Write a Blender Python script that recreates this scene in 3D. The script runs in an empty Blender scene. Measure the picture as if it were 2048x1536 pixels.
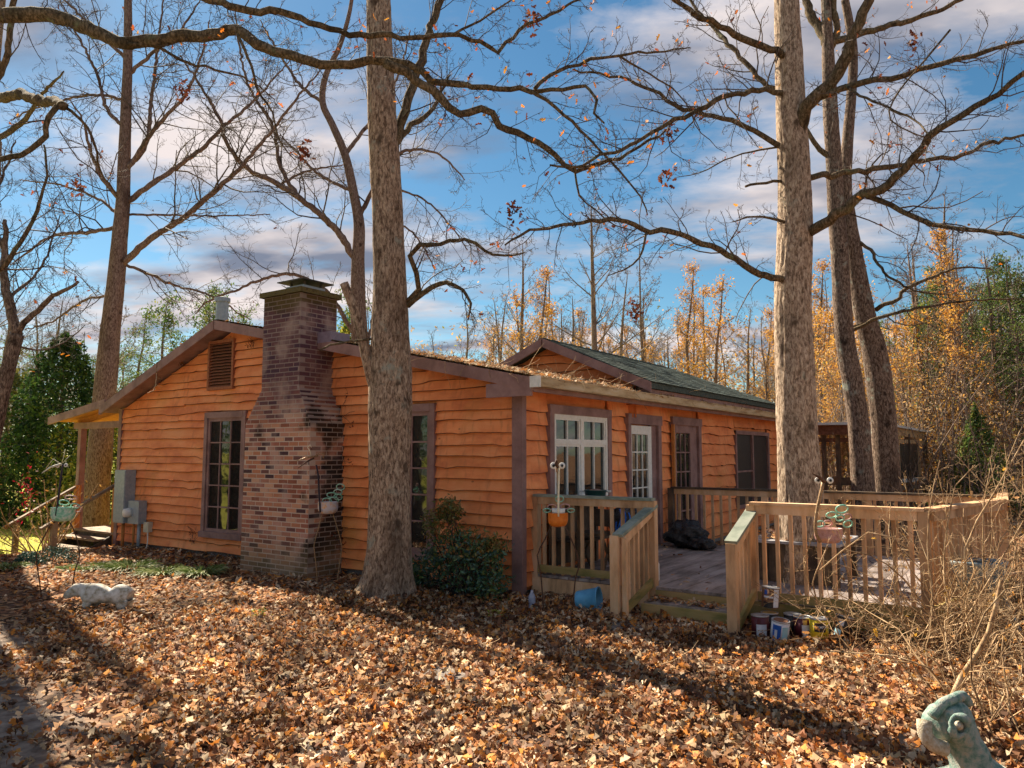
import bpy, math, random
import numpy as np
from mathutils import Vector, Matrix, noise

R = math.radians
scn = bpy.context.scene
col = scn.collection

# ------------------------------------------------------------------ camera
FPX, CX, CY, HOR, EYE = 1500.0, 1024.0, 768.0, 905.0, 1.75
PITCH = math.atan((HOR - CY) / FPX)
YAW = math.atan(1036.0 / math.hypot(FPX, HOR - CY))
CAM = Vector((5.21, -7.77, EYE))
cam_d = bpy.data.cameras.new('camera'); cam_d.sensor_width = 36.0
cam_d.lens = FPX / 2048.0 * 36.0; cam_d.clip_start = 0.05; cam_d.clip_end = 600
cam = bpy.data.objects.new('camera', cam_d); col.objects.link(cam)
cam.location = CAM; cam.rotation_euler = (R(90) + PITCH, 0, YAW)
scn.camera = cam

# ------------------------------------------------------------------ sky, sun, exposure
SUN_EL, SUN_AZ = R(41), math.atan2(0.27, -0.963)          # azimuth as a world angle
sun_vec = Vector((math.cos(SUN_AZ) * math.cos(SUN_EL), math.sin(SUN_AZ) * math.cos(SUN_EL), math.sin(SUN_EL)))
w = bpy.data.worlds.new('World'); scn.world = w; w.use_nodes = True
nt = w.node_tree; nt.nodes.clear()
N = nt.nodes.new; L = nt.links.new
out = N('ShaderNodeOutputWorld'); bg = N('ShaderNodeBackground'); bg.inputs['Strength'].default_value = 0.15
sky = N('ShaderNodeTexSky'); sky.sky_type = 'NISHITA'; sky.sun_disc = False
sky.sun_elevation = SUN_EL; sky.sun_rotation = math.pi / 2 - SUN_AZ
sky.air_density = 1.0; sky.dust_density = 0.3; sky.ozone_density = 3.0; sky.altitude = 600
tc = N('ShaderNodeTexCoord')
sep = N('ShaderNodeSeparateXYZ'); L(tc.outputs['Generated'], sep.inputs[0])
mx = N('ShaderNodeMath'); mx.operation = 'MAXIMUM'; mx.inputs[1].default_value = 0.0; L(sep.outputs['Z'], mx.inputs[0])
ad = N('ShaderNodeMath'); ad.operation = 'ADD'; ad.inputs[1].default_value = 0.13; L(mx.outputs[0], ad.inputs[0])
dx = N('ShaderNodeMath'); dx.operation = 'DIVIDE'; L(sep.outputs['X'], dx.inputs[0]); L(ad.outputs[0], dx.inputs[1])
dy = N('ShaderNodeMath'); dy.operation = 'DIVIDE'; L(sep.outputs['Y'], dy.inputs[0]); L(ad.outputs[0], dy.inputs[1])
cmb = N('ShaderNodeCombineXYZ'); L(dx.outputs[0], cmb.inputs[0]); L(dy.outputs[0], cmb.inputs[1])
mp0 = N('ShaderNodeMapping'); L(cmb.outputs[0], mp0.inputs[0]); mp0.inputs['Rotation'].default_value = (0, 0, R(-28))
mp = N('ShaderNodeMapping'); L(mp0.outputs[0], mp.inputs[0]); mp.inputs['Scale'].default_value = (0.62, 1.0, 1); mp.inputs['Location'].default_value = (3.4, 0.9, 0)
nz = N('ShaderNodeTexNoise'); nz.inputs['Scale'].default_value = 1.25; nz.inputs['Detail'].default_value = 11; nz.inputs['Roughness'].default_value = 0.60; nz.inputs['Distortion'].default_value = 0.12
L(mp.outputs[0], nz.inputs['Vector'])
rp = N('ShaderNodeValToRGB'); rp.color_ramp.elements[0].position = 0.455; rp.color_ramp.elements[1].position = 0.60
L(nz.outputs['Fac'], rp.inputs[0])
nz2 = N('ShaderNodeTexNoise'); nz2.inputs['Scale'].default_value = 2.6; nz2.inputs['Detail'].default_value = 5; L(mp.outputs[0], nz2.inputs['Vector'])
cr = N('ShaderNodeValToRGB'); cr.color_ramp.elements[0].position = 0.38; cr.color_ramp.elements[0].color = (0.20, 0.23, 0.31, 1)
cr.color_ramp.elements[1].position = 0.62; cr.color_ramp.elements[1].color = (0.82, 0.73, 0.71, 1)
L(nz2.outputs['Fac'], cr.inputs[0])
CLOUD = N('ShaderNodeVectorMath'); CLOUD.operation = 'SCALE'; CLOUD.inputs['Scale'].default_value = 1.02; L(cr.outputs[0], CLOUD.inputs[0])
hs = N('ShaderNodeHueSaturation'); hs.inputs['Saturation'].default_value = 1.2; hs.inputs['Value'].default_value = 0.118; L(sky.outputs[0], hs.inputs['Color'])
tint = N('ShaderNodeVectorMath'); tint.operation = 'MULTIPLY'; tint.inputs[1].default_value = (.90, 1.0, .86); L(hs.outputs[0], tint.inputs[0])
mixc = N('ShaderNodeMix'); mixc.data_type = 'RGBA'; L(rp.outputs[0], mixc.inputs['Factor']); L(tint.outputs[0], mixc.inputs['A']); L(CLOUD.outputs[0], mixc.inputs['B'])
L(mixc.outputs['Result'], bg.inputs['Color']); L(bg.outputs[0], out.inputs[0])

sd = bpy.data.lights.new('sun', 'SUN'); sd.energy = 2.05; sd.angle = R(0.5); sd.color = (1.0, 0.86, 0.66)
so = bpy.data.objects.new('sun', sd); col.objects.link(so)
so.rotation_euler = (-sun_vec).to_track_quat('-Z', 'Y').to_euler(); so.location = (-30, 8, 20)
scn.view_settings.view_transform = 'Standard'; scn.view_settings.look = 'None'
scn.view_settings.exposure = 2.9; scn.view_settings.gamma = 1.0; scn.view_settings.use_curve_mapping = False

# ------------------------------------------------------------------ helpers
_fw = Vector((-math.sin(YAW) * math.cos(PITCH), math.cos(YAW) * math.cos(PITCH), math.sin(PITCH)))
_rt = Vector((math.cos(YAW), math.sin(YAW), 0)); _up = _rt.cross(_fw)
_hv = Vector((-math.sin(YAW), math.cos(YAW), 0))
def at(px, py, depth):
    """real place of something seen in the photograph, at a known distance (m)"""
    d = _fw * FPX + _rt * (px - CX) - _up * (py - CY)
    return CAM + d * (depth / d.dot(_hv))
def gnd(x, y):
    """height of the ground"""
    h = 0.0
    if x < -8: h -= 0.28 * min(1, (-8 - x) / 4.0) ** 1.3
    h += 0.035 * noise.noise(Vector((x * .6, y * .6, 0))) + 0.03 * noise.noise(Vector((x * 1.7, y * 1.7, 4)))
    if y > 14: h += 0.012 * (y - 14)
    return h

class Buf:
    def __init__(s): s.v = []; s.f = []
    def add(s, vs, fs):
        o = len(s.v); s.v.extend([tuple(p) for p in vs]); s.f.extend([tuple(i + o for i in f) for f in fs])
        return s
    def box(s, a, b, rot=None, c=None):
        x0, y0, z0 = a; x1, y1, z1 = b
        vs = [Vector(p) for p in ((x0,y0,z0),(x1,y0,z0),(x1,y1,z0),(x0,y1,z0),(x0,y0,z1),(x1,y0,z1),(x1,y1,z1),(x0,y1,z1))]
        if rot is not None:
            c = Vector(c) if c is not None else Vector(((x0+x1)/2,(y0+y1)/2,(z0+z1)/2))
            vs = [c + rot @ (p - c) for p in vs]
        return s.add(vs, [(0,3,2,1),(4,5,6,7),(0,1,5,4),(1,2,6,5),(2,3,7,6),(3,0,4,7)])
    def hexa(s, vs):
        return s.add(vs, [(0,3,2,1),(4,5,6,7),(0,1,5,4),(1,2,6,5),(2,3,7,6),(3,0,4,7)])
    def beam(s, p, q, wd, ht, up=(0,0,1)):
        p = Vector(p); q = Vector(q); d = (q - p).normalized(); u = Vector(up)
        sd_ = d.cross(u).normalized(); u = sd_.cross(d).normalized()
        a = sd_ * wd / 2; b = u * ht / 2
        return s.hexa([p-a-b, q-a-b, q+a-b, p+a-b, p-a+b, q-a+b, q+a+b, p+a+b])
    def tube(s, pts, rad, n=8, cap=True, disp=None, seed=0):
        pts = [Vector(p) for p in pts]; m = len(pts)
        if isinstance(rad, (int, float)): rad = [rad] * m
        o = len(s.v)
        t0 = (pts[1] - pts[0]).normalized()
        ref = Vector((0,0,1)) if abs(t0.z) < .9 else Vector((1,0,0))
        u = t0.cross(ref).normalized()
        for i in range(m):
            t = (pts[min(i+1, m-1)] - pts[max(i-1, 0)])
            t = t.normalized() if t.length > 1e-9 else t0
            u = (u - t * u.dot(t)); u = u.normalized() if u.length > 1e-6 else t.orthogonal().normalized()
            v = t.cross(u)
            for k in range(n):
                a = 2 * math.pi * k / n
                r = rad[i] * (disp(i, k, a) if disp else 1)
                s.v.append(tuple(pts[i] + (u * math.cos(a) + v * math.sin(a)) * r))
        for i in range(m - 1):
            for k in range(n):
                k2 = (k + 1) % n
                s.f.append((o + i*n + k, o + i*n + k2, o + (i+1)*n + k2, o + (i+1)*n + k))
        if cap:
            s.f.append(tuple(o + k for k in reversed(range(n)))); s.f.append(tuple(o + (m-1)*n + k for k in range(n)))
        return s
    def lathe(s, prof, c, n=16, axis=None):
        """prof: list of (r, h)"""
        c = Vector(c); q = Vector((0,0,1)).rotation_difference(Vector(axis)) if axis is not None else None
        o = len(s.v); m = len(prof)
        for r, h in prof:
            for k in range(n):
                p = Vector((r*math.cos(2*math.pi*k/n), r*math.sin(2*math.pi*k/n), h))
                if q: p = q @ p
                s.v.append(tuple(c + p))
        for i in range(m-1):
            for k in range(n):
                k2 = (k+1) % n
                s.f.append((o+i*n+k, o+i*n+k2, o+(i+1)*n+k2, o+(i+1)*n+k))
        s.f.append(tuple(o+k for k in reversed(range(n)))); s.f.append(tuple(o+(m-1)*n+k for k in range(n)))
        return s
    def ball(s, c, r, n=10, sc=(1,1,1)):
        c = Vector(c); pr = []
        o = len(s.v); m = n//2 + 1
        for i in range(m):
            th = math.pi * i / (m-1)
            for k in range(n):
                s.v.append(tuple(c + Vector((math.sin(th)*math.cos(2*math.pi*k/n)*sc[0], math.sin(th)*math.sin(2*math.pi*k/n)*sc[1], -math.cos(th)*sc[2]))*r))
        for i in range(m-1):
            for k in range(n):
                k2 = (k+1) % n
                s.f.append((o+i*n+k, o+i*n+k2, o+(i+1)*n+k2, o+(i+1)*n+k))
        return s
    def mesh(s, name, off=(0,0,0), smooth=False):
        me = bpy.data.meshes.new(name)
        if any(off):
            a = np.array(s.v, dtype=np.float64) - np.array(off); vs = a.tolist()
        else: vs = s.v
        me.from_pydata(vs, [], s.f)
        if smooth: me.polygons.foreach_set('use_smooth', [True] * len(me.polygons))
        me.update(); return me

def tag(o, label=None, cat=None, group=None, kind=None):
    if label: o['label'] = label
    if cat: o['category'] = cat
    if group: o['group'] = group
    if kind: o['kind'] = kind
    return o
def link(name, me, mat, parent=None, loc=(0,0,0), rot=None):
    o = bpy.data.objects.new(name, me); col.objects.link(o)
    if me is not None and mat is not None and not me.materials: me.materials.append(mat)
    o.location = loc
    if rot is not None: o.rotation_euler = rot
    if parent is not None: o.parent = parent
    return o
def thing(name, label, cat, loc=(0,0,0), group=None, rz=0):
    o = bpy.data.objects.new(name, None); col.objects.link(o); o.location = loc; o.rotation_euler = (0,0,rz)
    o.empty_display_size = .1
    return tag(o, label, cat, group)
def part(name, buf, mat, th, smooth=False, parent=None, label=None, kind=None):
    """part of thing th; buffer is in world coordinates"""
    off = tuple(th.location) if th is not None else (0,0,0)
    o = link(name, buf.mesh(name, off, smooth), mat, parent or th)
    return tag(o, label, None, None, kind)
def single(name, buf, mat, label, cat, group=None, smooth=False, kind=None):
    """a thing that is one mesh, origin at its base centre"""
    a = np.array(buf.v); c = a.mean(0); c[2] = a[:,2].min()
    o = link(name, buf.mesh(name, tuple(c), smooth), mat, None, tuple(c))
    return tag(o, label, cat, group, kind)
def structure(name, buf, mat, smooth=False):
    return tag(link(name, buf.mesh(name, (0,0,0), smooth), mat), None, None, None, 'structure')
def copy_thing(o, loc, rz=None, label=None, sc=None):
    def cp(a, par):
        b = a.copy(); col.objects.link(b); b.parent = par
        for ch in a.children: cp(ch, b)
        return b
    c = cp(o, None); c.location = loc
    if rz is not None: c.rotation_euler = (0, 0, rz)
    if sc: c.scale = (sc, sc, sc) if isinstance(sc, (int, float)) else sc
    if label: c['label'] = label
    return c
def spline(ctrl, step=0.15, vals=None):
    """Catmull-Rom through ctrl points; returns dense points (and interpolated vals)"""
    P = [Vector(p) for p in ctrl]; out_p = []; out_v = []
    for i in range(len(P)-1):
        p0 = P[max(i-1,0)]; p1 = P[i]; p2 = P[i+1]; p3 = P[min(i+2, len(P)-1)]
        n = max(1, int((p2-p1).length / step))
        for k in range(n):
            t = k / n
            out_p.append(0.5*((2*p1) + (-p0+p2)*t + (2*p0-5*p1+4*p2-p3)*t*t + (-p0+3*p1-3*p2+p3)*t*t*t))
            if vals: out_v.append(vals[i]*(1-t) + vals[i+1]*t)
    out_p.append(P[-1])
    if vals: out_v.append(vals[-1]); return out_p, out_v
    return out_p

# ------------------------------------------------------------------ materials
def mat(name, rough=0.8, spec=0.3, metal=0.0):
    m = bpy.data.materials.new(name); m.use_nodes = True
    b = m.node_tree.nodes['Principled BSDF']
    b.inputs['Roughness'].default_value = rough; b.inputs['Metallic'].default_value = metal
    b.inputs['Specular IOR Level'].default_value = spec
    return m, m.node_tree, b
def noise_mat(name, cols, scale=(4,4,4), nscale=3.0, detail=6, rough=.8, spec=.25, bump=.3, bscale=12, bdist=.01, pos=(.35,.65), coord='Object', rnd=0.0, island=False, metal=0, trans=0):
    """colours mixed by noise, fine relief by bump, optional per-object / per-piece brightness change"""
    m, t, b = mat(name, rough, spec, metal); n = t.nodes.new; l = t.links.new
    if coord == 'World': g = n('ShaderNodeNewGeometry'); src = g.outputs['Position']
    else: g = n('ShaderNodeTexCoord'); src = g.outputs['Object']
    mp_ = n('ShaderNodeMapping'); mp_.inputs['Scale'].default_value = scale; l(src, mp_.inputs[0])
    a = n('ShaderNodeTexNoise'); a.inputs['Scale'].default_value = nscale; a.inputs['Detail'].default_value = detail; a.inputs['Roughness'].default_value = .62
    l(mp_.outputs[0], a.inputs['Vector'])
    r = n('ShaderNodeValToRGB'); l(a.outputs['Fac'], r.inputs[0])
    e = r.color_ramp.elements; k = len(cols)
    while len(e) < k: e.new(.5)
    for i, c in enumerate(cols):
        e[i].position = pos[0] + (pos[1]-pos[0]) * i / (k-1); e[i].color = (*c, 1)
    last = r.outputs[0]
    if rnd:
        if island: oi = n('ShaderNodeNewGeometry'); ro = oi.outputs['Random Per Island']
        else: oi = n('ShaderNodeObjectInfo'); ro = oi.outputs['Random']
        mr = n('ShaderNodeMapRange'); mr.inputs['To Min'].default_value = 1-rnd; mr.inputs['To Max'].default_value = 1+rnd; l(ro, mr.inputs[0])
        v = n('ShaderNodeVectorMath'); v.operation = 'SCALE'; l(last, v.inputs[0]); l(mr.outputs[0], v.inputs['Scale']); last = v.outputs[0]
    l(last, b.inputs['Base Color'])
    if bump:
        nb = n('ShaderNodeTexNoise'); nb.inputs['Scale'].default_value = bscale; nb.inputs['Detail'].default_value = 5; l(mp_.outputs[0], nb.inputs['Vector'])
        bu = n('ShaderNodeBump'); bu.inputs['Strength'].default_value = bump; bu.inputs['Distance'].default_value = bdist
        l(nb.outputs['Fac'], bu.inputs['Height']); l(bu.outputs[0], b.inputs['Normal'])
    return m
def leaf_mat(name, cols, rough=.7, trans=.0, glo=.2, rnd_obj=False):
    """one colour per leaf, drawn at random from cols; thin leaves let some light through"""
    m, t, b = mat(name, rough, glo); n = t.nodes.new; l = t.links.new
    g = n('ShaderNodeNewGeometry'); r = n('ShaderNodeValToRGB'); r.color_ramp.interpolation = 'CONSTANT'
    e = r.color_ramp.elements; k = len(cols)
    while len(e) < k: e.new(.5)
    for i, c in enumerate(cols): e[i].position = i / k; e[i].color = (*c, 1)
    l(g.outputs['Random Per Island'], r.inputs[0])
    l(r.outputs[0], b.inputs['Base Color'])
    if trans:
        tr = n('ShaderNodeBsdfTranslucent'); l(r.outputs[0], tr.inputs['Color'])
        mxs = n('ShaderNodeMixShader'); mxs.inputs[0].default_value = trans
        o = t.nodes['Material Output']; l(b.outputs[0], mxs.inputs[1]); l(tr.outputs[0], mxs.inputs[2]); l(mxs.outputs[0], o.inputs['Surface'])
    return m
def wood_mat(name, cols, grain=(1,1,1), **k):
    return noise_mat(name, cols, scale=grain, **k)

rng = random.Random(7)
M = {}
M['wall'] = noise_mat('orange_paint', [(.70,.20,.068),(.85,.285,.098),(.90,.36,.145)], scale=(1,1,2.5), nscale=1.4, rough=.62, spec=.25, bump=.35, bscale=16, bdist=.006, coord='World', rnd=.10)
def age_wall(m_):
    """knots, nail stains and ochre mildew patches worked into the paint"""
    t_ = m_.node_tree; n = t_.nodes.new; l = t_.links.new; b_ = t_.nodes['Principled BSDF']; src = b_.inputs['Base Color'].links[0].from_socket
    g_ = n('ShaderNodeNewGeometry'); mp_ = n('ShaderNodeMapping'); mp_.inputs['Scale'].default_value = (1,1,1.6); l(g_.outputs['Position'], mp_.inputs[0])
    v_ = n('ShaderNodeTexVoronoi'); v_.inputs['Scale'].default_value = 3.1; l(mp_.outputs[0], v_.inputs['Vector'])
    r_ = n('ShaderNodeMapRange'); r_.inputs['From Min'].default_value = .035; r_.inputs['From Max'].default_value = .085; r_.inputs['To Min'].default_value = .75; r_.inputs['To Max'].default_value = 0; l(v_.outputs['Distance'], r_.inputs[0])
    a_ = n('ShaderNodeMix'); a_.data_type = 'RGBA'; l(r_.outputs[0], a_.inputs['Factor']); l(src, a_.inputs['A']); a_.inputs['B'].default_value = (.30,.09,.035,1)
    z_ = n('ShaderNodeTexNoise'); z_.inputs['Scale'].default_value = .9; z_.inputs['Detail'].default_value = 6; l(g_.outputs['Position'], z_.inputs['Vector'])
    r2_ = n('ShaderNodeMapRange'); r2_.inputs['From Min'].default_value = .58; r2_.inputs['From Max'].default_value = .72; r2_.inputs['To Max'].default_value = .5; l(z_.outputs['Fac'], r2_.inputs[0])
    c_ = n('ShaderNodeMix'); c_.data_type = 'RGBA'; l(r2_.outputs[0], c_.inputs['Factor']); l(a_.outputs['Result'], c_.inputs['A']); c_.inputs['B'].default_value = (.52,.27,.06,1)
    mq = n('ShaderNodeMapping'); mq.inputs['Scale'].default_value = (5,5,.5); l(g_.outputs['Position'], mq.inputs[0])
    w_ = n('ShaderNodeTexNoise'); w_.inputs['Scale'].default_value = 2.4; w_.inputs['Detail'].default_value = 7; l(mq.outputs[0], w_.inputs['Vector'])
    r3_ = n('ShaderNodeMapRange'); r3_.inputs['From Min'].default_value = .56; r3_.inputs['From Max'].default_value = .74; r3_.inputs['To Max'].default_value = .38; l(w_.outputs['Fac'], r3_.inputs[0])
    d_ = n('ShaderNodeMix'); d_.data_type = 'RGBA'; l(r3_.outputs[0], d_.inputs['Factor']); l(c_.outputs['Result'], d_.inputs['A']); d_.inputs['B'].default_value = (.34,.10,.045,1)
    l(d_.outputs['Result'], b_.inputs['Base Color'])
age_wall(M['wall'])
M['trim'] = noise_mat('mauve_brown_trim', [(.20,.115,.105),(.27,.16,.148),(.33,.205,.19)], scale=(2,2,2), nscale=2, rough=.65, bump=.2, bscale=25, bdist=.003, coord='World')
M['cedar'] = noise_mat('bare_cedar', [(.42,.17,.05),(.55,.24,.07)], nscale=4, coord='World')
M['white'] = noise_mat('white_paint', [(.68,.68,.64),(.80,.80,.77)], nscale=5, rough=.45, bump=.1, coord='World')
M['mortar'] = noise_mat('mortar', [(.26,.19,.17),(.44,.33,.28),(.55,.43,.35)], nscale=2.2, bump=.6, bscale=40, bdist=.004, coord='World')
M['block'] = noise_mat('foundation_block', [(.16,.15,.15),(.26,.25,.24)], nscale=6, bump=.5, coord='World')
M['metal_grey'] = noise_mat('grey_painted_metal', [(.24,.29,.34),(.33,.38,.43)], nscale=5, rough=.45, spec=.5, bump=.05, coord='World')
M['gutter'] = noise_mat('stained_gutter', [(.30,.19,.09),(.48,.36,.20),(.55,.45,.30)], scale=(1,1,6), nscale=2.5, rough=.5, coord='World', bump=.15)
M['dark'] = noise_mat('dark_interior', [(.006,.006,.007),(.014,.013,.012)], rough=.9, bump=0)
M['screen'] = noise_mat('insect_screen', [(.018,.013,.012),(.032,.024,.022)], nscale=2, rough=.45, spec=.5, bump=.1, bscale=300, coord='World')
M['shingle'] = noise_mat('grey_green_shingle', [(.035,.05,.048),(.065,.085,.078),(.10,.12,.105)], nscale=9, rough=.95, spec=.1, bump=.6, bscale=60, bdist=.004, coord='World', rnd=.4, island=True)
M['oldshingle'] = noise_mat('mossy_old_shingle', [(.10,.07,.045),(.20,.13,.07),(.14,.13,.05)], nscale=2, rough=.95, spec=.1, bump=.6, bscale=60, coord='World', rnd=.35, island=True)
m, t, b = mat('window_glass', .03, .5); b.inputs['Base Color'].default_value = (.012,.014,.014,1); b.inputs['IOR'].default_value = 1.55; b.inputs['Specular IOR Level'].default_value = .8; M['glass'] = m
nb = t.nodes.new('ShaderNodeTexNoise'); nb.inputs['Scale'].default_value = 2.5; bu = t.nodes.new('ShaderNodeBump'); bu.inputs['Strength'].default_value = .12; bu.inputs['Distance'].default_value = .02
g_ = t.nodes.new('ShaderNodeNewGeometry'); t.links.new(g_.outputs['Position'], nb.inputs['Vector']); t.links.new(nb.outputs['Fac'], bu.inputs['Height']); t.links.new(bu.outputs[0], b.inputs['Normal'])

def brick_mat(name, island, cols=None, k=1.0, ks=1.0):
    """brick with soot high up, moss at the crown, tan footing, each brick its own shade"""
    m, t, b = mat(name, .9, .15); n = t.nodes.new; l = t.links.new
    g = n('ShaderNodeNewGeometry'); oi = n('ShaderNodeObjectInfo')
    ro = g.outputs['Random Per Island'] if island else oi.outputs['Random']
    r = n('ShaderNodeValToRGB'); r.color_ramp.interpolation = 'CONSTANT'; e = r.color_ramp.elements
    cols = cols or [(.26,.10,.065),(.44,.19,.11),(.34,.13,.09),(.52,.26,.16),(.17,.08,.07),(.40,.19,.13),(.54,.31,.21),(.08,.045,.05),(.46,.23,.17)]
    while len(e) < len(cols): e.new(.5)
    for i, c in enumerate(cols): e[i].position = i / len(cols); e[i].color = (*c, 1)
    l(ro, r.inputs[0])
    sp = n('ShaderNodeSeparateXYZ'); l(g.outputs['Position'], sp.inputs[0])
    nz_ = n('ShaderNodeTexNoise'); nz_.inputs['Scale'].default_value = 1.5; nz_.inputs['Detail'].default_value = 5; l(g.outputs['Position'], nz_.inputs['Vector'])
    def zmask(a, b_, amp):
        # noise-broken height mask
        ad_ = n('ShaderNodeMath'); ad_.operation = 'MULTIPLY_ADD'; l(nz_.outputs['Fac'], ad_.inputs[0]); ad_.inputs[1].default_value = amp; l(sp.outputs['Z'], ad_.inputs[2])
        mr = n('ShaderNodeMapRange'); mr.interpolation_type = 'SMOOTHSTEP'; mr.inputs['From Min'].default_value = a + amp/2; mr.inputs['From Max'].default_value = b_ + amp/2; l(ad_.outputs[0], mr.inputs[0]); return mr.outputs[0]
    def mix(fac, A, Bc, mul=1.0):
        mm = n('ShaderNodeMix'); mm.data_type = 'RGBA'
        if mul != 1.0:
            q = n('ShaderNodeMath'); q.operation = 'MULTIPLY'; q.inputs[1].default_value = mul; l(fac, q.inputs[0]); fac = q.outputs[0]
        l(fac, mm.inputs['Factor']); l(A, mm.inputs['A'])
        if isinstance(Bc, tuple): mm.inputs['B'].default_value = (*Bc, 1)
        else: l(Bc, mm.inputs['B'])
        return mm.outputs['Result']
    c = r.outputs[0]
    c = mix(zmask(2.0, 2.9, 1.2), c, (.072,.038,.060), .84*ks)          # soot
    # efflorescence blotches
    n3 = n('ShaderNodeTexNoise'); n3.inputs['Scale'].default_value = 2.6; n3.inputs['Detail'].default_value = 8; l(g.outputs['Position'], n3.inputs['Vector'])
    mr3 = n('ShaderNodeMapRange'); mr3.inputs['From Min'].default_value = .50; mr3.inputs['From Max'].default_value = .72; l(n3.outputs['Fac'], mr3.inputs[0])
    c = mix(mr3.outputs[0], c, (.50,.38,.33), .62*k)
    # black algae streaks, strongest on the right-hand face around the shoulders
    n4 = n('ShaderNodeTexNoise'); n4.inputs['Scale'].default_value = 1.7; n4.inputs['Detail'].default_value = 7; l(g.outputs['Position'], n4.inputs['Vector'])
    mx_ = n('ShaderNodeMapRange'); mx_.inputs['From Min'].default_value = -3.45; mx_.inputs['From Max'].default_value = -3.2; l(sp.outputs['X'], mx_.inputs[0])
    s4 = n('ShaderNodeMath'); s4.operation = 'MULTIPLY_ADD'; l(mx_.outputs[0], s4.inputs[0]); s4.inputs[1].default_value = .16; l(n4.outputs['Fac'], s4.inputs[2])
    mr4 = n('ShaderNodeMapRange'); mr4.inputs['From Min'].default_value = .63; mr4.inputs['From Max'].default_value = .71; l(s4.outputs[0], mr4.inputs[0])
    c = mix(mr4.outputs[0], c, (.018,.015,.012), .88*k)
    c = mix(zmask(3.72, 3.98, .6), c, (.085,.060,.014), .85*k)          # moss on the crown
    inv = n('ShaderNodeMath'); inv.operation = 'SUBTRACT'; inv.inputs[0].default_value = 1; l(zmask(.12, .62, .5), inv.inputs[1])
    c = mix(inv.outputs[0], c, (.25,.18,.085), .6*k)                   # splashed clay at the foot
    l(c, b.inputs['Base Color'])
    nb = n('ShaderNodeTexNoise'); nb.inputs['Scale'].default_value = 60; nb.inputs['Detail'].default_value = 4; l(g.outputs['Position'], nb.inputs['Vector'])
    bu = n('ShaderNodeBump'); bu.inputs['Strength'].default_value = .5; bu.inputs['Distance'].default_value = .004; l(nb.outputs['Fac'], bu.inputs['Height']); l(bu.outputs[0], b.inputs['Normal'])
    return m
M['mortar'] = brick_mat('stained_mortar', True, [(.62,.50,.43),(.55,.44,.37),(.66,.54,.45)], .45, .80); M['brick'] = brick_mat('old_brick', False); M['brick_many'] = brick_mat('old_brick_courses', True)

M['edge'] = noise_mat('board_edge_shade_line', [(.10,.035,.018),(.20,.075,.035)], nscale=4, coord='World', bump=0)  # dark lip and underside colour painted in as the shade line under each board
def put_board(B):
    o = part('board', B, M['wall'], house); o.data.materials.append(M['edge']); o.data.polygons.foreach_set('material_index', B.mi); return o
house = thing('house', 'orange cottage with wavy-edged board siding, brown trim and a low leaf-strewn roof', 'house', (0, 0, 0))
WX = -9.36; YB = 12.2; RX, RZ = -6.0, 3.97
SR = (RZ - 2.66) / 6.3          # right slope
SL = (RZ - 2.71) / 3.43         # left slope
def roof_z(x):                  # underside line of the gable
    return (RZ - .16 - (x - RX) * SR) if x > RX else (RZ - .16 - (RX - x) * SL)
# walls behind the boards
b_ = Buf()
def wall_poly(Y0, Y1):
    pts = [(WX, .05), (0, .05), (0, roof_z(0)), (RX, roof_z(RX)), (WX, roof_z(WX))]
    n_ = len(pts); vs = [(x, Y0, z) for x, z in pts] + [(x, Y1, z) for x, z in pts]
    b_.add(vs, [tuple(range(n_)), tuple(reversed(range(n_, 2*n_)))] + [(i, i+n_, (i+1) % n_ + n_, (i+1) % n_) for i in range(n_)])
wall_poly(.02, YB - .02)
# pull the side wall core back behind the side boards
b_.v = [(-.02 if abs(x) < 1e-9 else x, y, z) for x, y, z in b_.v]
part('wall', b_, M['wall'], house)
f_ = Buf().box((WX+.03, .015, -.35), (-.03, YB-.03, .10)); part('foundation', f_, M['block'], house)

# ---- live-edge siding boards, front gable (y = 0 plane) and side wall (x = 0 plane)
def board(u0, u1, z0, z1, plane, topf=None, amp=.018, seed=0):
    """one board: wavy proud lower edge, top tucked in behind the next"""
    n_ = max(3, int((u1-u0) / .09)); B = Buf(); vs = []
    for i in range(n_ + 1):
        u = u0 + (u1-u0) * i / n_
        wv = amp * (noise.noise(Vector((u*1.3, seed*3.1, 0)))*1.9 + .9*noise.noise(Vector((u*4.1, seed*7.7, 3))))
        dip = .035 * max(0, noise.noise(Vector((u*2.2, seed*1.9, 9))) - .32) * 3
        zb = z0 + wv - dip
        zt = z1 + .02
        if topf: zt = min(zt, topf(u)); zb = min(zb, zt - .004)
        th_ = .052 + .012 * noise.noise(Vector((u*3, seed, 5)))
        for d, z in ((th_, zb), (th_-.0008, min(zb+.007, zt-.002)), (.008, zt), (-.0, zb)):
            # small top lean so that each board leans out at the bottom
            vs.append((u, -d, z) if plane == 'f' else (d, u, z))
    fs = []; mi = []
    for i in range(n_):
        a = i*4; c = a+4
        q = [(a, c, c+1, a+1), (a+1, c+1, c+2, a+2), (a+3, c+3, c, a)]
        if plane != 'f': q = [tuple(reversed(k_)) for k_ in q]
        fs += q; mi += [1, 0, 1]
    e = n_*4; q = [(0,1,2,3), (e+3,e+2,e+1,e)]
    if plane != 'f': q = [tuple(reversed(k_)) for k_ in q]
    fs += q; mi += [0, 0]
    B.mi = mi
    B.add(vs, fs); return B
def cut(iv, a, b):
    r = []
    for p, q in iv:
        if b <= p or a >= q: r.append((p, q)); continue
        if a - p > .03: r.append((p, a))
        if q - b > .03: r.append((b, q))
    return r
z = .08; i = 0; bi = 0
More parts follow.
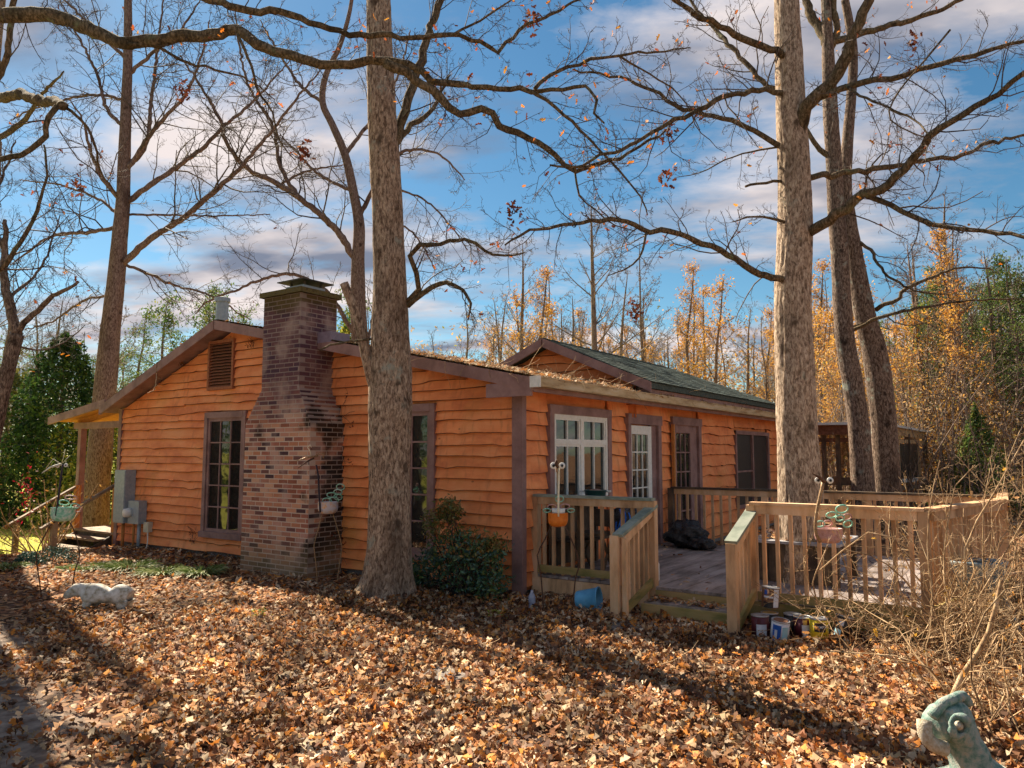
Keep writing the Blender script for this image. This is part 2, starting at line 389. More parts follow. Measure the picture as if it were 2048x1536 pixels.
while z < 3.75:
    h = rng.uniform(.128, .172)
    # width available under the roof line
    x0, x1 = WX + .015, -.095
    if roof_z(x0) < z + .01: x0 = RX - (RZ - .16 - z - .01) / SL
    if roof_z(x1) < z + .01: x1 = RX + (RZ - .16 - z - .01) / SR
    iv = [(x0, x1)] if x1 - x0 > .1 else []
    zz = z + h*.5
    if 2.80 < zz < 3.70: iv = cut(iv, -6.53, -5.80)
    if .30 < zz < 2.45: iv = cut(iv, -6.56, -5.42)
    if .30 < zz < 2.42: iv = cut(iv, -2.50, -1.35)
    iv = cut(iv, -4.50, -3.2) if zz < 2.4 else (cut(iv, -4.18, -3.42) if zz < 4 else iv)
    for p, q in iv:
        segs = [(p, q)]
        if q - p > 2.2 and rng.random() < .75:
            m_ = rng.uniform(p+.7, q-.7); segs = [(p, m_-.002), (m_+.002, q)]
        for s0, s1 in segs:
            bi += 1; jz = rng.uniform(-.012, .012)
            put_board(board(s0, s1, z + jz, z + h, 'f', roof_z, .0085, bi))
    z += h
# fill right next to the chimney shoulders
z = .10; 
while z < 2.50:
    h = rng.uniform(.18, .26); iv = [(.025, YB)]; zz = z + h*.5
    if z + h > 2.36: h = 2.56 - z
    if zz < 2.38: iv = cut(iv, .56, 2.31)
    if zz < 2.34: iv = cut(iv, 2.90, 4.15)
    if .25 < zz < 2.38: iv = cut(iv, 4.66, 6.04)
    if .55 < zz < 2.22: iv = cut(iv, 8.11, 10.60)
    for p, q in iv:
        segs = [(p, q)]
        if q - p > 2.6: m_ = rng.uniform(p+.9, q-.9); segs = [(p, m_-.003), (m_+.003, q)]
        for s0, s1 in segs:
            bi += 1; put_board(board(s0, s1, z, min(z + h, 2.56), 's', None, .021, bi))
    z += h
# corner boards
part('corner_board', Buf().box((-.085,-.074,.0),(.006,-.012,2.60)).box((.006,-.074,.0),(.068,.02,2.60)), M['trim'], house)
part('corner_board', Buf().box((WX-.05,-.058,-.1),(WX+.055,-.008,roof_z(WX)+.02)), M['trim'], house)

# ---- windows on the front gable
def pane_window(name, org, ax, w, h, cols, rows, tm, sash, mm, dep=.05, proud=.075, label=None, trimw=.085, sill=True, paneinset=.03):
    """window built in its wall plane: org = lower left outer corner, ax 'x' (faces -y) or 'y' (faces +x)"""
    def bx(u0, u1, z0, z1, d0, d1):      # d = distance out of the wall
        if ax == 'x': return ((org[0]+u0, org[1]-d1, org[2]+z0), (org[0]+u1, org[1]-d0, org[2]+z1))
        return ((org[0]+d0, org[1]+u0, org[2]+z0), (org[0]+d1, org[1]+u1, org[2]+z1))
    fr = Buf()
    for q in ((0, trimw, 0, h), (w-trimw, w, 0, h)): fr.box(*bx(*q, 0, proud))
    fr.box(*bx(trimw, w-trimw, h-trimw-.02, h, 0, proud+.004))
    if sill: fr.box(*bx(-.015, w+.015, -.02, trimw*.9, 0, proud+.03))
    win = part(name, fr, M['trim'], house, label=label)
    bk = Buf().box(*bx(trimw, w-trimw, trimw*.9, h-trimw-.02, .0, .012)); part('backing', bk, M['dark'], house, parent=win)
    s = Buf(); st = .055; u0, u1, z0, z1 = trimw, w-trimw, trimw*.9, h-trimw-.02
    s.box(*bx(u0, u0+st, z0, z1, .014, dep)); s.box(*bx(u1-st, u1, z0, z1, .014, dep))
    s.box(*bx(u0+st, u1-st, z0, z0+st, .014, dep)); s.box(*bx(u0+st, u1-st, z1-st, z1, .014, dep))
    part('sash', s, sash, house, parent=win)
    cw = (u1-u0-2*st) / cols; ch = (z1-z0-2*st) / rows; bw = .011
    for c in range(1, cols): part('muntin', Buf().box(*bx(u0+st+c*cw-bw, u0+st+c*cw+bw, z0+st, z1-st, .02, dep-.006)), mm, house, parent=win)
    for r in range(1, rows): part('muntin', Buf().box(*bx(u0+st, u1-st, z0+st+r*ch-bw, z0+st+r*ch+bw, .02, dep-.009)), mm, house, parent=win)
    for c in range(cols):
        for r in range(rows):
            tl = rng.uniform(-.0022, .0022)
            a, b2 = bx(u0+st+c*cw+.002, u0+st+(c+1)*cw-.002, z0+st+r*ch+.002, z0+st+(r+1)*ch-.002, .022, .026)
            B = Buf().box(a, b2); 
            # old panes sit a little out of true
            if ax == 'x': B.v = [(x, y + tl*(1 if zv > (a[2]+b2[2])/2 else -1), zv) for x, y, zv in B.v]
            else: B.v = [(x + tl*(1 if zv > (a[2]+b2[2])/2 else -1), y, zv) for x, y, zv in B.v]
            part('pane', B, M['glass'], house, parent=win)
    return win
pane_window('window', (-6.56, 0, .34), 'x', 1.14, 2.10, 3, 5, M['trim'], M['trim'], M['trim'], label='brown fifteen-pane window left of the chimney')
pane_window('window', (-2.50, 0, .34), 'x', 1.15, 2.07, 3, 5, M['trim'], M['trim'], M['trim'], label='brown fifteen-pane window half hidden behind the oak trunk')

# gable vent with louvre slats
vf = Buf(); vx0, vx1, vz0, vz1 = -6.53, -5.80, 2.82, 3.68
vf.box((vx0,-.075,vz0),(vx0+.05,-.0,vz1)).box((vx1-.05,-.075,vz0),(vx1,-.0,vz1)).box((vx0+.05,-.075,vz0),(vx1-.05,-.0,vz0+.05)).box((vx0+.05,-.075,vz1-.05),(vx1-.05,-.0,vz1))
M['ventbrown'] = noise_mat('vent_brown', [(.26,.09,.045),(.36,.14,.07)], nscale=4, coord='World')
vent = part('vent', vf, M['ventbrown'], house)
part('backing', Buf().box((vx0+.05,.0,vz0+.05),(vx1-.05,-.012,vz1-.05)), M['dark'], house, parent=vent)
n_s = 15
for k in range(n_s):
    zc = vz0 + .07 + (vz1-vz0-.13) * k / (n_s-1)
    part('slat', Buf().hexa([(vx0+.05,-.070,zc-.022),(vx1-.05,-.070,zc-.022),(vx1-.05,-.016,zc+.018),(vx0+.05,-.016,zc+.018),(vx0+.05,-.066,zc-.014),(vx1-.05,-.066,zc-.014),(vx1-.05,-.012,zc+.026),(vx0+.05,-.012,zc+.026)]), M['ventbrown'], house, parent=vent)

# ---- side wall: white casement pair, white door, brown french door, dark sliding window
fr = Buf()
fr.box((0,.56,1.10),(.085,.67,2.26)).box((0,2.20,1.10),(.085,2.31,2.26)).box((0,.56,2.26),(.089,2.31,2.38))
win = part('window', fr, M['trim'], house, label='white four-light casement window beside the house corner')
part('backing', Buf().box((-.0,.67,1.12),(.012,2.20,2.26)), M['dark'], house, parent=win)
s = Buf()
s.box((.014,.67,1.12),(.07,.72,2.26)).box((.014,2.15,1.12),(.07,2.20,2.26)).box((.014,1.395,1.12),(.074,1.475,2.26))
s.box((.014,.72,1.86),(.072,1.395,1.93)).box((.014,1.475,1.86),(.072,2.15,1.93)).box((.014,.72,2.215),(.07,1.395,2.26)).box((.014,1.475,2.215),(.07,2.15,2.26))
s.box((.014,.72,1.12),(.07,1.395,1.17)).box((.014,1.475,1.12),(.07,2.15,1.17))
part('sash', s, M['white'], house, parent=win)
for y0, y1 in ((.72, 1.395), (1.475, 2.15)):
    ym = (y0+y1)/2
    for z0, z1 in ((1.17,1.86),(1.93,2.215)):
        q = Buf().box((.03,y0,z0),(.058,y0+.035,z1)).box((.03,y1-.035,z0),(.058,y1,z1)).box((.03,y0+.035,z1-.03),(.058,y1-.035,z1))
        part('casement', q, M['white'], house, parent=win)
        part('muntin', Buf().box((.028,ym-.011,z0),(.054,ym+.011,z1-.03)), M['white'], house, parent=win)
        part('pane', Buf().box((.02,y0+.035,z0),(.026,ym-.011,z1-.03)), M['glass'], house, parent=win)
        part('pane', Buf().box((.02,ym+.011,z0),(.0265,y1-.035,z1-.03)), M['glass'], house, parent=win)
# white glazed door, slightly ajar look: deep brown jamb on its far side
dr = Buf().box((0,2.88,.22),(.085,2.98,2.20)).box((0,4.03,.22),(.085,4.15,2.20)).box((0,2.86,2.20),(.095,4.17,2.36)).box((0,3.80,.22),(.035,4.03,2.20))
door = part('door', dr, M['trim'], house, label='white glazed door in a brown frame')
lf = Buf().box((.012,2.98,.24),(.055,3.06,2.18)).box((.012,3.66,.24),(.055,3.80,2.18)).box((.012,3.06,2.04),(.055,3.66,2.18)).box((.012,3.06,.24),(.055,3.66,.62))
part('door_leaf', lf, M['white'], house, parent=door)
for k in (1,2): part('muntin', Buf().box((.022,3.06+.2*k-.010,.62),(.050,3.06+.2*k+.010,2.04)), M['white'], house, parent=door)
for k in (1,2,3,4): part('muntin', Buf().box((.022,3.06,.62+.284*k-.010),(.048,3.66,.62+.284*k+.010)), M['white'], house, parent=door)
for c in range(3):
    for r_ in range(5): part('pane', Buf().box((.026,3.07+.2*c,.63+.284*r_),(.031,3.05+.2*(c+1),.61+.284*(r_+1))), M['glass'], house, parent=door)
# brown french door beyond the railing
dr = Buf().box((0,4.66,.10),(.085,4.78,2.24)).box((0,5.90,.10),(.085,6.04,2.24)).box((0,4.64,2.24),(.095,6.06,2.38)).box((0,5.62,.10),(.04,5.90,2.24))
door = part('door', dr, M['trim'], house, label='brown glazed french door beyond the deck railing')
lf = Buf().box((.012,4.78,.12),(.055,4.86,2.24)).box((.012,5.52,.12),(.055,5.62,2.24)).box((.012,4.86,2.10),(.055,5.52,2.24)).box((.012,4.86,.12),(.055,5.52,.36))
part('door_leaf', lf, M['trim'], house, parent=door)
for k in (1,2): part('muntin', Buf().box((.022,4.86+.22*k-.012,.36),(.050,4.86+.22*k+.012,2.10)), M['trim'], house, parent=door)
for k in (1,2,3,4): part('muntin', Buf().box((.022,4.86,.36+.348*k-.012),(.048,5.52,.36+.348*k+.012)), M['trim'], house, parent=door)
for c in range(3):
    for r_ in range(5): part('pane', Buf().box((.026,4.875+.22*c,.375+.348*r_),(.031,4.845+.22*(c+1),.345+.348*(r_+1))), M['glass'], house, parent=door)
part('batten', Buf().box((.07,4.60,.3),(.12,4.655,2.24)), M['cedar'], house, label='bare pale batten beside the french door')
# dark sliding window
fr = Buf().box((0,8.11,.55),(.07,8.19,2.22)).box((0,10.50,.55),(.07,10.60,2.22)).box((0,8.11,2.14),(.075,10.60,2.22)).box((0,8.11,.55),(.08,10.60,.63))
win = part('window', fr, M['trim'], house, label='dark screened sliding window near the big oak')
part('mullion', Buf().box((.01,9.28,.63),(.066,9.36,2.14)), M['trim'], house, parent=win)
part('meeting_rail', Buf().box((.01,8.19,1.32),(.055,9.28,1.36)), M['trim'], house, parent=win)
part('screen', Buf().box((.0,8.19,.63),(.02,9.28,2.14)), M['screen'], house, parent=win)
part('screen', Buf().box((.0,9.36,.63),(.024,10.50,2.14)), M['screen'], house, parent=win)

# ---- main roof: decks, fascia, shingle courses
OV = -.32
def slab(p0, p1, y0, y1, th_):
    (xa, za), (xb, zb) = p0, p1
    return [(xa,y0,za-th_),(xb,y0,zb-th_),(xb,y1,zb-th_),(xa,y1,za-th_),(xa,y0,za),(xb,y0,zb),(xb,y1,zb),(xa,y1,za)]
EX, EZ = .38, RZ - (.38 - RX) * SR
LX, LZ = -9.62, RZ - (RX + 9.62) * SL
rf = Buf().hexa(slab((RX,RZ-.02),(EX,EZ-.02),OV+.03,YB,.10)).hexa(slab((LX,LZ-.02),(RX,RZ-.02),OV+.03,YB,.10))
roof = part('roof', rf, M['trim'], house)
M['soffit'] = M['trim']
# rake fascia boards (front), with the ridge joint, eave return block at the right end
fb = Buf().hexa(slab((RX+.01,RZ),(EX,EZ),OV-.015,OV+.03,.155)); part('fascia', fb, M['trim'], house, parent=roof)
fb = Buf().hexa(slab((LX-.02,LZ),(RX-.01,RZ),OV-.015,OV+.03,.165)); part('fascia', fb, M['trim'], house, parent=roof)
part('fascia', Buf().box((-.30,OV-.008,EZ-.22),(.36,OV+.035,EZ-.05)), M['trim'], house, parent=roof)
part('fascia', Buf().box((.345,OV+.035,EZ-.17),(.375,YB,EZ-.03)), M['trim'], house, parent=roof)
def courses(name, A, B, y0, y1, mt, tabw=.30, exp=.14, skip=None, par=None):
    """shingle tabs on the slope from eave A (x,z) up to ridge B (x,z)"""
    A = Vector((A[0],0,A[1])); B = Vector((B[0],0,B[1])); d = (B-A); Ls = d.length; d.normalize(); nrm = Vector((-d.z,0,d.x)); 
    if nrm.z < 0: nrm = -nrm
    bb = Buf(); k = 0; s_ = 0
    while s_ < Ls - .02:
        e_ = min(exp*1.05, Ls - s_); yy = y0 - (k % 2)*tabw/2
        while yy < y1:
            a_ = max(yy, y0); c_ = min(yy + tabw - .006, y1)
            if c_ - a_ > .03:
                p = A + d*(s_ - rng.uniform(0,.012)); q = A + d*(s_ + e_); up0 = nrm*(.012 + rng.uniform(0,.006)); up1 = nrm*.004
                if not (skip and skip(p.x, (a_+c_)/2)):
                    vs = [(p.x,a_,p.z),(p.x,c_,p.z),(p.x+up0.x,c_,p.z+up0.z),(p.x+up0.x,a_,p.z+up0.z),(q.x+up1.x,c_,q.z+up1.z),(q.x+up1.x,a_,q.z+up1.z)]
                    bb.add(vs, [(0,1,2,3),(3,2,4,5)])
            yy += tabw
        s_ += exp; k += 1
    return part(name, bb, mt, house, parent=par, kind='stuff')
courses('shingle_courses', (EX+.03,EZ+.005),(RX,RZ+.01), OV, YB, M['oldshingle'], exp=.15, par=roof)
courses('shingle_courses', (LX-.03,LZ+.005),(RX,RZ+.01), OV, YB, M['oldshingle'], tabw=.6, exp=.15, par=roof)
# gutter along the side eave
GX0, GX1 = .385, .50
gt = Buf().box((GX0,OV-.02,EZ-.115),(GX1,YB,EZ-.105)).box((GX1-.006,OV-.02,EZ-.105),(GX1+.004,YB,EZ-.01)).box((GX0,OV-.02,EZ-.105),(GX0+.006,YB,EZ-.02)).box((GX1-.004,OV-.02,EZ-.012),(GX1+.012,YB,EZ+.002))
gutter = part('gutter', gt, M['gutter'], house)
part('end_cap', Buf().box((GX0-.012,OV-.05,EZ-.125),(GX1+.014,OV-.022,EZ+.008)), M['white'], house, parent=gutter, label='white gutter end cap')

# ---- upper rear roof with its own little gable
PX, PZ, PY = -1.40, 3.64, 3.0; SD = .43
def up_z(x): return PZ - abs(x - PX) * SD
hx0, hx1 = -4.2, .52
RE = 8.0; HY = 10.1
ub = Buf()
zr = up_z(hx1)
vs = [(hx1,PY-.25,zr),(PX,PY-.25,PZ),(PX,RE,PZ),(hx1,HY,zr),(hx1,PY-.25,zr-.09),(PX,PY-.25,PZ-.09),(PX,RE,PZ-.09),(hx1,HY,zr-.09)]
ub.add(vs, [(0,1,2,3),(7,6,5,4),(0,4,5,1),(3,7,4,0),(2,6,7,3)])
zl = up_z(hx0)
vs = [(hx0,PY-.25,zl),(PX,PY-.25,PZ),(PX,RE,PZ),(hx0,HY+.8,zl),(hx0,PY-.25,zl-.09),(PX,PY-.25,PZ-.09),(PX,RE,PZ-.09),(hx0,HY+.8,zl-.09)]
ub.add(vs, [(3,2,1,0),(4,5,6,7),(1,5,4,0),(0,4,7,3),(3,7,6,2)])
ub.add([(PX,RE,PZ),(hx1,HY,zr),(hx0,HY+.8,zl),(PX,RE,PZ-.09),(hx1,HY,zr-.09),(hx0,HY+.8,zl-.09)], [(0,2,1),(3,4,5),(1,2,5,4)])
roof2 = part('roof', ub, M['shingle'], house, label='upper dark grey-green shingled roof with a hipped far end')
courses('shingle_courses', (hx1+.02,zr+.006),(PX,PZ+.006), PY-.27, HY, M['shingle'], exp=.14, par=roof2, skip=lambda x, y: y > RE + (HY-RE)*(x-PX)/(hx1-PX))
part('filler', Buf().box((.30,PY-.2,2.58),(.47,HY-.1,zr-.092)), M['trim'], house, parent=roof2)
# ridge caps and hip caps
rc = Buf()
for k in range(17): y = PY-.25 + k*.3; rc.hexa([(PX-.13,y,PZ-.03),(PX,y,PZ+.012),(PX,y+.31,PZ+.006),(PX-.13,y+.31,PZ-.035),(PX-.13,y,PZ-.02),(PX,y,PZ+.03),(PX,y+.31,PZ+.016),(PX-.13,y+.31,PZ-.03)]).hexa([(PX,y,PZ+.012),(PX+.13,y,PZ-.03),(PX+.13,y+.31,PZ-.035),(PX,y+.31,PZ+.006),(PX,y,PZ+.03),(PX+.13,y,PZ-.02),(PX+.13,y+.31,PZ-.03),(PX,y+.31,PZ+.016)])
part('ridge_cap', rc, M['shingle'], house, parent=roof2)
for s_, e_ in ((PX+.01, hx1+.02), (hx0, PX-.01)):
    za, zb = up_z(s_), up_z(e_)
    part('fascia', Buf().hexa([(s_,PY-.29,za-.14),(e_,PY-.29,zb-.14),(e_,PY-.252,zb-.14),(s_,PY-.252,za-.14),(s_,PY-.29,za+.01),(e_,PY-.29,zb+.01),(e_,PY-.252,zb+.01),(s_,PY-.252,za+.01)]), M['trim'], house, parent=roof2)
part('wall', Buf().add([(hx0,PY,2.3),(hx1-.4,PY,2.3),(hx1-.4,PY,up_z(hx1-.4)-.1),(PX,PY,PZ-.1),(hx0,PY,up_z(hx0)-.1)], [(0,1,2,3,4)]).add([(hx0,PY+.1,2.3),(hx1-.4,PY+.1,2.3),(hx1-.4,PY+.1,up_z(hx1-.4)-.1),(PX,PY+.1,PZ-.1),(hx0,PY+.1,up_z(hx0)-.1)], [(4,3,2,1,0)]), M['wall'], house)
z = 2.5; 
while z < PZ - .16:
    h = rng.uniform(.13,.17); xa = PX - (PZ-.12-z)/SD; xb = PX + (PZ-.12-z)/SD
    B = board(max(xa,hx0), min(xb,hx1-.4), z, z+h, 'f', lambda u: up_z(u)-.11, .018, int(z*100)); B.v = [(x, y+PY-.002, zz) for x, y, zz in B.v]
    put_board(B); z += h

# ---- porch roof on the left with post, beam and rafters
px0, pz0, px1, pz1 = -11.72, 2.47, -9.45, 2.77
pr = Buf().hexa(slab((px0,pz0),(px1,pz1),-.28,6.5,.06)); proof = part('porch_roof', pr, M['trim'], house)
part('fascia', Buf().hexa(slab((px0,pz0+.01),(px1,pz1+.01),-.33,-.285,.15)), M['trim'], house, parent=proof)
for k in range(5):
    y = .1 + k*1.1
    part('rafter', Buf().hexa([(px0+.35,y,pz0-.16),(px1-.02,y,pz1-.19),(px1-.02,y+.06,pz1-.19),(px0+.35,y+.06,pz0-.16),(px0+.35,y,pz0-.02),(px1-.02,y,pz1-.07),(px1-.02,y+.06,pz1-.07),(px0+.35,y+.06,pz0-.02)]), M['cedar'], house, parent=proof)
part('soffit', Buf().hexa(slab((px0+.02,pz0-.062),(px1,pz1-.062),-.27,6.4,.012)), M['cedar'], house, parent=proof)
part('porch_beam', Buf().box((-11.30,.0,2.24),(-9.42,.12,2.37)), M['trim'], house)
part('porch_post', Buf().box((-11.10,.0,.15),(-10.98,.12,2.24)), M['trim'], house)

# ---- chimney
chz = [(0, -4.62, -3.12), (2.17, -4.60, -3.13), (2.68, -4.24, -3.40), (4.10, -4.24, -3.40)]
def ch_x(z):
    for (za,a0,a1),(zb,b0,b1) in zip(chz, chz[1:]):
        if za <= z <= zb:
            t_ = (z-za)/(zb-za); return a0+(b0-a0)*t_, a1+(b1-a1)*t_
    return chz[-1][1:]
def ch_d(z): return .66
cb = Buf()
for (za,a0,a1),(zb,b0,b1) in zip(chz, chz[1:]):
    g_ = .001; yb = .0 if zb < 2.2 else .03
    cb.hexa([(a0+g_,-.66+g_,za),(a1-g_,-.66+g_,za),(a1-g_,yb,za),(a0+g_,yb,za),(b0+g_,-.66+g_,zb),(b1-g_,-.66+g_,zb),(b1-g_,yb,zb),(b0+g_,yb,zb)])
cb.box((-4.235,-.655,4.0),(-3.405,.03,4.06))
chim = part('chimney', cb, M['mortar'], house)
CH = .0675; nb_ind = 0; many = Buf(); protos = {}
r4 = random.Random(3)
def brick_box(c, sx, sy, sz, B): B.box((c[0]-sx/2,c[1]-sy/2,c[2]-sz/2),(c[0]+sx/2,c[1]+sy/2,c[2]+sz/2))
for k in range(61):
    z0 = -.05 + k*CH; zc = z0 + CH/2
    if zc > 4.08: break
    a, b2 = ch_x(max(0, zc)); out_ = 0
    off_ = (k % 2) * .1025
    # front face
    x = a - off_
    while x < b2 - .02:
        p = max(x, a); q = min(x + .195, b2)
        if q - p > .03:
            wd_ = q-p-.0 ; c = ((p+q)/2, -.66 + .0525 + r4.uniform(-.003,.003), zc)
            ln = round((q-p)*40)/40
            if nb_ind < 296 and q-p > .15 and zc > .0:
                key = 'full'
                if key not in protos:
                    B = Buf(); brick_box((0,0,0), .188, .11, .052, B); protos[key] = B.mesh('brick')
                    protos[key].materials.append(M['brick'])
                o = link('brick', protos[key], None, chim, c); o.scale = ((q-p)/.195, 1, r4.uniform(.96,1.03)); o.rotation_euler = (0, r4.uniform(-.008,.008), r4.uniform(-.012,.012)); nb_ind += 1
            else: brick_box(c, q-p-.007, .11, .052, many)
        x += .205
    # side faces
    for side, xs in ((1, b2), (-1, a)):
        y = -.66 + .005 + (.1025 if k % 2 == 0 else 0) ; yend = .0 if zc < 2.4 else .02
        first = True
        y = -.66 + .1 if k % 2 == 0 else -.66 + .0
        while y < yend - .02:
            q = min(y + .195, yend)
            if q - y > .03 and not (k % 2 == 1 and y < -.65 and False):
                lo = max(y, -.545) if side else y
                brick_box((xs - side*.0475 + r4.uniform(-.003,.003), (y+q)/2 + .001, zc), .10, q-y-.007, .052, many)
            y += .205
# crown course, proud of the shaft
for k in range(5): brick_box((-4.27+.1+ k*.18,-.66+.03,4.105), .172, .12, .06, many)
for k in range(3): brick_box((-3.40-.03,-.52+.2*k,4.105), .12, .19, .06, many); brick_box((-4.24+.03,-.56+.2*k,4.105), .12, .19, .06, many)
part('brick_courses', many, M['brick_many'], house, parent=chim, kind='stuff')
M['moss'] = noise_mat('mossy_cement', [(.07,.05,.02),(.13,.10,.03),(.10,.085,.05)], nscale=6, bump=.8, bscale=25, bdist=.02, coord='World')
part('crown', Buf().box((-4.29,-.71,4.075),(-3.35,.08,4.15)), M['moss'], house, parent=chim)
M['terra'] = noise_mat('terracotta', [(.32,.07,.035),(.42,.11,.05)], nscale=5, coord='World'); 
M['capmetal'] = noise_mat('dull_cap_metal', [(.05,.05,.045),(.12,.10,.08)], nscale=3, rough=.5, metal=.5, coord='World')
part('flue', Buf().box((-4.00,-.42,4.15),(-3.64,-.04,4.22)), M['terra'], house, parent=chim)
part('flue_band', Buf().box((-4.02,-.44,4.22),(-3.62,-.02,4.26)), M['metal_grey'], house, parent=chim)
cc = (-4.12,-3.52,-.53,.07)
cp_ = Buf().add([(cc[0],cc[2],4.335),(cc[1],cc[2],4.335),(cc[1],cc[3],4.335),(cc[0],cc[3],4.335),(-3.82,-.23,4.42),(cc[0],cc[2],4.32),(cc[1],cc[2],4.32),(cc[1],cc[3],4.32),(cc[0],cc[3],4.32)], [(0,1,4),(1,2,4),(2,3,4),(3,0,4),(8,7,6,5),(0,5,6,1),(1,6,7,2),(2,7,8,3),(3,8,5,0)])
for x_, y_ in ((-3.98,-.40),(-3.68,-.40),(-3.98,-.08),(-3.68,-.08)): cp_.box((x_,y_,4.26),(x_+.03,y_+.03,4.325))
part('cap', cp_, M['capmetal'], house, parent=chim)
part('flashing', Buf().box((-3.40,-.34,3.36),(-3.12,.04,3.52)), noise_mat('lilac_flashing', [(.19,.15,.20),(.26,.21,.27)], nscale=4, rough=.4, coord='World'), house, parent=chim)
# stove pipe
sp = Buf().lathe([(.115,3.1),(.115,4.63),(.145,4.63),(.145,4.71),(.02,4.74)], (-7.45,.8,0), 18); 
sp.v = [(x, y, z) for x, y, z in sp.v]
part('stove_pipe', sp, M['metal_grey'], house, smooth=False)

# ---- meter boxes and conduits on the gable wall
mb = thing('meter_box', 'tall grey metal raceway cabinet mounted on the orange gable wall', 'meter box', (-8.95, -.1, .45))
part('cabinet', Buf().box((-9.10,-.24,.44),(-8.72,-.045,1.42)), M['metal_grey'], mb)
part('cover', Buf().box((-9.085,-.252,.46),(-8.735,-.24,1.40)), M['metal_grey'], mb)
for x_, zt in ((-8.95,.44),): part('conduit', Buf().tube([(x_,-.12,gnd(x_,-.12)-.1),(x_,-.12,.44)], .03, 10), M['cedar'], mb, smooth=True)
me_ = thing('electric_meter', 'round glass-faced electricity meter in a small grey box', 'meter', (-8.45,-.1,.45))
part('cabinet', Buf().box((-8.66,-.20,.44),(-8.30,-.045,.86)), M['metal_grey'], me_)
part('dial', Buf().lathe([(.085,0),(.085,.04),(.075,.10),(.05,.115)], (-8.60,-.20,.64), 20, (0,-1,0)), M['white'], me_, smooth=True)
part('conduit', Buf().tube([(-8.58,-.12,-.1),(-8.58,-.12,.44)], .022, 10), M['cedar'], me_, smooth=True)
part('conduit', Buf().tube([(-8.40,-.12,-.1),(-8.40,-.12,.44)], .032, 10), M['metal_grey'], me_, smooth=True)
pb = thing('phone_box', 'small beige plastic junction box right of the electricity meter', 'junction box', (-8.1,-.1,.3))
part('box', Buf().box((-8.24,-.13,.30),(-8.08,-.045,.48)), noise_mat('beige_plastic', [(.5,.48,.38),(.6,.56,.45)], rough=.5), pb)
part('cable', Buf().tube(spline([(-8.14,-.1,.30),(-8.10,-.12,.1),(-8.16,-.14,-.1)], .05), .013, 6), M['white'], pb, smooth=True)

# ------------------------------------------------------------------ deck
def dwood(name, cols, **k): return noise_mat(name, cols, rnd=.22, coord='World', nscale=2.2, rough=.75, bump=.35, bscale=30, bdist=.003, **k)
M['cedarpost'] = dwood('new_cedar_board', [(.33,.19,.10),(.56,.34,.185),(.68,.46,.29)], scale=(2,2,.6))
M['greenwood'] = dwood('algae_stained_board', [(.17,.16,.05),(.34,.26,.10),(.44,.30,.14)], scale=(.8,.8,3))
M['deckgrey'] = dwood('weathered_deck_board', [(.13,.105,.095),(.26,.215,.20),(.37,.315,.295)], scale=(3,.6,3))
M['captop'] = dwood('silvered_cap_board', [(.14,.17,.14),(.24,.27,.22),(.30,.31,.27)], scale=(2,2,2))
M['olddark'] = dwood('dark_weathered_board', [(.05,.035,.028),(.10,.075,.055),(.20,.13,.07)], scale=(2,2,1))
DZ, RT, DY = .25, 1.23, .25
deck = thing('deck', 'wooden deck with baluster railings and two steps along the side of the orange cottage', 'deck', (2.4, .25, 0))
xs = .10
# boards run along y
x = .11
while x < 4.86:
    wd_ = .138; y0 = DY - .03; y1 = 4.42
    if x > 4.30: y0 = DY + (x-4.30)/.55*2.1
    if y1 - y0 > .2:
        if not (2.55 < x+.07 < 3.15): part('deck_board', Buf().box((x, y0, DZ-.03),(x+wd_, y1, DZ + rng.uniform(-.002,.003))), M['deckgrey'], deck)
        else:
            part('deck_board', Buf().box((x, y0, DZ-.03),(x+wd_, 1.42, DZ)), M['deckgrey'], deck); part('deck_board', Buf().box((x, 2.15, DZ-.03),(x+wd_, y1, DZ)), M['deckgrey'], deck)
    x += .144
FX = [.06, 1.63, 2.76, 4.36]                           # posts along the front edge
part('rim_board', Buf().box((.05,DY-.075,-.02),(1.60,DY-.035,DZ-.035)), M['cedarpost'], deck)
part('rim_board', Buf().box((2.72,DY-.075,-.02),(4.40,DY-.035,DZ-.035)), M['greenwood'], deck)
part('rim_board', Buf().hexa([(4.36,DY,0),(4.40,DY,0),(4.92,2.4,0),(4.88,2.4,0),(4.36,DY,DZ-.035),(4.40,DY,DZ-.035),(4.92,2.4,DZ-.035),(4.88,2.4,DZ-.035)]).box((4.88,2.4,0),(4.92,4.4,DZ-.035)), M['greenwood'], deck)
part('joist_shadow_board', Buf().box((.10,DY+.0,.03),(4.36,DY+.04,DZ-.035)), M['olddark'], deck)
def post(x, y, z0, z1, m_=None, s_=.092, rz=0):
    return part('post', Buf().box((x-s_/2,y-s_/2,z0),(x+s_/2,y+s_/2,z1), Matrix.Rotation(rz,3,'Z')), m_ or M['cedarpost'], deck)
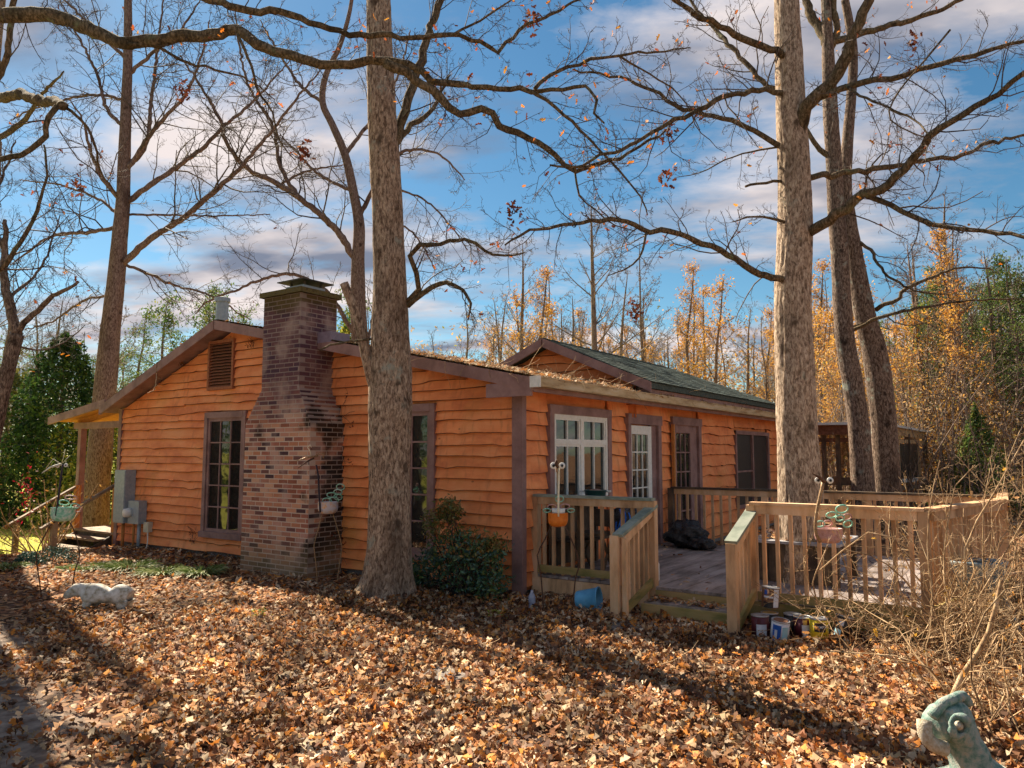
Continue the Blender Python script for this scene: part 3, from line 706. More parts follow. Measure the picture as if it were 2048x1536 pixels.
def railing(a, b, zt, zb, m_, mtop, n_=None, cap=True, pitch=.128, bw=.036, zt2=None, zb2=None, overlap=0):
    """rail from a to b (x,y): cap, top rail, bottom rail and separate balusters; zt2/zb2 for a falling rail"""
    a = Vector((a[0],a[1],0)); b = Vector((b[0],b[1],0)); d = (b-a); Ln = d.length; d.normalize(); sd_ = Vector((d.y,-d.x,0))
    zt2 = zt if zt2 is None else zt2; zb2 = zb if zb2 is None else zb2
    Z = lambda v, z: Vector((v.x, v.y, z))
    part('top_rail', Buf().beam(Z(a,zt-.075)+sd_*.024, Z(b,zt2-.075)+sd_*.024, .036, .088), m_, deck)
    part('bottom_rail', Buf().beam(Z(a,zb+.045)+sd_*.022, Z(b,zb2+.045)+sd_*.022, .036, .085), M['greenwood'] if m_ is M['cedarpost'] else m_, deck)
    if cap: part('rail_cap', Buf().beam(Z(a-d*overlap,zt-.014), Z(b+d*overlap,zt2-.014), .125, .032), mtop, deck)
    n_ = n_ or max(1, int(Ln/pitch))
    for k in range(n_):
        t_ = (k+.5)/n_; p = a.lerp(b, t_); t1 = zt*(1-t_)+zt2*t_; b1 = zb*(1-t_)+zb2*t_
        r_ = rng.uniform(-.006,.006)
        q = p + sd_*(-.014)
        part('baluster', Buf().hexa([tuple(q+d*sx*bw/2+sd_*sy*bw/2+Vector((0,0,zz))+d*(r_ if zz>b1+.1 else 0)) for zz in (b1-.02, t1-.034) for sx, sy in ((-1,-1),(1,-1),(1,1),(-1,1))]), m_, deck)
for x_ in FX: post(x_, DY, -.1, RT-.03)
post(1.50, DY+.02, .1, RT-.03)
railing((.11,DY),(1.585,DY), RT, DZ+.03, M['cedarpost'], M['captop'], n_=11, overlap=.06)
railing((2.81,DY),(4.31,DY), RT, DZ-.02, M['cedarpost'], M['cedarpost'], n_=11, overlap=.06)
railing((4.40,DY+.05),(4.90,2.35), RT, DZ, M['cedarpost'], M['cedarpost'], n_=16, overlap=.03)
railing((4.92,2.46),(4.88,4.34), RT-.02, DZ, M['cedarpost'], M['cedarpost'], n_=13, overlap=.03)
post(4.88,4.40,0,RT-.05); post(4.91,2.40,0,RT-.03)
railing((.20,4.40),(4.80,4.40), 1.17, .13, M['cedarpost'], M['olddark'], n_=32, overlap=.05)
post(.13,4.40,.0,1.15,M['olddark']); post(1.7,4.42,.0,1.15); post(3.2,4.42,.0,1.15)
# stair: newels, falling rails, treads and risers
NY = -.42
for x_ in (1.50, 2.76): 
    post(x_, NY, -.12, .865, s_=.095)
post(1.60-.0, NY+.02, -.12, .84, s_=.05)
railing((1.545,NY+.05),(1.615,DY-.03), .88, .02, M['cedarpost'], M['captop'], n_=6, zt2=1.16, zb2=.26, overlap=.075)
railing((2.76,NY+.05),(2.76,DY-.03), .89, .02, M['cedarpost'], M['captop'], n_=5, zt2=1.17, zb2=.26, overlap=.075)
part('step', Buf().box((1.66,DY-.31,.10),(2.71,DY-.045,.135)), M['deckgrey'], deck)
part('step', Buf().box((1.66,DY-.045,.06),(2.71,DY-.012,DZ-.034)), M['greenwood'], deck)
part('riser', Buf().box((1.64,DY-.35,-.06),(2.73,DY-.312,.115)), M['greenwood'], deck)
part('riser', Buf().box((1.64,DY-.30,-.06),(1.66,DY-.05,.10)), M['greenwood'], deck)
# bench board that rings the oak, with its skirt
M['benchtop'] = noise_mat('weathered_bench_top', [(.22,.22,.24),(.40,.39,.41)], nscale=3, coord='World')
bench = thing('tree_bench', 'grey weathered bench built round the big oak on the deck', 'bench', (2.87, 1.78, DZ))
for (a, b2) in (((2.32,1.22),(3.42,1.42)),((2.32,2.14),(3.42,2.34)),((2.32,1.42),(2.52,2.14)),((3.22,1.42),(3.42,2.14))):
    part('seat_board', Buf().box((a[0],a[1],.70),(b2[0],b2[1],.73)), M['benchtop'], bench)
for x_, y_ in ((2.38,1.28),(3.36,1.28),(2.38,2.28),(3.36,2.28)): part('leg', Buf().box((x_-.04,y_-.04,DZ),(x_+.04,y_+.04,.70)), M['olddark'], bench)
k = 0
while k < 9: part('skirt_board', Buf().box((2.42+.102*k,1.30,DZ+.01),(2.42+.102*k+.094,1.325,.69)), M['olddark'], bench); k += 1
# leaves and debris piled on the bench are added with the litter

# ------------------------------------------------------------------ side porch steps on the left
M['porchwood'] = dwood('grey_brown_porch_wood', [(.14,.09,.06),(.25,.17,.11),(.36,.27,.17)], scale=(2,2,2))
ps = thing('porch_steps', 'brown wooden porch landing with steps and two slanting handrails left of the house', 'steps', (-10.2, -.4, -.3))
part('landing', Buf().box((-10.95,-.06,.17),(-9.42,1.6,.21)), M['porchwood'], ps)
for k, (y0, z_) in enumerate(((-.36,.06),(-.66,-.09))): 
    part('tread', Buf().box((-10.95,y0,z_),(-9.52,y0+.30,z_+.04)), M['porchwood'], ps)
for x_ in (-10.93,-9.53): part('stringer', Buf().hexa([(x_,-.85,-.4),(x_+.04,-.85,-.4),(x_+.04,-.02,-.25),(x_,-.02,-.25),(x_,-.85,-.25),(x_+.04,-.85,-.25),(x_+.04,-.02,.165),(x_,-.02,.165)]), M['olddark'], ps)
part('skirt', Buf().box((-10.95,-.02,-.4),(-9.44,.02,.165)), M['olddark'], ps)
part('skirt', Buf().box((-9.50,.02,-.4),(-9.46,1.6,.165)), M['olddark'], ps)
for x_, zt in ((-9.50, 1.12), (-11.02, 1.05)):
    part('handrail', Buf().beam((x_,-1.32,zt-.74),(x_,-.02,zt),.09,.045), M['porchwood'], ps)
    part('post', Buf().box((x_-.045,-1.14,gnd(x_,-1.1)-.1),(x_+.045,-1.05,zt-.62)), M['porchwood'], ps)
    part('post', Buf().box((x_-.05,-.04,.0),(x_+.05,.06,zt+.03)), M['cedar'], ps)
part('panel', Buf().box((-9.47,.07,.21),(-9.40,.10,1.1)), M['cedar'], ps)
pk = Buf().lathe([(.10,0),(.12,.02),(.13,.36),(.14,.36),(.14,.40),(.02,.42)], (-9.75,.55,.21), 18)
single('metal_bin', pk, M['metal_grey'], 'small dark blue-grey metal bin standing on the porch landing', 'bin', smooth=False)

# ------------------------------------------------------------------ screened porch building at the far end
M['redwood'] = noise_mat('dark_red_beam', [(.10,.045,.03),(.19,.09,.06)], nscale=3, coord='World')
M['tanwood'] = noise_mat('tan_fascia', [(.38,.24,.12),(.52,.36,.2)], nscale=3, coord='World')
M['whiteedge'] = noise_mat('pale_roof_edge', [(.45,.46,.45),(.62,.62,.6)], nscale=5, rough=.5, coord='World')
sh = thing('screened_porch', 'open-sided brown garden porch with a flat pale-edged roof beyond the deck trees', 'porch', (1.5, 13.3, 0))
y0, y1, x0, x1 = 12.9, 17.5, -.4, 2.05
part('roof', Buf().hexa([(x0-.2,y0-.5,2.47),(x1+.25,y0-.5,2.43),(x1+.75,y1+.3,2.33),(x0-.2,y1+.3,2.47),(x0-.2,y0-.5,2.53),(x1+.25,y0-.5,2.49),(x1+.75,y1+.3,2.39),(x0-.2,y1+.3,2.53)]), M['whiteedge'], sh)
part('beam', Buf().box((x0,y0-.3,2.20),(x1+.1,y0-.22,2.45)), M['redwood'], sh)
part('beam', Buf().hexa([(x1+.12,y0-.35,2.22),(x1+.18,y0-.35,2.22),(x1+.62,y1+.1,2.15),(x1+.56,y1+.1,2.15),(x1+.12,y0-.35,2.42),(x1+.18,y0-.35,2.42),(x1+.62,y1+.1,2.34),(x1+.56,y1+.1,2.34)]), M['tanwood'], sh)
part('beam', Buf().box((x0,y0-.1,2.02),(x1,y0-.02,2.12)), M['redwood'], sh)
part('rail', Buf().box((x0,y0-.1,.92),(x1,y0-.02,1.12)), M['olddark'], sh)
part('rail', Buf().box((x0,y0-.1,.12),(x1,y0-.02,.22)), M['olddark'], sh)
for xx in (x0, .45, .78, 1.12, 1.5, x1-.05): part('post', Buf().box((xx,y0-.14,-.1),(xx+.10,y0-.02,2.20)), M['olddark'], sh)
for i_, yy in enumerate((y0+.1, 14.2, 15.4, 16.5, y1)):
    xx = x1+.1+.44*(yy-y0)/(y1-y0); part('post', Buf().box((xx,yy,-.1),(xx+.12,yy+.12,2.25)), M['tanwood'] if i_ % 2 else M['olddark'], sh)
for zz, mm in ((2.0,M['tanwood']),(.95,M['whiteedge']),(.75,M['olddark'])):
    part('rail', Buf().hexa([(x1+.14,y0+.1,zz),(x1+.19,y0+.1,zz),(x1+.62,y1,zz),(x1+.57,y1,zz),(x1+.14,y0+.1,zz+.1),(x1+.19,y0+.1,zz+.1),(x1+.62,y1,zz+.1),(x1+.57,y1,zz+.1)]), mm, sh)
for i_, (ya, yb_) in enumerate(((14.3,15.4),(15.5,16.5))):
    xa = x1+.15+.44*(ya-y0)/(y1-y0); xb = x1+.15+.44*(yb_-y0)/(y1-y0)
    part('screen', Buf().hexa([(xa,ya,1.06),(xa+.02,ya,1.06),(xb+.02,yb_,1.06),(xb,yb_,1.06),(xa,ya,1.98),(xa+.02,ya,1.98),(xb+.02,yb_,1.98),(xb,yb_,1.98)]), M['screen'], sh)
part('floor', Buf().box((x0,y0,-.05),(x1+.1,y1,.10)), M['porchwood'], sh)

# ------------------------------------------------------------------ things on the deck
M['blackbag'] = noise_mat('black_plastic', [(.006,.006,.008),(.014,.013,.016)], nscale=3, rough=.28, spec=.6, bump=.9, bscale=9, bdist=.03)
def lumpy(c, r, sc, name, m_, label, cat, amp=.35, n=52, seed=1, zmin=None, freq=2.2):
    B = Buf(); c = Vector(c); B.ball(c, r, n, sc); vs = []
    for v in B.v:
        p = Vector(v) - c; k = 1 + amp*noise.noise(p.normalized()*freq + Vector((seed,0,0))) + amp*.45*noise.noise(p.normalized()*freq*3 + Vector((0,seed,0))) - amp*.35*abs(noise.noise(p.normalized()*freq*5 + Vector((0,0,seed))))
        q = c + p*k
        if zmin is not None: q.z = max(q.z, zmin)
        vs.append(tuple(q))
    B.v = vs; return single(name, B, m_, label, cat, smooth=True)
bagc = at(1338, 1082, 12.3)
lumpy((.62,3.75,DZ+.20), .28, (1.15,1.0,.78), 'garbage_bag', M['blackbag'], 'full black plastic garbage bag slumped on the deck beside the white door', 'garbage bag', seed=3, zmin=DZ+.004)
lumpy((.95,3.6,DZ+.10), .17, (1.3,1.0,.6), 'garbage_bag', M['blackbag'], 'small black plastic sack lying against the large garbage bag', 'garbage bag', seed=8, zmin=DZ+.004)
M['tote'] = noise_mat('olive_plastic', [(.10,.10,.065),(.16,.15,.10)], rough=.5)
tb = Buf().lathe([(.17,0),(.21,.36),(.23,.37),(.23,.40),(.20,.40),(.17,.34)], (1.02,.95,DZ), 4)
tb.v = [(1.02+(x-1.02)*1.25, .95+(y-.95)*.95, z) for x,y,z in tb.v]
single('storage_tub', tb, M['tote'], 'olive plastic tub standing behind the deck balusters', 'tub')
lumpy((1.0,.95,DZ+.60), .24, (1.1,.8,.9), 'garbage_bag', M['blackbag'], 'black plastic bag with blue ties on top of the olive tub', 'garbage bag', seed=13, amp=.25)
M['blue'] = noise_mat('bright_blue_cloth', [(.015,.10,.50),(.04,.22,.75)], rough=.6, nscale=8)
bc = Buf()
for k in range(6):
    a = k*.5; p0 = Vector((.98+.06*k,.74,DZ+.80-.02*k)); bc.tube(spline([p0, p0+Vector((.03,-.02,-.08)), p0+Vector((.0,-.03,-.20)), p0+Vector((-.05,-.01,-.27)), p0+Vector((-.06,.02,-.16))], .03), .009, 5)
single('blue_cord', bc, M['blue'], 'bright blue cord looped over the black bag behind the balusters', 'cord', smooth=True)
# potting bench with a plank top under the white window
pbn = thing('potting_bench', 'narrow plank-topped potting bench under the white casement window', 'bench', (.35, 1.0, DZ))
part('top_plank', Buf().box((.09,.50,1.10),(.34,1.72,1.13)), M['benchtop'], pbn); part('top_plank', Buf().box((.35,.50,1.10),(.58,1.72,1.128)), M['benchtop'], pbn)
for x_, y_ in ((.14,.56),(.52,.56),(.14,1.66),(.52,1.66)): part('leg', Buf().box((x_-.03,y_-.03,DZ),(x_+.03,y_+.03,1.10)), M['olddark'], pbn)
part('shelf', Buf().box((.12,.55,.62),(.55,1.66,.65)), M['olddark'], pbn)
part('back_panel', Buf().box((.09,.50,.30),(.11,1.7,1.05)), M['olddark'], pbn)
M['greenpot'] = noise_mat('dark_green_enamel', [(.004,.035,.032),(.008,.06,.052)], rough=.3, spec=.6, bump=0)
gp = thing('enamel_pot', 'dark green enamel roasting pot on the plank bench by the window', 'pot', (.42,1.15,1.13))
part('body', Buf().lathe([(.10,0),(.135,.03),(.14,.11),(.15,.115),(.15,.125),(.13,.125),(.125,.04)], (.42,1.15,1.13), 24), M['greenpot'], gp, smooth=True)
dd = Vector((math.cos(YAW), math.sin(YAW), 0))
for s_ in (-1,1):
    c = Vector((.42,1.15,1.235)); part('handle', Buf().tube([c+dd*s_*.14+Vector((0,0,.0)), c+dd*s_*.19, c+dd*s_*.21], .012, 8), M['white'], gp, smooth=True)
part('soil', Buf().ball((.42,1.15,1.235), .10, 12, (1,1,.35)), noise_mat('pinkish_soil', [(.25,.14,.10),(.40,.25,.19)], nscale=20), gp, smooth=True)
# white jug behind the rail and small scattered pots
single('plastic_jug', Buf().lathe([(.06,0),(.07,.02),(.07,.2),(.03,.27),(.03,.3)], (1.50,.55,DZ), 14), M['white'], 'white plastic jug standing just inside the deck by the stair post', 'jug', smooth=True)
wc = thing('deck_chair', 'dark folding chair frame standing in the shade behind the left balusters', 'chair', (.62,.75,DZ))
for a_, b2 in (((.45,.60),(.48,.95)),((.80,.60),(.77,.95))):
    part('leg', Buf().beam((a_[0],a_[1],DZ),(b2[0],b2[1],.72),.03,.03), M['olddark'], wc); part('leg', Buf().beam((b2[0],b2[1],DZ),(a_[0],a_[1],.72),.03,.03), M['olddark'], wc)
part('seat', Buf().box((.43,.58,.72),(.82,.98,.75)), M['olddark'], wc); part('backrest', Buf().box((.43,.97,.80),(.82,1.0,1.02)), M['olddark'], wc)

# ------------------------------------------------------------------ paint cans, bucket
def plain(name, c, rough=.5, spec=.5, metal=0, bump=0):
    m_, t_, b_2 = mat(name, rough, spec, metal); b_2.inputs['Base Color'].default_value = (*c, 1); return m_
M['tin'] = noise_mat('dull_tin', [(.35,.36,.38),(.55,.56,.58)], rough=.35, metal=.7, nscale=6)
cm = dict(white=noise_mat('can_white', [(.55,.57,.66),(.72,.73,.78)], rough=.4, bump=0), yellow=noise_mat('can_yellow', [(.62,.45,.02),(.74,.56,.04)], rough=.4, bump=0), maroon=plain('can_maroon', (.09,.012,.022)), black=plain('can_black', (.012,.012,.016)), blue=plain('can_blue', (.01,.09,.42)), brown=noise_mat('can_lid_brown', [(.14,.055,.03),(.25,.12,.07)]), sky_=plain('can_pale_blue', (.35,.62,.75)), gold=plain('can_gold', (.65,.42,.12)), bronze=noise_mat('can_bronze', [(.12,.06,.04),(.22,.12,.08)]))
to_cam = lambda x, y: math.atan2(CAM.y - y, CAM.x - x)
def can(x, y, body, lid, labels, label, tilt=(0,0), z=None, s_=1.0, words=None):
    """gallon can: body, rim, recessed lid, bail handle, curved label patches (angle0, angle1, z0, z1, material)"""
    z = gnd(x, y) + .015 if z is None else z; Rr, H_ = .0825*s_, .19*s_
    th_ = thing('paint_can', label, 'paint can', (x, y, z), 'paint cans beside the deck steps')
    th_.rotation_euler = (tilt[0], tilt[1], 0)
    def lp(nm, B, m_, sm=False): return link(nm, B.mesh(nm, (0,0,0), sm), m_, th_)
    lp('body', Buf().lathe([(Rr,0),(Rr,H_)], (0,0,0), 28), body, True)
    for k in range(2): pass
    lp('rim', Buf().lathe([(Rr+.002,H_-.006),(Rr+.003,H_+.004),(Rr-.006,H_+.006),(Rr-.010,H_-.003)], (0,0,.001), 28), M['tin'], True)
    lp('lid', Buf().lathe([(Rr-.012,H_-.004),(Rr-.016,H_+.002),(Rr-.03,H_+.001)], (0,0,.003), 28), lid, True)
    base_a = to_cam(x, y)
    for a0, a1, z0, z1, m_ in labels:
        B = Buf(); n_ = max(2, int((a1-a0)/.12)); rr = Rr + .0012 + .0005*labels.index((a0,a1,z0,z1,m_))
        for i_ in range(n_+1):
            a = base_a + a0 + (a1-a0)*i_/n_; B.v += [(rr*math.cos(a), rr*math.sin(a), H_*z0), (rr*math.cos(a), rr*math.sin(a), H_*z1)]
        B.f = [(2*i_, 2*i_+2, 2*i_+3, 2*i_+1) for i_ in range(n_)]
        lp('paper_label', B, m_)
    if words:
        cu = bpy.data.curves.new('lettering', 'FONT'); cu.resolution_u = 3; cu.body = words; cu.size = .034*s_; cu.align_x = 'CENTER'; cu.extrude = .0006; cu.offset = .0004
        tmp = bpy.data.objects.new('tmp', cu); col.objects.link(tmp); bpy.context.view_layer.update()
        me_t = bpy.data.meshes.new_from_object(tmp.evaluated_get(bpy.context.evaluated_depsgraph_get())); bpy.data.objects.remove(tmp)
        for v_ in me_t.vertices:
            ang = v_.co.x/(Rr+.003); v_.co.z -= (Rr+.003)*(1-math.cos(ang)); v_.co.x = (Rr+.003)*math.sin(ang)
        me_t.name = 'lettering'; o = link('lettering', me_t, cm['white'], th_)
        a = base_a + .12; o.location = ((Rr+.004)*math.cos(a), (Rr+.004)*math.sin(a), H_*.60); o.rotation_euler = (R(90), 0, a + R(90))
    a = base_a + 1.2
    pts = [(Rr*math.cos(a+math.pi*i_/8)*1.03, Rr*math.sin(a+math.pi*i_/8)*1.03, H_*.8 - .07*math.sin(math.pi*i_/8)) for i_ in range(9)]
    lp('bail', Buf().tube(pts, .0018, 4), M['tin'])
    return th_
can(2.98,-.30, cm['maroon'], M['tin'], [(-.45,.75,.03,.62,cm['white']),(-.35,.05,.62,.9,cm['maroon'])], 'maroon paint can with a white label, leftmost in front of the newel post')
can(3.175,-.38, cm['white'], cm['brown'], [(-.9,.1,.08,.86,cm['blue']),(-.62,-.30,.05,.62,cm['white']),(.25,.9,.1,.8,cm['sky_'])], 'leaning white and blue paint can with a brown paint-crusted lid', (R(4), R(8)))
can(3.02,-.12, cm['black'], cm['gold'], [], 'tin with a pale gold lid at the back of the group, under the stacked can', s_=.98)
can(3.02,-.10, cm['bronze'], M['tin'], [(-.2,.9,.0,1.0,cm['bronze']),(.35,1.1,.05,.95,cm['white']),(-.75,-.4,.66,.92,cm['blue']),(-.8,.3,.0,.3,cm['black']),(-.8,.3,.5,.6,cm['white'])], 'bronze and white paint can stacked on another can', (R(-3), R(4)), z=.235)
can(3.34,-.16, cm['maroon'], M['tin'], [(-.1,.9,.05,.68,cm['white']),(.05,.45,.70,.92,cm['gold'])], 'maroon and white paint can between the leaning can and the yellow can')
can(3.50,-.22, cm['yellow'], M['tin'], [(-.5,.75,.42,.86,cm['black'])], 'yellow paint can with a black label', words='OLYMPIC')
can(3.65,-.06, cm['black'], M['tin'], [(-.8,-.1,.02,.35,cm['sky_']),(-.5,0,.55,.85,cm['white'])], 'black paint can tipped against the deck rim right of the yellow can', (R(-10), R(14)))
can(3.22,-.05, cm['black'], M['tin'], [], 'plain dark paint can hidden at the back against the deck rim', s_=1.0)
M['bluebucket'] = noise_mat('sky_blue_plastic', [(.10,.36,.62),(.16,.46,.72)], rough=.4, spec=.4, bump=.05)
bk_ = at(1176, 1190, 8.55); bk_.z = gnd(bk_.x, bk_.y) + .10
bax = (dd*1.0 + Vector((0,0,.10)) + Vector((.2,-.35,0))).normalized()
B = Buf().lathe([(.02,.004),(.088,0),(.093,.012),(.096,.02),(.128,.25),(.135,.25),(.136,.262),(.125,.262),(.118,.24),(.085,.02),(.02,.02)], bk_ - bax*.13, 32, bax)
single('bucket', B, M['bluebucket'], 'sky blue plastic bucket lying on its side beside the deck rim', 'bucket', smooth=True)
M['clear'] = noise_mat('cloudy_plastic', [(.25,.27,.38),(.45,.46,.55)], rough=.25)
jb = at(1064,1190,8.6); single('plastic_bottle', Buf().lathe([(.03,0),(.04,.02),(.04,.14),(.015,.19),(.015,.21)], (jb.x, jb.y, gnd(jb.x,jb.y)), 12), M['clear'], 'cloudy plastic bottle in the shade under the deck corner', 'bottle', smooth=True)

# ------------------------------------------------------------------ scrap-metal yard birds
M['rust'] = noise_mat('rusty_steel', [(.07,.035,.025),(.15,.08,.05)], nscale=20, rough=.8, metal=.3)
M['darksteel'] = noise_mat('dark_painted_steel', [(.025,.022,.035),(.06,.05,.07)], nscale=12, rough=.5, metal=.4)
M['brasslike'] = noise_mat('worn_brown_steel', [(.20,.12,.06),(.42,.28,.16)], nscale=15, rough=.55, metal=.3)
M['verdi'] = noise_mat('chipped_mint_paint', [(.12,.42,.32),(.28,.58,.46),(.40,.20,.14)], nscale=9, rough=.5, pos=(.3,.75))
M['mintwhite'] = noise_mat('mint_and_white_paint', [(.10,.36,.20),(.28,.55,.42),(.62,.66,.62)], nscale=5, rough=.5)
M['orangepaint'] = noise_mat('orange_enamel', [(.62,.15,.015),(.74,.22,.03)], nscale=5, rough=.35, spec=.5)
M['pinkpaint'] = noise_mat('faded_pink_paint', [(.35,.16,.13),(.50,.30,.30),(.62,.34,.22)], nscale=5, rough=.5)
M['ivory'] = noise_mat('ivory_paint', [(.66,.60,.42),(.76,.72,.58)], nscale=8, rough=.5)
M['lilacwhite'] = noise_mat('white_and_orange_paint', [(.55,.52,.62),(.62,.58,.60),(.70,.36,.12)], nscale=4, rough=.5)
M['black'] = plain('black_enamel', (.01,.01,.01), .3)
def bird(label, Z, body, neckpts, legs, loops, m_body, m_neck, m_leg, m_loop, eyes=None, beak=None, neck_r=.012, extra=None, bucketlike=True):
    """body=(cx,cy,half width,half height) and all points are photograph positions at distance Z"""
    cx, cy, hw, hh = body; s_ = Z/1506.0
    foot = at(*legs[0][-1], Z); base = Vector((foot.x, foot.y, gnd(foot.x, foot.y)))
    th_ = thing('yard_bird', label, 'garden sculpture', tuple(base), 'scrap-metal birds standing in the yard')
    c = at(cx, cy, Z)
    B = Buf().lathe([(.25,-.9),(.72,-.78),(.93,-.4),(1.0,.1),(.99,.9),(1.02,.95),(.93,.95),(.9,.2)], (0,0,0), 24)
    B.v = [tuple(c + dd*(x*hw*s_) + Vector((-dd.y,dd.x,0))*(y*hw*s_*.8) + Vector((0,0,z*hh*s_))) for x, y, z in B.v]
    part('body', B, m_body, th_, smooth=True)
    fwd = Vector((dd.y,-dd.x,0))
    for i_, lg in enumerate(legs):
        pts = [at(px, py, Z) + fwd*((-.05 if i_ else .05)) for px, py in lg]; pts[-1].z = min(pts[-1].z, gnd(pts[-1].x, pts[-1].y)) - .03
        part('leg', Buf().tube(spline(pts, .08), .0075, 8), m_leg, th_, smooth=True)
    nk = [at(px, py, Z) + fwd*(hw*s_*.72) for px, py in neckpts]
    part('neck', Buf().tube(spline(nk, .05), neck_r, 10), m_neck, th_, smooth=True)
    for q in (beak or []):
        pts = [at(px, py, Z) + fwd*(hw*s_*.72 + f_) for px, py, f_ in q[0]]
        part('beak', Buf().tube(pts, q[1], 8), q[2] if len(q) > 2 else m_leg, th_, smooth=True)
    for px, py, r_ in (eyes or []):
        p = at(px, py, Z) + fwd*(hw*s_*.72 + .02)
        e = part('eye', Buf().lathe([(r_,0),(r_*1.05,.004),(r_,.010),(r_*.5,.012)], p, 18, fwd), M['white'], th_, smooth=True)
        part('pupil', Buf().lathe([(r_*.45,.012),(r_*.4,.018)], p, 14, fwd), M['black'], th_, parent=e, smooth=True)
    for px, py, rx, ry, tilt in loops:
        p = at(px, py, Z); pts = []
        for k in range(17):
            a = 2*math.pi*k/16; pts.append(p + (dd*math.cos(a+tilt)*rx + Vector((0,0,1))*math.sin(a+tilt)*ry)*s_ + fwd*(.02*math.sin(a)))
        part('chain_link', Buf().tube(pts, .0075, 6, cap=False), m_loop if not isinstance(m_loop, list) else m_loop[loops.index((px,py,rx,ry,tilt)) % len(m_loop)], th_, smooth=True)
    for nm, B2, m2 in (extra(Z, fwd, s_) if extra else []): part(nm, B2, m2, th_, smooth=True)
    return th_
bird('tall yard bird with a mint-green pot body at the far left beside the porch steps', 9.3, (126,1029,23,15), [(122,1030),(126,1000),(131,960),(135,928)],
     [[(108,1046),(92,1075),(78,1108),(84,1160),(90,1188)], [(136,1046),(148,1075),(155,1112),(146,1140),(137,1165)]],
     [(150,1012,8,5,.3),(155,1018,8,6,0),(128,1005,10,5,.1),(142,995,12,4,0)], M['mintwhite'], M['darksteel'], M['rust'], [M['verdi'],M['pinkpaint']],
     eyes=[(144,930,.022),(128,932,.020)], beak=[([(134,928,.02),(122,934,.12),(114,945,.2)], [.016,.012,.004], M['ivory'])],
     extra=lambda Z, f, s_: [('crest', Buf().tube([at(135,926,Z)+f*.12, at(140,910,Z)+f*.12, at(142,898,Z)+f*.12], .003, 5).tube([at(137,926,Z)+f*.12, at(150,912,Z)+f*.12], .003, 5).tube([at(132,926,Z)+f*.12, at(118,918,Z)+f*.12, at(104,936,Z)+f*.12], .004, 5), M['ivory'])])
bird('yard bird with white chain tail feathers standing in front of the brick chimney', 10.15, (656,1016,20,13), [(644,1024),(642,990),(640,950),(636,930)],
     [[(646,1028),(638,1060),(630,1090),(634,1125),(638,1158)], [(664,1028),(674,1060),(682,1096),(678,1125),(672,1160)]],
     [(654,1002,9,6,0),(668,1000,9,6,.2),(676,994,8,6,0),(664,990,10,5,.2),(676,984,8,5,.3),(681,974,8,6,.1)], M['lilacwhite'], M['darksteel'], M['brasslike'], M['mintwhite'],
     beak=[([(640,912,.0),(622,914,.05),(600,922,.1)], [.012,.012,.004], M['brasslike']), ([(632,916,.0),(618,924,.05),(604,936,.1)], [.012,.010,.004], M['rust']), ([(632,914,0),(640,907,0),(652,908,0),(650,916,0)], .008, M['brasslike']), ([(626,912,0),(624,902,0),(619,895,0),(624,889,0),(627,895,0)], .006, M['ivory'])])
bird('yard bird with an orange saucepan body and ivory neck before the left deck railing', 8.3, (1116,1040,20,15), [(1116,1032),(1116,990),(1117,935)],
     [[(1130,1054),(1145,1085),(1158,1125),(1150,1155),(1143,1182)], [(1102,1054),(1090,1080),(1075,1112),(1082,1150),(1088,1190)]],
     [(1094,1021,7,4,0),(1142,1021,7,4,0),(1119,998,8,6,0),(1104,1014,9,5,.2),(1130,1013,9,5,-.2)], M['orangepaint'], M['ivory'], M['rust'], [M['verdi'],M['verdi'],M['verdi'],M['pinkpaint'],M['pinkpaint']],
     eyes=[(1106,931,.036),(1123,931,.034)], beak=[([(1113,935,.0),(1111,928,.03),(1112,920,.05)], [.02,.02,.010], M['rust']), ([(1113,935,.0),(1112,944,.03)], [.018,.006], M['brasslike'])],
     extra=lambda Z, f, s_: [('cup', Buf().lathe([(.07,0),(.075,.06),(.07,.06)], at(1117,1028,Z), 18), M['white'])])
bird('yard bird with faded pink body and curved brown neck before the right railing', 7.3, (1657,1072,27,16), [(1633,1082),(1625,1068),(1623,1045),(1628,1010),(1636,975),(1638,962)],
     [[(1651,1091),(1636,1125),(1621,1165),(1628,1195),(1638,1222)], [(1685,1100),(1696,1135),(1708,1180),(1703,1215),(1698,1246)]],
     [(1640,1048,9,6,0),(1655,1047,9,6,0),(1663,1030,10,6,0),(1684,1018,12,8,0),(1694,1034,9,6,.2),(1696,1048,9,7,.2),(1680,1036,8,6,0)], M['pinkpaint'], M['brasslike'], M['brasslike'], [M['verdi'],M['pinkpaint'],M['verdi']],
     eyes=[(1626,960,.030),(1650,960,.030)], beak=[([(1640,962,.0),(1625,953,.06),(1607,946,.12)], [.022,.014,.004], M['rust'])], neck_r=[.016]*1 and .016)

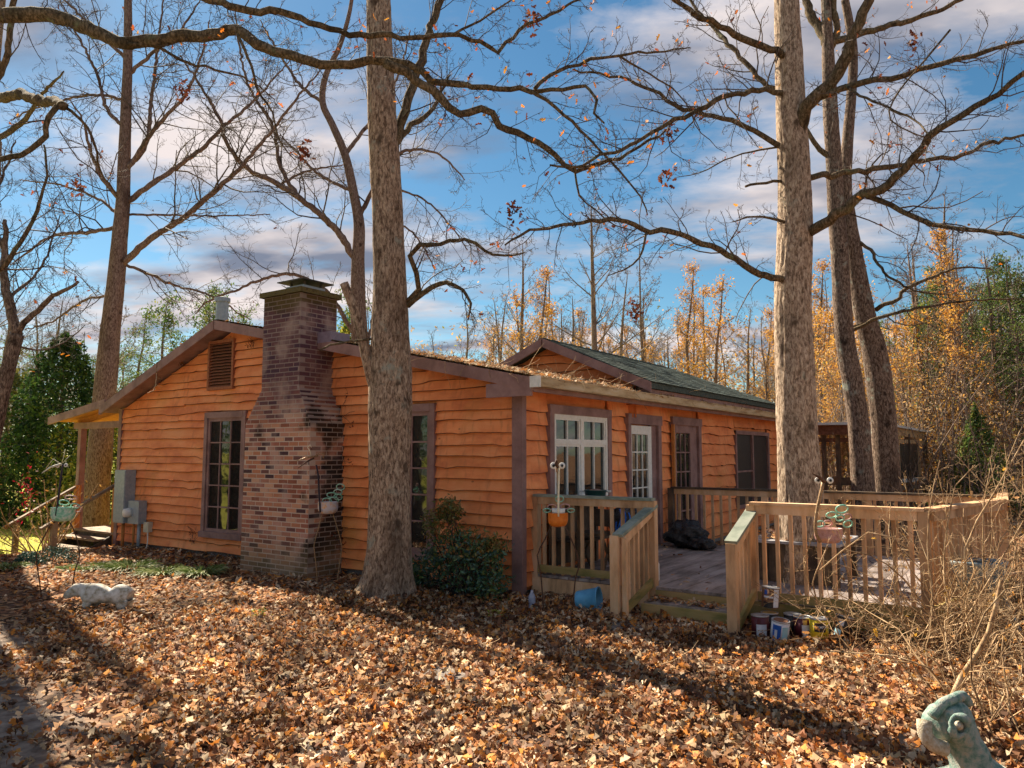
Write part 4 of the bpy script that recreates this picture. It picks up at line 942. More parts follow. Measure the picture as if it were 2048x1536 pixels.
# ------------------------------------------------------------------ statues by skin-like lofts
M['concrete'] = noise_mat('weathered_concrete', [(.30,.26,.18),(.55,.52,.46),(.68,.66,.62)], nscale=4, bump=.6, bscale=30, bdist=.006, coord='World')
M['verdigris'] = noise_mat('blue_green_weathered_statue', [(.05,.12,.10),(.15,.24,.21),(.30,.33,.30),(.34,.27,.17)], nscale=7, bump=.7, bscale=40, bdist=.006, coord='World', pos=(.3,.72))
def skin_thing(name, nodes, edges, m_, label, cat, base, sub=2, amp=.012, bdisp=True):
    """continuous body grown over a skeleton: nodes = (point, rx, ry)"""
    me = bpy.data.meshes.new(name); b0 = Vector(base)
    me.from_pydata([tuple(Vector(p)-b0) for p, _, _ in nodes], edges, []); me.update()
    o = bpy.data.objects.new(name, me); col.objects.link(o); o.location = b0; me.materials.append(m_)
    sk = o.modifiers.new('skin', 'SKIN'); sk.use_smooth_shade = True
    for i_, (_, a, b2) in enumerate(nodes): me.skin_vertices[0].data[i_].radius = (a, b2)
    me.skin_vertices[0].data[0].use_root = True
    ss = o.modifiers.new('smooth', 'SUBSURF'); ss.levels = sub; ss.render_levels = sub
    if amp:
        tx = bpy.data.textures.new(name, 'CLOUDS'); tx.noise_scale = .09
        dm = o.modifiers.new('wear', 'DISPLACE'); dm.texture = tx; dm.strength = amp
    return tag(o, label, cat)
# resting cow-like concrete animal, head lowered to the left
Zb = 8.5
def bp(px, py, f_=0): 
    p = at(px, py, Zb); return p + Vector((dd.y,-dd.x,0))*f_
nodes = [(bp(202,1190), .085,.085), (bp(222,1191), .080,.075), (bp(244,1186), .105,.10), (bp(257,1194), .08,.085), (bp(184,1184), .10,.095), (bp(168,1180), .065,.065), (bp(155,1180), .062,.06), (bp(140,1186), .060,.055), (bp(127,1196), .038,.035),
         (bp(180,1202,.07), .05,.05), (bp(182,1215,.09), .04,.04), (bp(182,1202,-.07), .05,.05), (bp(184,1212,-.09), .04,.04), (bp(250,1205,.07), .06,.055), (bp(252,1218,.09), .045,.04), (bp(250,1205,-.07), .06,.055), (bp(254,1216,-.09), .045,.04),
         (bp(184,1166), .055,.05), (bp(152,1167), .028,.028), (bp(247,1168), .06,.06)]
edges = [(0,1),(1,2),(2,3),(0,4),(4,5),(5,6),(6,7),(7,8),(4,9),(9,10),(4,11),(11,12),(2,13),(13,14),(2,15),(15,16),(4,17),(6,18),(2,19)]
bz = bp(200,1215); skin_thing('animal_statue', nodes, edges, M['concrete'], 'pale weathered concrete statue of a crouching animal lying in the leaves at the left', 'statue', (bz.x, bz.y, gnd(bz.x,bz.y)), amp=.015)
# blue-green statue at the bottom right corner
Zs = 3.75
def sp_(px, py, f_=0): 
    p = at(px, py, Zs); return p + Vector((dd.y,-dd.x,0))*f_
nodes = [(sp_(1972,1610), .15,.14), (sp_(1955,1555), .125,.12), (sp_(1936,1508), .10,.10), (sp_(1915,1462), .115,.10), (sp_(1898,1440), .12,.10), (sp_(1868,1450), .075,.08), (sp_(1848,1458), .045,.05), (sp_(1912,1415), .07,.075), (sp_(1928,1405), .045,.045), (sp_(1884,1432,.095), .030,.030), (sp_(1868,1478,.02), .035,.04), (sp_(1960,1680), .19,.17)]
edges = [(0,1),(1,2),(2,3),(3,4),(4,5),(5,6),(4,7),(7,8),(4,9),(5,10),(0,11)]
bs = sp_(1960,1690); skin_thing('animal_statue', nodes, edges, M['verdigris'], 'blue-green weathered animal head statue rising at the bottom right corner', 'statue', (bs.x, bs.y, gnd(bs.x,bs.y)-.0), amp=.045)
st_o = [o for o in bpy.data.objects if o.name.startswith('animal_statue')][-1]
fz = Vector((dd.y,-dd.x,0))
def stp(nm, B, m_):
    o = link(nm, B.mesh(nm, tuple(st_o.location), True), m_, st_o); return o
M['statuepale'] = noise_mat('worn_pale_stone', [(.30,.24,.15),(.44,.38,.28),(.50,.47,.40)], nscale=14, bump=.6, bscale=50, coord='World')
pc = at(1886,1432,Zs) + fz*.13
ring = [pc + (dd*math.cos(k*.4)*(.038+.006*math.sin(k*2.1)) + Vector((0,0,1))*math.sin(k*.4)*(.046+.005*math.sin(k*1.3))) + fz*.006*math.sin(k) for k in range(17)]
stp('brow', Buf().tube(ring, [.015+.007*math.sin(k*.8) for k in range(17)], 8, False), M['verdigris'])
stp('eye', Buf().ball(pc-fz*.004, .021, 14), M['statuepale'])
stp('crest', Buf().tube(spline([at(1850,1425,Zs)+fz*.06, at(1872,1402,Zs)+fz*.05, at(1900,1394,Zs)+fz*.03, at(1925,1392,Zs), at(1940,1410,Zs)-fz*.02], .02), .026, 8), M['verdigris'])
stp('snout', Buf().tube(spline([at(1835,1432,Zs)+fz*.06, at(1832,1455,Zs)+fz*.08, at(1845,1474,Zs)+fz*.09, at(1870,1482,Zs)+fz*.10], .02), [.03,.036,.04,.042,.04,.036,.03,.03,.03,.03,.03,.03][:len(spline([at(1835,1432,Zs)+fz*.06, at(1832,1455,Zs)+fz*.08, at(1845,1474,Zs)+fz*.09, at(1870,1482,Zs)+fz*.10], .02))] if False else .034, 10), M['statuepale'])
# barrow half buried in the brambles
M['barrow'] = noise_mat('pale_blue_barrow', [(.12,.17,.20),(.34,.40,.42)], nscale=5, rough=.4)
bw = at(1955,1120,7.5); gz = gnd(bw.x, bw.y)
wb = thing('wheelbarrow', 'pale blue wheelbarrow full of leaves behind the brambles on the right', 'wheelbarrow', (bw.x, bw.y, gz))
ax = dd
T_ = Buf(); rim = []
for k in range(20):
    a = 2*math.pi*k/20; rim.append((math.cos(a), math.sin(a)))
vs = []
fwd = Vector((dd.y,-dd.x,0))
for sc_, z_ in ((.60,.38),(.85,.50),(1.0,.66),(1.03,.68),(1.0,.69),(.95,.66)):
    for cx_, sy_ in rim: vs.append(tuple(Vector((bw.x,bw.y,gz+z_)) + ax*(cx_*.27*sc_) + fwd*(sy_*.20*sc_)))
fs = [(j*20+k, j*20+(k+1)%20, (j+1)*20+(k+1)%20, (j+1)*20+k) for j in range(5) for k in range(20)] + [tuple(reversed(range(20)))]
part('tray', Buf().add(vs, fs), M['barrow'], wb, smooth=True)
for s_ in (-1,1):
    a_ = Vector((bw.x,bw.y,gz)); part('handle', Buf().tube([a_+fwd*.2*s_-ax*.35+Vector((0,0,.25)), a_+fwd*.22*s_+ax*.3+Vector((0,0,.5)), a_+fwd*.25*s_+ax*.75+Vector((0,0,.55))], .018, 8), M['cedarpost'], wb, smooth=True)
    part('leg', Buf().tube([a_+fwd*.22*s_+ax*.1+Vector((0,0,.36)), a_+fwd*.24*s_+ax*.25+Vector((0,0,.0))], .014, 8), M['barrow'], wb, smooth=True)
wl = part('wheel', Buf().lathe([(.10,-.04),(.17,-.045),(.19,0),(.17,.045),(.10,.04)], Vector((bw.x,bw.y,gz+.19))-ax*.40, 20, fwd), M['black'], wb, smooth=True)
part('rim', Buf().lathe([(.02,-.05),(.10,-.03),(.10,.03),(.02,.05)], Vector((bw.x,bw.y,gz+.19))-ax*.40, 16, fwd), M['barrow'], wb, parent=wl, smooth=True)

# ------------------------------------------------------------------ fast builders for twigs and leaves
def np_mesh(name, V, F, mat_, n_side):
    me = bpy.data.meshes.new(name); me.vertices.add(len(V)); me.vertices.foreach_set('co', V.astype(np.float32).ravel())
    nf = len(F); me.loops.add(nf*n_side); me.loops.foreach_set('vertex_index', F.astype(np.int32).ravel())
    me.polygons.add(nf); me.polygons.foreach_set('loop_start', np.arange(nf, dtype=np.int32)*n_side)
    me.update(calc_edges=True); me.validate()
    if mat_ is not None: me.materials.append(mat_)
    return me
class Twigs:
    """thin branches, five segments each, three-sided"""
    K = 6
    def __init__(s): s.p = []; s.r = []; s.q = []; s.rq = []
    def add(s, pts, r0, r1):
        if r0 < .0046: s.q.append((pts[0], pts[2], pts[4], pts[5])); s.rq.append((r0, r1))
        else: s.p.append(pts); s.r.append((r0, r1))
    def mesh(s, name, mat_, off=(0,0,0), sides=3):
        VF = [s.geo(p, r, k, off, sides) for p, r, k in ((s.p, s.r, s.K), (s.q, s.rq, 4)) if p]
        V = np.concatenate([a for a, _ in VF]); F = np.concatenate([VF[0][1]] + [f + len(VF[0][0]) for _, f in VF[1:]])
        me = np_mesh(name, V, F, mat_, 4); me.polygons.foreach_set('use_smooth', [True]*len(me.polygons)); return me
    def geo(s, pl, rl_, K, off, sides):
        P = np.array(pl, dtype=np.float64).reshape(-1, K, 3) - np.array(off); Rr = np.array(rl_)
        T = np.empty_like(P); T[:,1:-1] = P[:,2:]-P[:,:-2]; T[:,0] = P[:,1]-P[:,0]; T[:,-1] = P[:,-1]-P[:,-2]
        T /= np.linalg.norm(T, axis=2, keepdims=True)+1e-9
        ref = np.where(np.abs(T[:,:1,2:3]) < .8, np.array([[[0,0,1.]]]), np.array([[[1.,0,0]]]))
        U = np.cross(T, ref); U /= np.linalg.norm(U, axis=2, keepdims=True)+1e-9; W = np.cross(T, U)
        t = np.linspace(0, 1, K)[None,:]; rad = Rr[:,:1]*(1-t)+Rr[:,1:]*t
        a = np.arange(sides)*2*np.pi/sides
        V = P[:,:,None,:] + (U[:,:,None,:]*np.cos(a)[None,None,:,None] + W[:,:,None,:]*np.sin(a)[None,None,:,None])*rad[:,:,None,None]
        n = len(P); V = V.reshape(-1, 3)
        base = np.arange(n)[:,None,None]*(K*sides); i = np.arange(K-1)[None,:,None]*sides; k = np.arange(sides)[None,None,:]; k2 = (k+1)%sides
        F = np.stack([base+i+k, base+i+k2, base+i+sides+k2, base+i+sides+k], -1).reshape(-1,4)
        return V, F
nrs = np.random.RandomState(11)
OAK = np.array([(0,-1.0),(.40,-.62),(.20,-.32),(.58,-.05),(.24,.22),(.42,.62),(0,1.02),(-.38,.66),(-.24,.24),(-.60,0),(-.20,-.34),(-.42,-.58)])*.5
OVAL = np.array([(0,-1),(.30,-.45),(.36,.1),(.22,.6),(0,1),(-.22,.6),(-.36,.1),(-.30,-.45)])*.5
QUAD = np.array([(0,-1),(.42,-.1),(0,1),(-.42,.1)])*.5
def leaf_mesh(name, pos, size, mat_, shape=OAK, tilt=.5, curl=.35, off=(0,0,0), nrm=None, flat=False):
    pos = np.asarray(pos, dtype=np.float64) - np.array(off); n = len(pos); size = np.broadcast_to(np.asarray(size, dtype=np.float64), (n,))
    # random frames: normal near z tilted by 'tilt' rad, or fully random when tilt > 2
    if nrm is None:
        if tilt > 2: N_ = nrs.normal(size=(n,3))
        else: N_ = np.stack([nrs.normal(size=n)*tilt, nrs.normal(size=n)*tilt, np.ones(n)], 1)
    else: N_ = nrm + nrs.normal(size=(n,3))*tilt
    N_ /= np.linalg.norm(N_, axis=1, keepdims=True)
    A = nrs.normal(size=(n,3)); A -= N_*(A*N_).sum(1, keepdims=True); A /= np.linalg.norm(A, axis=1, keepdims=True)+1e-9; Bv = np.cross(N_, A)
    m = len(shape); sh = shape[None]*size[:,None,None]*(1+nrs.uniform(-.18,.18,(n,m,1)))
    cu = curl*nrs.uniform(-1.2,1.6,(n,1)); cv = curl*.6*nrs.uniform(-1,1,(n,1))
    zz = (cu*(shape[None,:,0]*2)**2 + cv*(shape[None,:,1]*1.6)**2*1.0)*size[:,None]
    if m > 6:
        V = pos[:,None]+A[:,None]*sh[:,:,:1]+Bv[:,None]*sh[:,:,1:2]+N_[:,None]*zz[:,:,None]
        # midrib strip: pair left and right outline points into quads
        h = m//2; F = []
        top = h
        for j in range(top):
            a, b2, c, d = j, j+1, (m-j-1)%m, (m-j)%m
            if j == 0: F.append((0,1,m-1,m-1))
            elif j == top-1: F.append((j,j+1,(m-j)%m,(m-j)%m))
            else: F.append((j,j+1,m-j-1,m-j))
        tri = np.array([(f[0],f[1],f[2]) for f in F]+[(f[0],f[2],f[3]) for f in F if f[2]!=f[3]])
    else:
        V = pos[:,None]+A[:,None]*sh[:,:,:1]+Bv[:,None]*sh[:,:,1:2]+N_[:,None]*zz[:,:,None]
        tri = np.array([(0,1,2),(0,2,3)])
    V = V.reshape(-1,3); F = (np.arange(n)[:,None,None]*m + tri[None]).reshape(-1,3)
    return np_mesh(name, V, F, mat_, 3)

def wander(p, d, L, rg, curve=.25, up=.05, k=6):
    pts = [p]; d = Vector(d).normalized(); p = Vector(p); s_ = L/(k-1)
    for _ in range(k-1):
        d = (d + Vector((rg.gauss(0,curve), rg.gauss(0,curve), rg.gauss(0,curve)+up))).normalized(); p = p + d*s_; pts.append(p)
    return pts, d
def sprout(tw, pts, r0, r1, L, lv, rg, spacing, r_child=.45, spread=.9, up=.04, tips=None, kids=6, start=.15, plane=None, rmin=.0014):
    """branches along a polyline, then branches on those, down to lv 0"""
    tot = sum((pts[i+1]-pts[i]).length for i in range(len(pts)-1)); n = max(2, int(tot/spacing)); 
    cum = [0]
    for i in range(len(pts)-1): cum.append(cum[-1]+(pts[i+1]-pts[i]).length)
    side = 1
    for q in range(n):
        u = start + (1-start)*(q + rg.random())/n; u = min(u, .995); dd_ = u*tot
        i = 0
        while i < len(pts)-2 and cum[i+1] < dd_: i += 1
        f = (dd_-cum[i])/max(1e-6, cum[i+1]-cum[i]); p = pts[i].lerp(pts[i+1], f); t = (pts[i+1]-pts[i]).normalized()
        rr = (r0*(1-u)+r1*u)
        o = Vector((rg.gauss(0,1), rg.gauss(0,1), rg.gauss(0,1)))
        if plane is not None: o = o*.55 + plane*side*rg.uniform(.5,1.3)
        o = (o - t*o.dot(t)); o = o.normalized(); side = -side
        d = (t*rg.uniform(.35,1.0) + o*spread*rg.uniform(.6,1.1)).normalized()
        l = L*(1-.45*u)*rg.uniform(.45,1.15); cr = max(min(rr*r_child, l*.014), rmin)
        pp, dl = wander(p, d, l, rg, .22, up)
        tw.add([tuple(x) for x in pp], cr, max(cr*.4, rmin*.7))
        if tips is not None and lv <= 1: tips.append(tuple(pp[-1])); tips.append(tuple(pp[3]))
        if lv > 0: 
            # children spaced so that there are about 'kids' of them
            sprout(tw, pp, cr, cr*.35, l*.50, lv-1, rg, l/kids, .6, spread, up, tips, kids, .2, None, rmin)

def bark(name, dark, mid, lite, lich=(.30,.33,.28), rough=.95, lichen=.66):
    m_, t, b = mat(name, rough, .1); n = t.nodes.new; l = t.links.new
    g = n('ShaderNodeNewGeometry'); mp_ = n('ShaderNodeMapping'); mp_.inputs['Scale'].default_value = (1,1,.36); l(g.outputs['Position'], mp_.inputs[0])
    v = n('ShaderNodeTexNoise'); v.inputs['Scale'].default_value = 38; v.inputs['Detail'].default_value = 6; v.inputs['Roughness'].default_value = .7; v.inputs['Distortion'].default_value = .6; l(mp_.outputs[0], v.inputs['Vector'])
    r = n('ShaderNodeValToRGB'); e = r.color_ramp.elements; e[0].position = .38; e[0].color = (*dark,1); e[1].position = .62; e[1].color = (*lite,1); e2 = e.new(.5); e2.color = (*mid,1); l(v.outputs['Fac'], r.inputs[0])
    n2 = n('ShaderNodeTexNoise'); n2.inputs['Scale'].default_value = 3.2; n2.inputs['Detail'].default_value = 9; n2.inputs['Roughness'].default_value = .68; l(g.outputs['Position'], n2.inputs['Vector'])
    mr = n('ShaderNodeMapRange'); mr.inputs['From Min'].default_value = lichen-.08; mr.inputs['From Max'].default_value = lichen; l(n2.outputs['Fac'], mr.inputs[0])
    mm = n('ShaderNodeMix'); mm.data_type = 'RGBA'; q = n('ShaderNodeMath'); q.operation = 'MULTIPLY'; q.inputs[1].default_value = .75; l(mr.outputs[0], q.inputs[0]); l(q.outputs[0], mm.inputs['Factor']); l(r.outputs[0], mm.inputs['A']); mm.inputs['B'].default_value = (*lich,1)
    # dark damp patches
    n3 = n('ShaderNodeTexNoise'); n3.inputs['Scale'].default_value = 1.6; n3.inputs['Detail'].default_value = 8; mp3 = n('ShaderNodeMapping'); mp3.inputs['Location'].default_value = (7,3,2); mp3.inputs['Scale'].default_value = (1,1,.5); l(g.outputs['Position'], mp3.inputs[0]); l(mp3.outputs[0], n3.inputs['Vector'])
    mr3 = n('ShaderNodeMapRange'); mr3.inputs['From Min'].default_value = .55; mr3.inputs['From Max'].default_value = .68; mr3.inputs['To Max'].default_value = .65; l(n3.outputs['Fac'], mr3.inputs[0])
    m4 = n('ShaderNodeMix'); m4.data_type = 'RGBA'; l(mr3.outputs[0], m4.inputs['Factor']); l(mm.outputs['Result'], m4.inputs['A']); m4.inputs['B'].default_value = (dark[0]*.6,dark[1]*.6,dark[2]*.6,1)
    # knots and old branch scars
    vk = n('ShaderNodeTexVoronoi'); vk.inputs['Scale'].default_value = 3.4; mk = n('ShaderNodeMapping'); mk.inputs['Scale'].default_value = (1,1,.7); nk = n('ShaderNodeVectorMath'); nk.operation = 'ADD'
    l(g.outputs['Position'], mk.inputs[0]); nn = n('ShaderNodeTexNoise'); nn.inputs['Scale'].default_value = 7; l(g.outputs['Position'], nn.inputs['Vector']); sn = n('ShaderNodeVectorMath'); sn.operation = 'SCALE'; sn.inputs['Scale'].default_value = .14; l(nn.outputs['Color'], sn.inputs[0]); l(mk.outputs[0], nk.inputs[0]); l(sn.outputs[0], nk.inputs[1]); l(nk.outputs[0], vk.inputs['Vector'])
    rk = n('ShaderNodeMapRange'); rk.inputs['From Min'].default_value = .09; rk.inputs['From Max'].default_value = .20; rk.inputs['To Min'].default_value = .8; rk.inputs['To Max'].default_value = 0; l(vk.outputs['Distance'], rk.inputs[0])
    m6_ = n('ShaderNodeMix'); m6_.data_type = 'RGBA'; l(rk.outputs[0], m6_.inputs['Factor']); l(m4.outputs['Result'], m6_.inputs['A']); m6_.inputs['B'].default_value = (dark[0]*.5,dark[1]*.5,dark[2]*.5,1)
    l(m6_.outputs['Result'], b.inputs['Base Color'])
    bu = n('ShaderNodeBump'); bu.inputs['Strength'].default_value = .9; bu.inputs['Distance'].default_value = .02; l(v.outputs['Fac'], bu.inputs['Height']); l(bu.outputs[0], b.inputs['Normal'])
    return m_
M['barkA'] = bark('oak_bark_grey_brown', (.10,.065,.046), (.30,.215,.155), (.50,.39,.29))
M['barkB'] = bark('oak_bark_tan', (.13,.09,.062), (.36,.265,.195), (.58,.47,.36), lichen=.72)
M['barkC'] = bark('oak_bark_dark', (.05,.033,.026), (.15,.105,.08), (.30,.23,.18))
M['barkD'] = bark('maple_bark_brown', (.085,.05,.038), (.19,.125,.10), (.30,.22,.18), lichen=.75)
M['limb'] = bark('mossy_limb_bark', (.045,.035,.022), (.12,.088,.05), (.24,.18,.12), (.17,.19,.10))
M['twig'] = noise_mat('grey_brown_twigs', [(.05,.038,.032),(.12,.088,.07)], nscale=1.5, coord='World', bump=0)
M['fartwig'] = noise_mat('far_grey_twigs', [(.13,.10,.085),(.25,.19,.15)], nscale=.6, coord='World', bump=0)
M['bramble'] = noise_mat('straw_brown_stems', [(.16,.09,.05),(.38,.25,.13),(.55,.40,.25)], nscale=3, coord='World', bump=0, rnd=.3, island=True)
M['orangeleaf'] = leaf_mat('clinging_orange_leaves', [(.60,.17,.02),(.70,.25,.03),(.40,.10,.03),(.25,.07,.03),(.62,.30,.05)], trans=.35)
M['darkleaf'] = leaf_mat('dry_dark_red_leaves', [(.13,.035,.02),(.20,.06,.03),(.09,.03,.02),(.28,.10,.04)], trans=.2)

def trunk_buf(px_pts, Z, n=36, step=.06, ridge=.05, seed=0, oval=1.0, zb=None, flare=None):
    """px_pts: (px, py, width px); Z a distance or list of distances"""
    Zs_ = Z if isinstance(Z, (list, tuple)) else [Z]*len(px_pts)
    ctrl = [at(p[0], p[1], z) for p, z in zip(px_pts, Zs_)]; rad = [p[2]*.5*z/1506.0 for p, z in zip(px_pts, Zs_)]
    if zb is not None: ctrl[0].z = zb
    pts, rr = spline(ctrl, step, rad)
    B = Buf(); zz = [p.z for p in pts]
    def disp(i, k, a):
        p = Vector((math.cos(a)*3.2, math.sin(a)*3.2, zz[i]*1.1 + seed*9))
        q = Vector((math.cos(a)*9, math.sin(a)*9, zz[i]*1.6 + seed*5))
        s_ = 1 + ridge*noise.noise(p) + ridge*.7*(abs(noise.noise(q))*2-.5)
        if n > 50: s_ += .040*(.35 - abs(noise.noise(Vector((math.cos(a)*15, math.sin(a)*15, zz[i]*2.6 + seed)))) * 2.2)
        if flare and zz[i] < flare: s_ += .34*((flare-zz[i])/flare)**2*(.5+.8*math.sin(a*3+1.3+seed)*.6+.5*math.sin(a*5+seed))
        return s_
    B.tube(pts, rr, n, True, disp); return B, pts, rr
def limb_path(pp, Z0, Z1):
    n = len(pp); return [at(p[0], p[1], Z0+(Z1-Z0)*i/(n-1)) for i, p in enumerate(pp)]
def make_tree(name, label, base, trunks, limbs, mat_t, mat_l, seed, lv=2, spacing=.22, Ls=.9, tleaf=0, leafmat=None, lsize=.07, twigmat=None, kids=5, group=None, leaf_shape=OAK, rmin=.0019):
    """trunks: list of (Buf, pts, rr); limbs: list of (world ctrl points, r0, r1 [, density])"""
    th_ = thing(name, label, 'tree', tuple(base), group)
    for B, _, _ in trunks: part('trunk', B, mat_t, th_, smooth=True)
    rg = random.Random(seed); tw = Twigs(); tips = []
    for lb in limbs:
        ctrl, r0, r1 = lb[:3]; dens = lb[3] if len(lb) > 3 else 1.0; Lm = lb[4] if len(lb) > 4 else 1.0
        pts = spline(ctrl, .10); n = len(pts)
        # small kinks so that limbs are not smooth hoses
        for i in range(2, n-1): pts[i] = pts[i] + Vector((rg.gauss(0,1),rg.gauss(0,1),rg.gauss(0,1)))*min(.012, r0*.35)
        rr = [(r0*(1-i/(n-1))**.8 + r1*(1-(1-i/(n-1))**.8)) * (1+.16*noise.noise(Vector((i*.45, seed, r0*99)))) for i in range(n)]
        if r0 > .055:
            f_ = 1.0
        B = Buf().tube(pts, rr, 12 if r0 > .03 else 7, True, (lambda i, k, a: 1+.12*noise.noise(Vector((math.cos(a)*2, math.sin(a)*2, i*.35)))) if r0 > .02 else None)
        part('limb', B, mat_l, th_, smooth=True)
        if dens > 0: sprout(tw, pts, r0, r1, Ls*Lm, lv, rg, spacing/dens, tips=tips, kids=kids, start=.12, rmin=rmin)
    if tw.p: tag(link('twigs', tw.mesh('twigs', twigmat or M['twig'], tuple(base)), None, th_), kind='stuff')
    if tleaf and tips:
        ch = [tips[int(rg.random()*len(tips))] for _ in range(tleaf)]
        pos = np.array(ch) + nrs.normal(size=(len(ch),3))*.03
        tag(link('leaves', leaf_mesh('leaves', pos, nrs.uniform(.6,1.2,len(pos))*lsize, leafmat, leaf_shape, 3.0, .5, tuple(base)), None, th_), kind='stuff')
    return th_, tips

# ---- A: the big oak in front of the gable
ZA = 8.95
gA = at(770,1205,ZA); gA.z = gnd(gA.x, gA.y)
tA = trunk_buf([(771,1240,150),(772,1200,122),(775,1165,102),(778,1100,88),(779,1000,83),(779,900,84),(780,820,88),(781,740,82),(781,650,74),(779,550,66),(775,430,62),(769,320,62),(764,240,60),(760,120,54),(757,0,50),(753,-140,44),(750,-320,34)], ZA, 80, .032, .05, 1, flare=.5)
snag = trunk_buf([(762,800,24.8),(748,770,24.8),(734,715,23.6),(722,660,20.5),(705,610,18.0),(688,566,16.7)], [ZA-.0,ZA-.02,ZA-.08,ZA-.12,ZA-.15,ZA-.18], 18, .05, .10, 5)
LA = [
 (limb_path([(785,300),(800,255),(815,205),(832,150),(850,90),(866,40),(885,-20),(900,-90)], ZA, ZA+.6), .064, .04, .8),
 (limb_path([(815,612),(845,586),(880,564),(912,570),(935,592),(942,622),(936,640)], ZA, ZA-.5), .036, .008, .9, .8),
 (limb_path([(815,604),(838,575),(832,545),(822,515),(838,492),(880,489),(930,482),(965,500),(1010,512),(1050,505)], ZA, ZA-.9), .034, .008, 1.0, .8),
 (limb_path([(742,678),(700,684),(660,690),(642,698)], ZA-.2, ZA-.8), .014, .010, 0),
 (limb_path([(788,285),(825,250),(860,225),(880,190),(900,150)], ZA, ZA+.8), .04, .012, 1.0),
]
make_tree('oak_tree', 'big straight oak with grey-brown bark in front of the gable wall, right of the chimney', (gA.x,gA.y,gA.z), [tA, snag], LA, M['barkA'], M['limb'], 21, lv=2, spacing=.14, Ls=.95, kids=6, tleaf=60, leafmat=M['orangeleaf'])
# ---- B: the big oak growing through the deck
ZB = 8.95
tB = trunk_buf([(1602,1290,93.1),(1601,1150,89.3),(1600,1050,85.5),(1599,980,83.6),(1596,900,79.8),(1592,800,76.0),(1590,740,76.0),(1586,650,72.2),(1586,560,72.2),(1590,450,68.4),(1588,330,62.7),(1583,250,60.8),(1578,120,55.1),(1573,0,49.4),(1568,-150,42.8),(1560,-320,32.3)], ZB, 80, .032, .05, 2)
LB = [
 (limb_path([(1575,118),(1553,107),(1473,68),(1405,36),(1350,0),(1300,-40)], ZB, ZB-.9), .045, .02),
 (limb_path([(1575,190),(1551,182),(1519,182),(1455,189),(1410,212),(1337,246),(1259,292),(1200,314),(1150,335),(1100,330)], ZB, ZB-1.6), .036, .010, 1.2),
 (limb_path([(1580,300),(1553,289),(1496,255),(1428,232),(1350,210),(1291,173),(1259,157),(1200,150),(1150,140)], ZB, ZB-.2), .036, .010, 1.1),
 (limb_path([(1580,562),(1555,558),(1519,547),(1473,519),(1405,487),(1359,467),(1300,462),(1255,444),(1200,442),(1130,452),(1060,462),(1010,490)], ZB, ZB-1.8), .042, .009, 1.2),
 (limb_path([(1292,465),(1285,500),(1265,530),(1215,552)], ZB-1.1, ZB-1.3), .014, .005),
 (limb_path([(1592,290),(1601,246),(1612,214),(1656,169),(1687,123),(1706,68),(1737,0),(1760,-80)], ZB, ZB-.8), .085, .045, .7),
 (limb_path([(1640,195),(1683,178),(1728,162),(1783,157),(1838,141),(1883,128),(1947,109),(2048,82),(2140,60)], ZB-.3, ZB-1.6), .04, .012, 1.2),
 (limb_path([(1618,465),(1640,452),(1674,426),(1724,390),(1760,383),(1806,339),(1847,296),(1861,273),(1929,228),(1997,187),(2048,146),(2130,90)], ZB-.1, ZB-2.0), .062, .014, 1.2),
 (limb_path([(1728,388),(1783,412),(1847,440),(1911,456),(1993,465),(2048,476),(2130,490)], ZB-.5, ZB-1.8), .035, .010, 1.2),
 (limb_path([(1618,356),(1640,352),(1692,346),(1770,335),(1847,321),(1911,314),(1975,289),(2048,269),(2120,240)], ZB, ZB+1.2), .04, .013, 1.1),
 (limb_path([(1575,180),(1537,173),(1496,132),(1455,87),(1435,62),(1395,20),(1370,-30)], ZB, ZB+1.2), .036, .018, .8),
 (limb_path([(1590,455),(1553,410+30),(1510,432),(1464,444)], ZB, ZB-.5), .022, .006, 1.0, .5),
 (limb_path([(1570,362),(1530,365),(1491,373)], ZB, ZB-.4), .02, .014, .2, .3),
 (limb_path([(1575,292),(1520,300),(1450,320),(1400,345),(1350,355)], ZB, ZB+.8), .014, .004, 1.2, .6),
 (limb_path([(1690,170),(1720,190),(1775,215),(1830,240),(1861,273)], ZB-.5, ZB-1.6), .016, .008, 1.0),
 (limb_path([(1900,60),(1850,120),(1800,180),(1780,240),(1850,275)], ZB-1.3, ZB-1.5), .012, .006, 1.0),
]
gB = at(1601,1150,ZB)
make_tree('oak_tree', 'thickest oak with tan bark growing up through the deck beside the railings', (gB.x,gB.y,0), [tB], LB, M['barkB'], M['limb'], 22, lv=2, spacing=.125, Ls=.85, kids=5, tleaf=170, leafmat=M['orangeleaf'])
# ---- C: two oaks behind the deck
ZC = 14.5
tC1 = trunk_buf([(1728,1060,48.7),(1727,1000,45.4),(1724,940,42.0),(1716,840,40.3),(1702,750,38.6),(1690,680,37.0),(1684,600,35.3),(1679,500,33.6),(1672,420,33.6),(1668,330,31.9),(1662,240,30.2),(1658,150,26.9),(1655,70,21.8),(1650,-40,18.5)], ZC, 28, .10, .06, 3)
LC1 = [(limb_path([(1655,90),(1640,60),(1622,30),(1608,-20)], ZC, ZC+.4), .10, .07, .6), (limb_path([(1662,95),(1675,60),(1668,20),(1675,-40)], ZC, ZC), .07, .05, .8),
 (limb_path([(1665,84),(1724,66),(1792,48),(1874,23),(1911,5),(1960,-20)], ZC, ZC-.5), .07, .03), (limb_path([(1675,330),(1640,300),(1615,265),(1600,230)], ZC, ZC), .06, .03, .6), (limb_path([(1690,420),(1720,400),(1745,330),(1780,300)], ZC, ZC), .03, .01)]
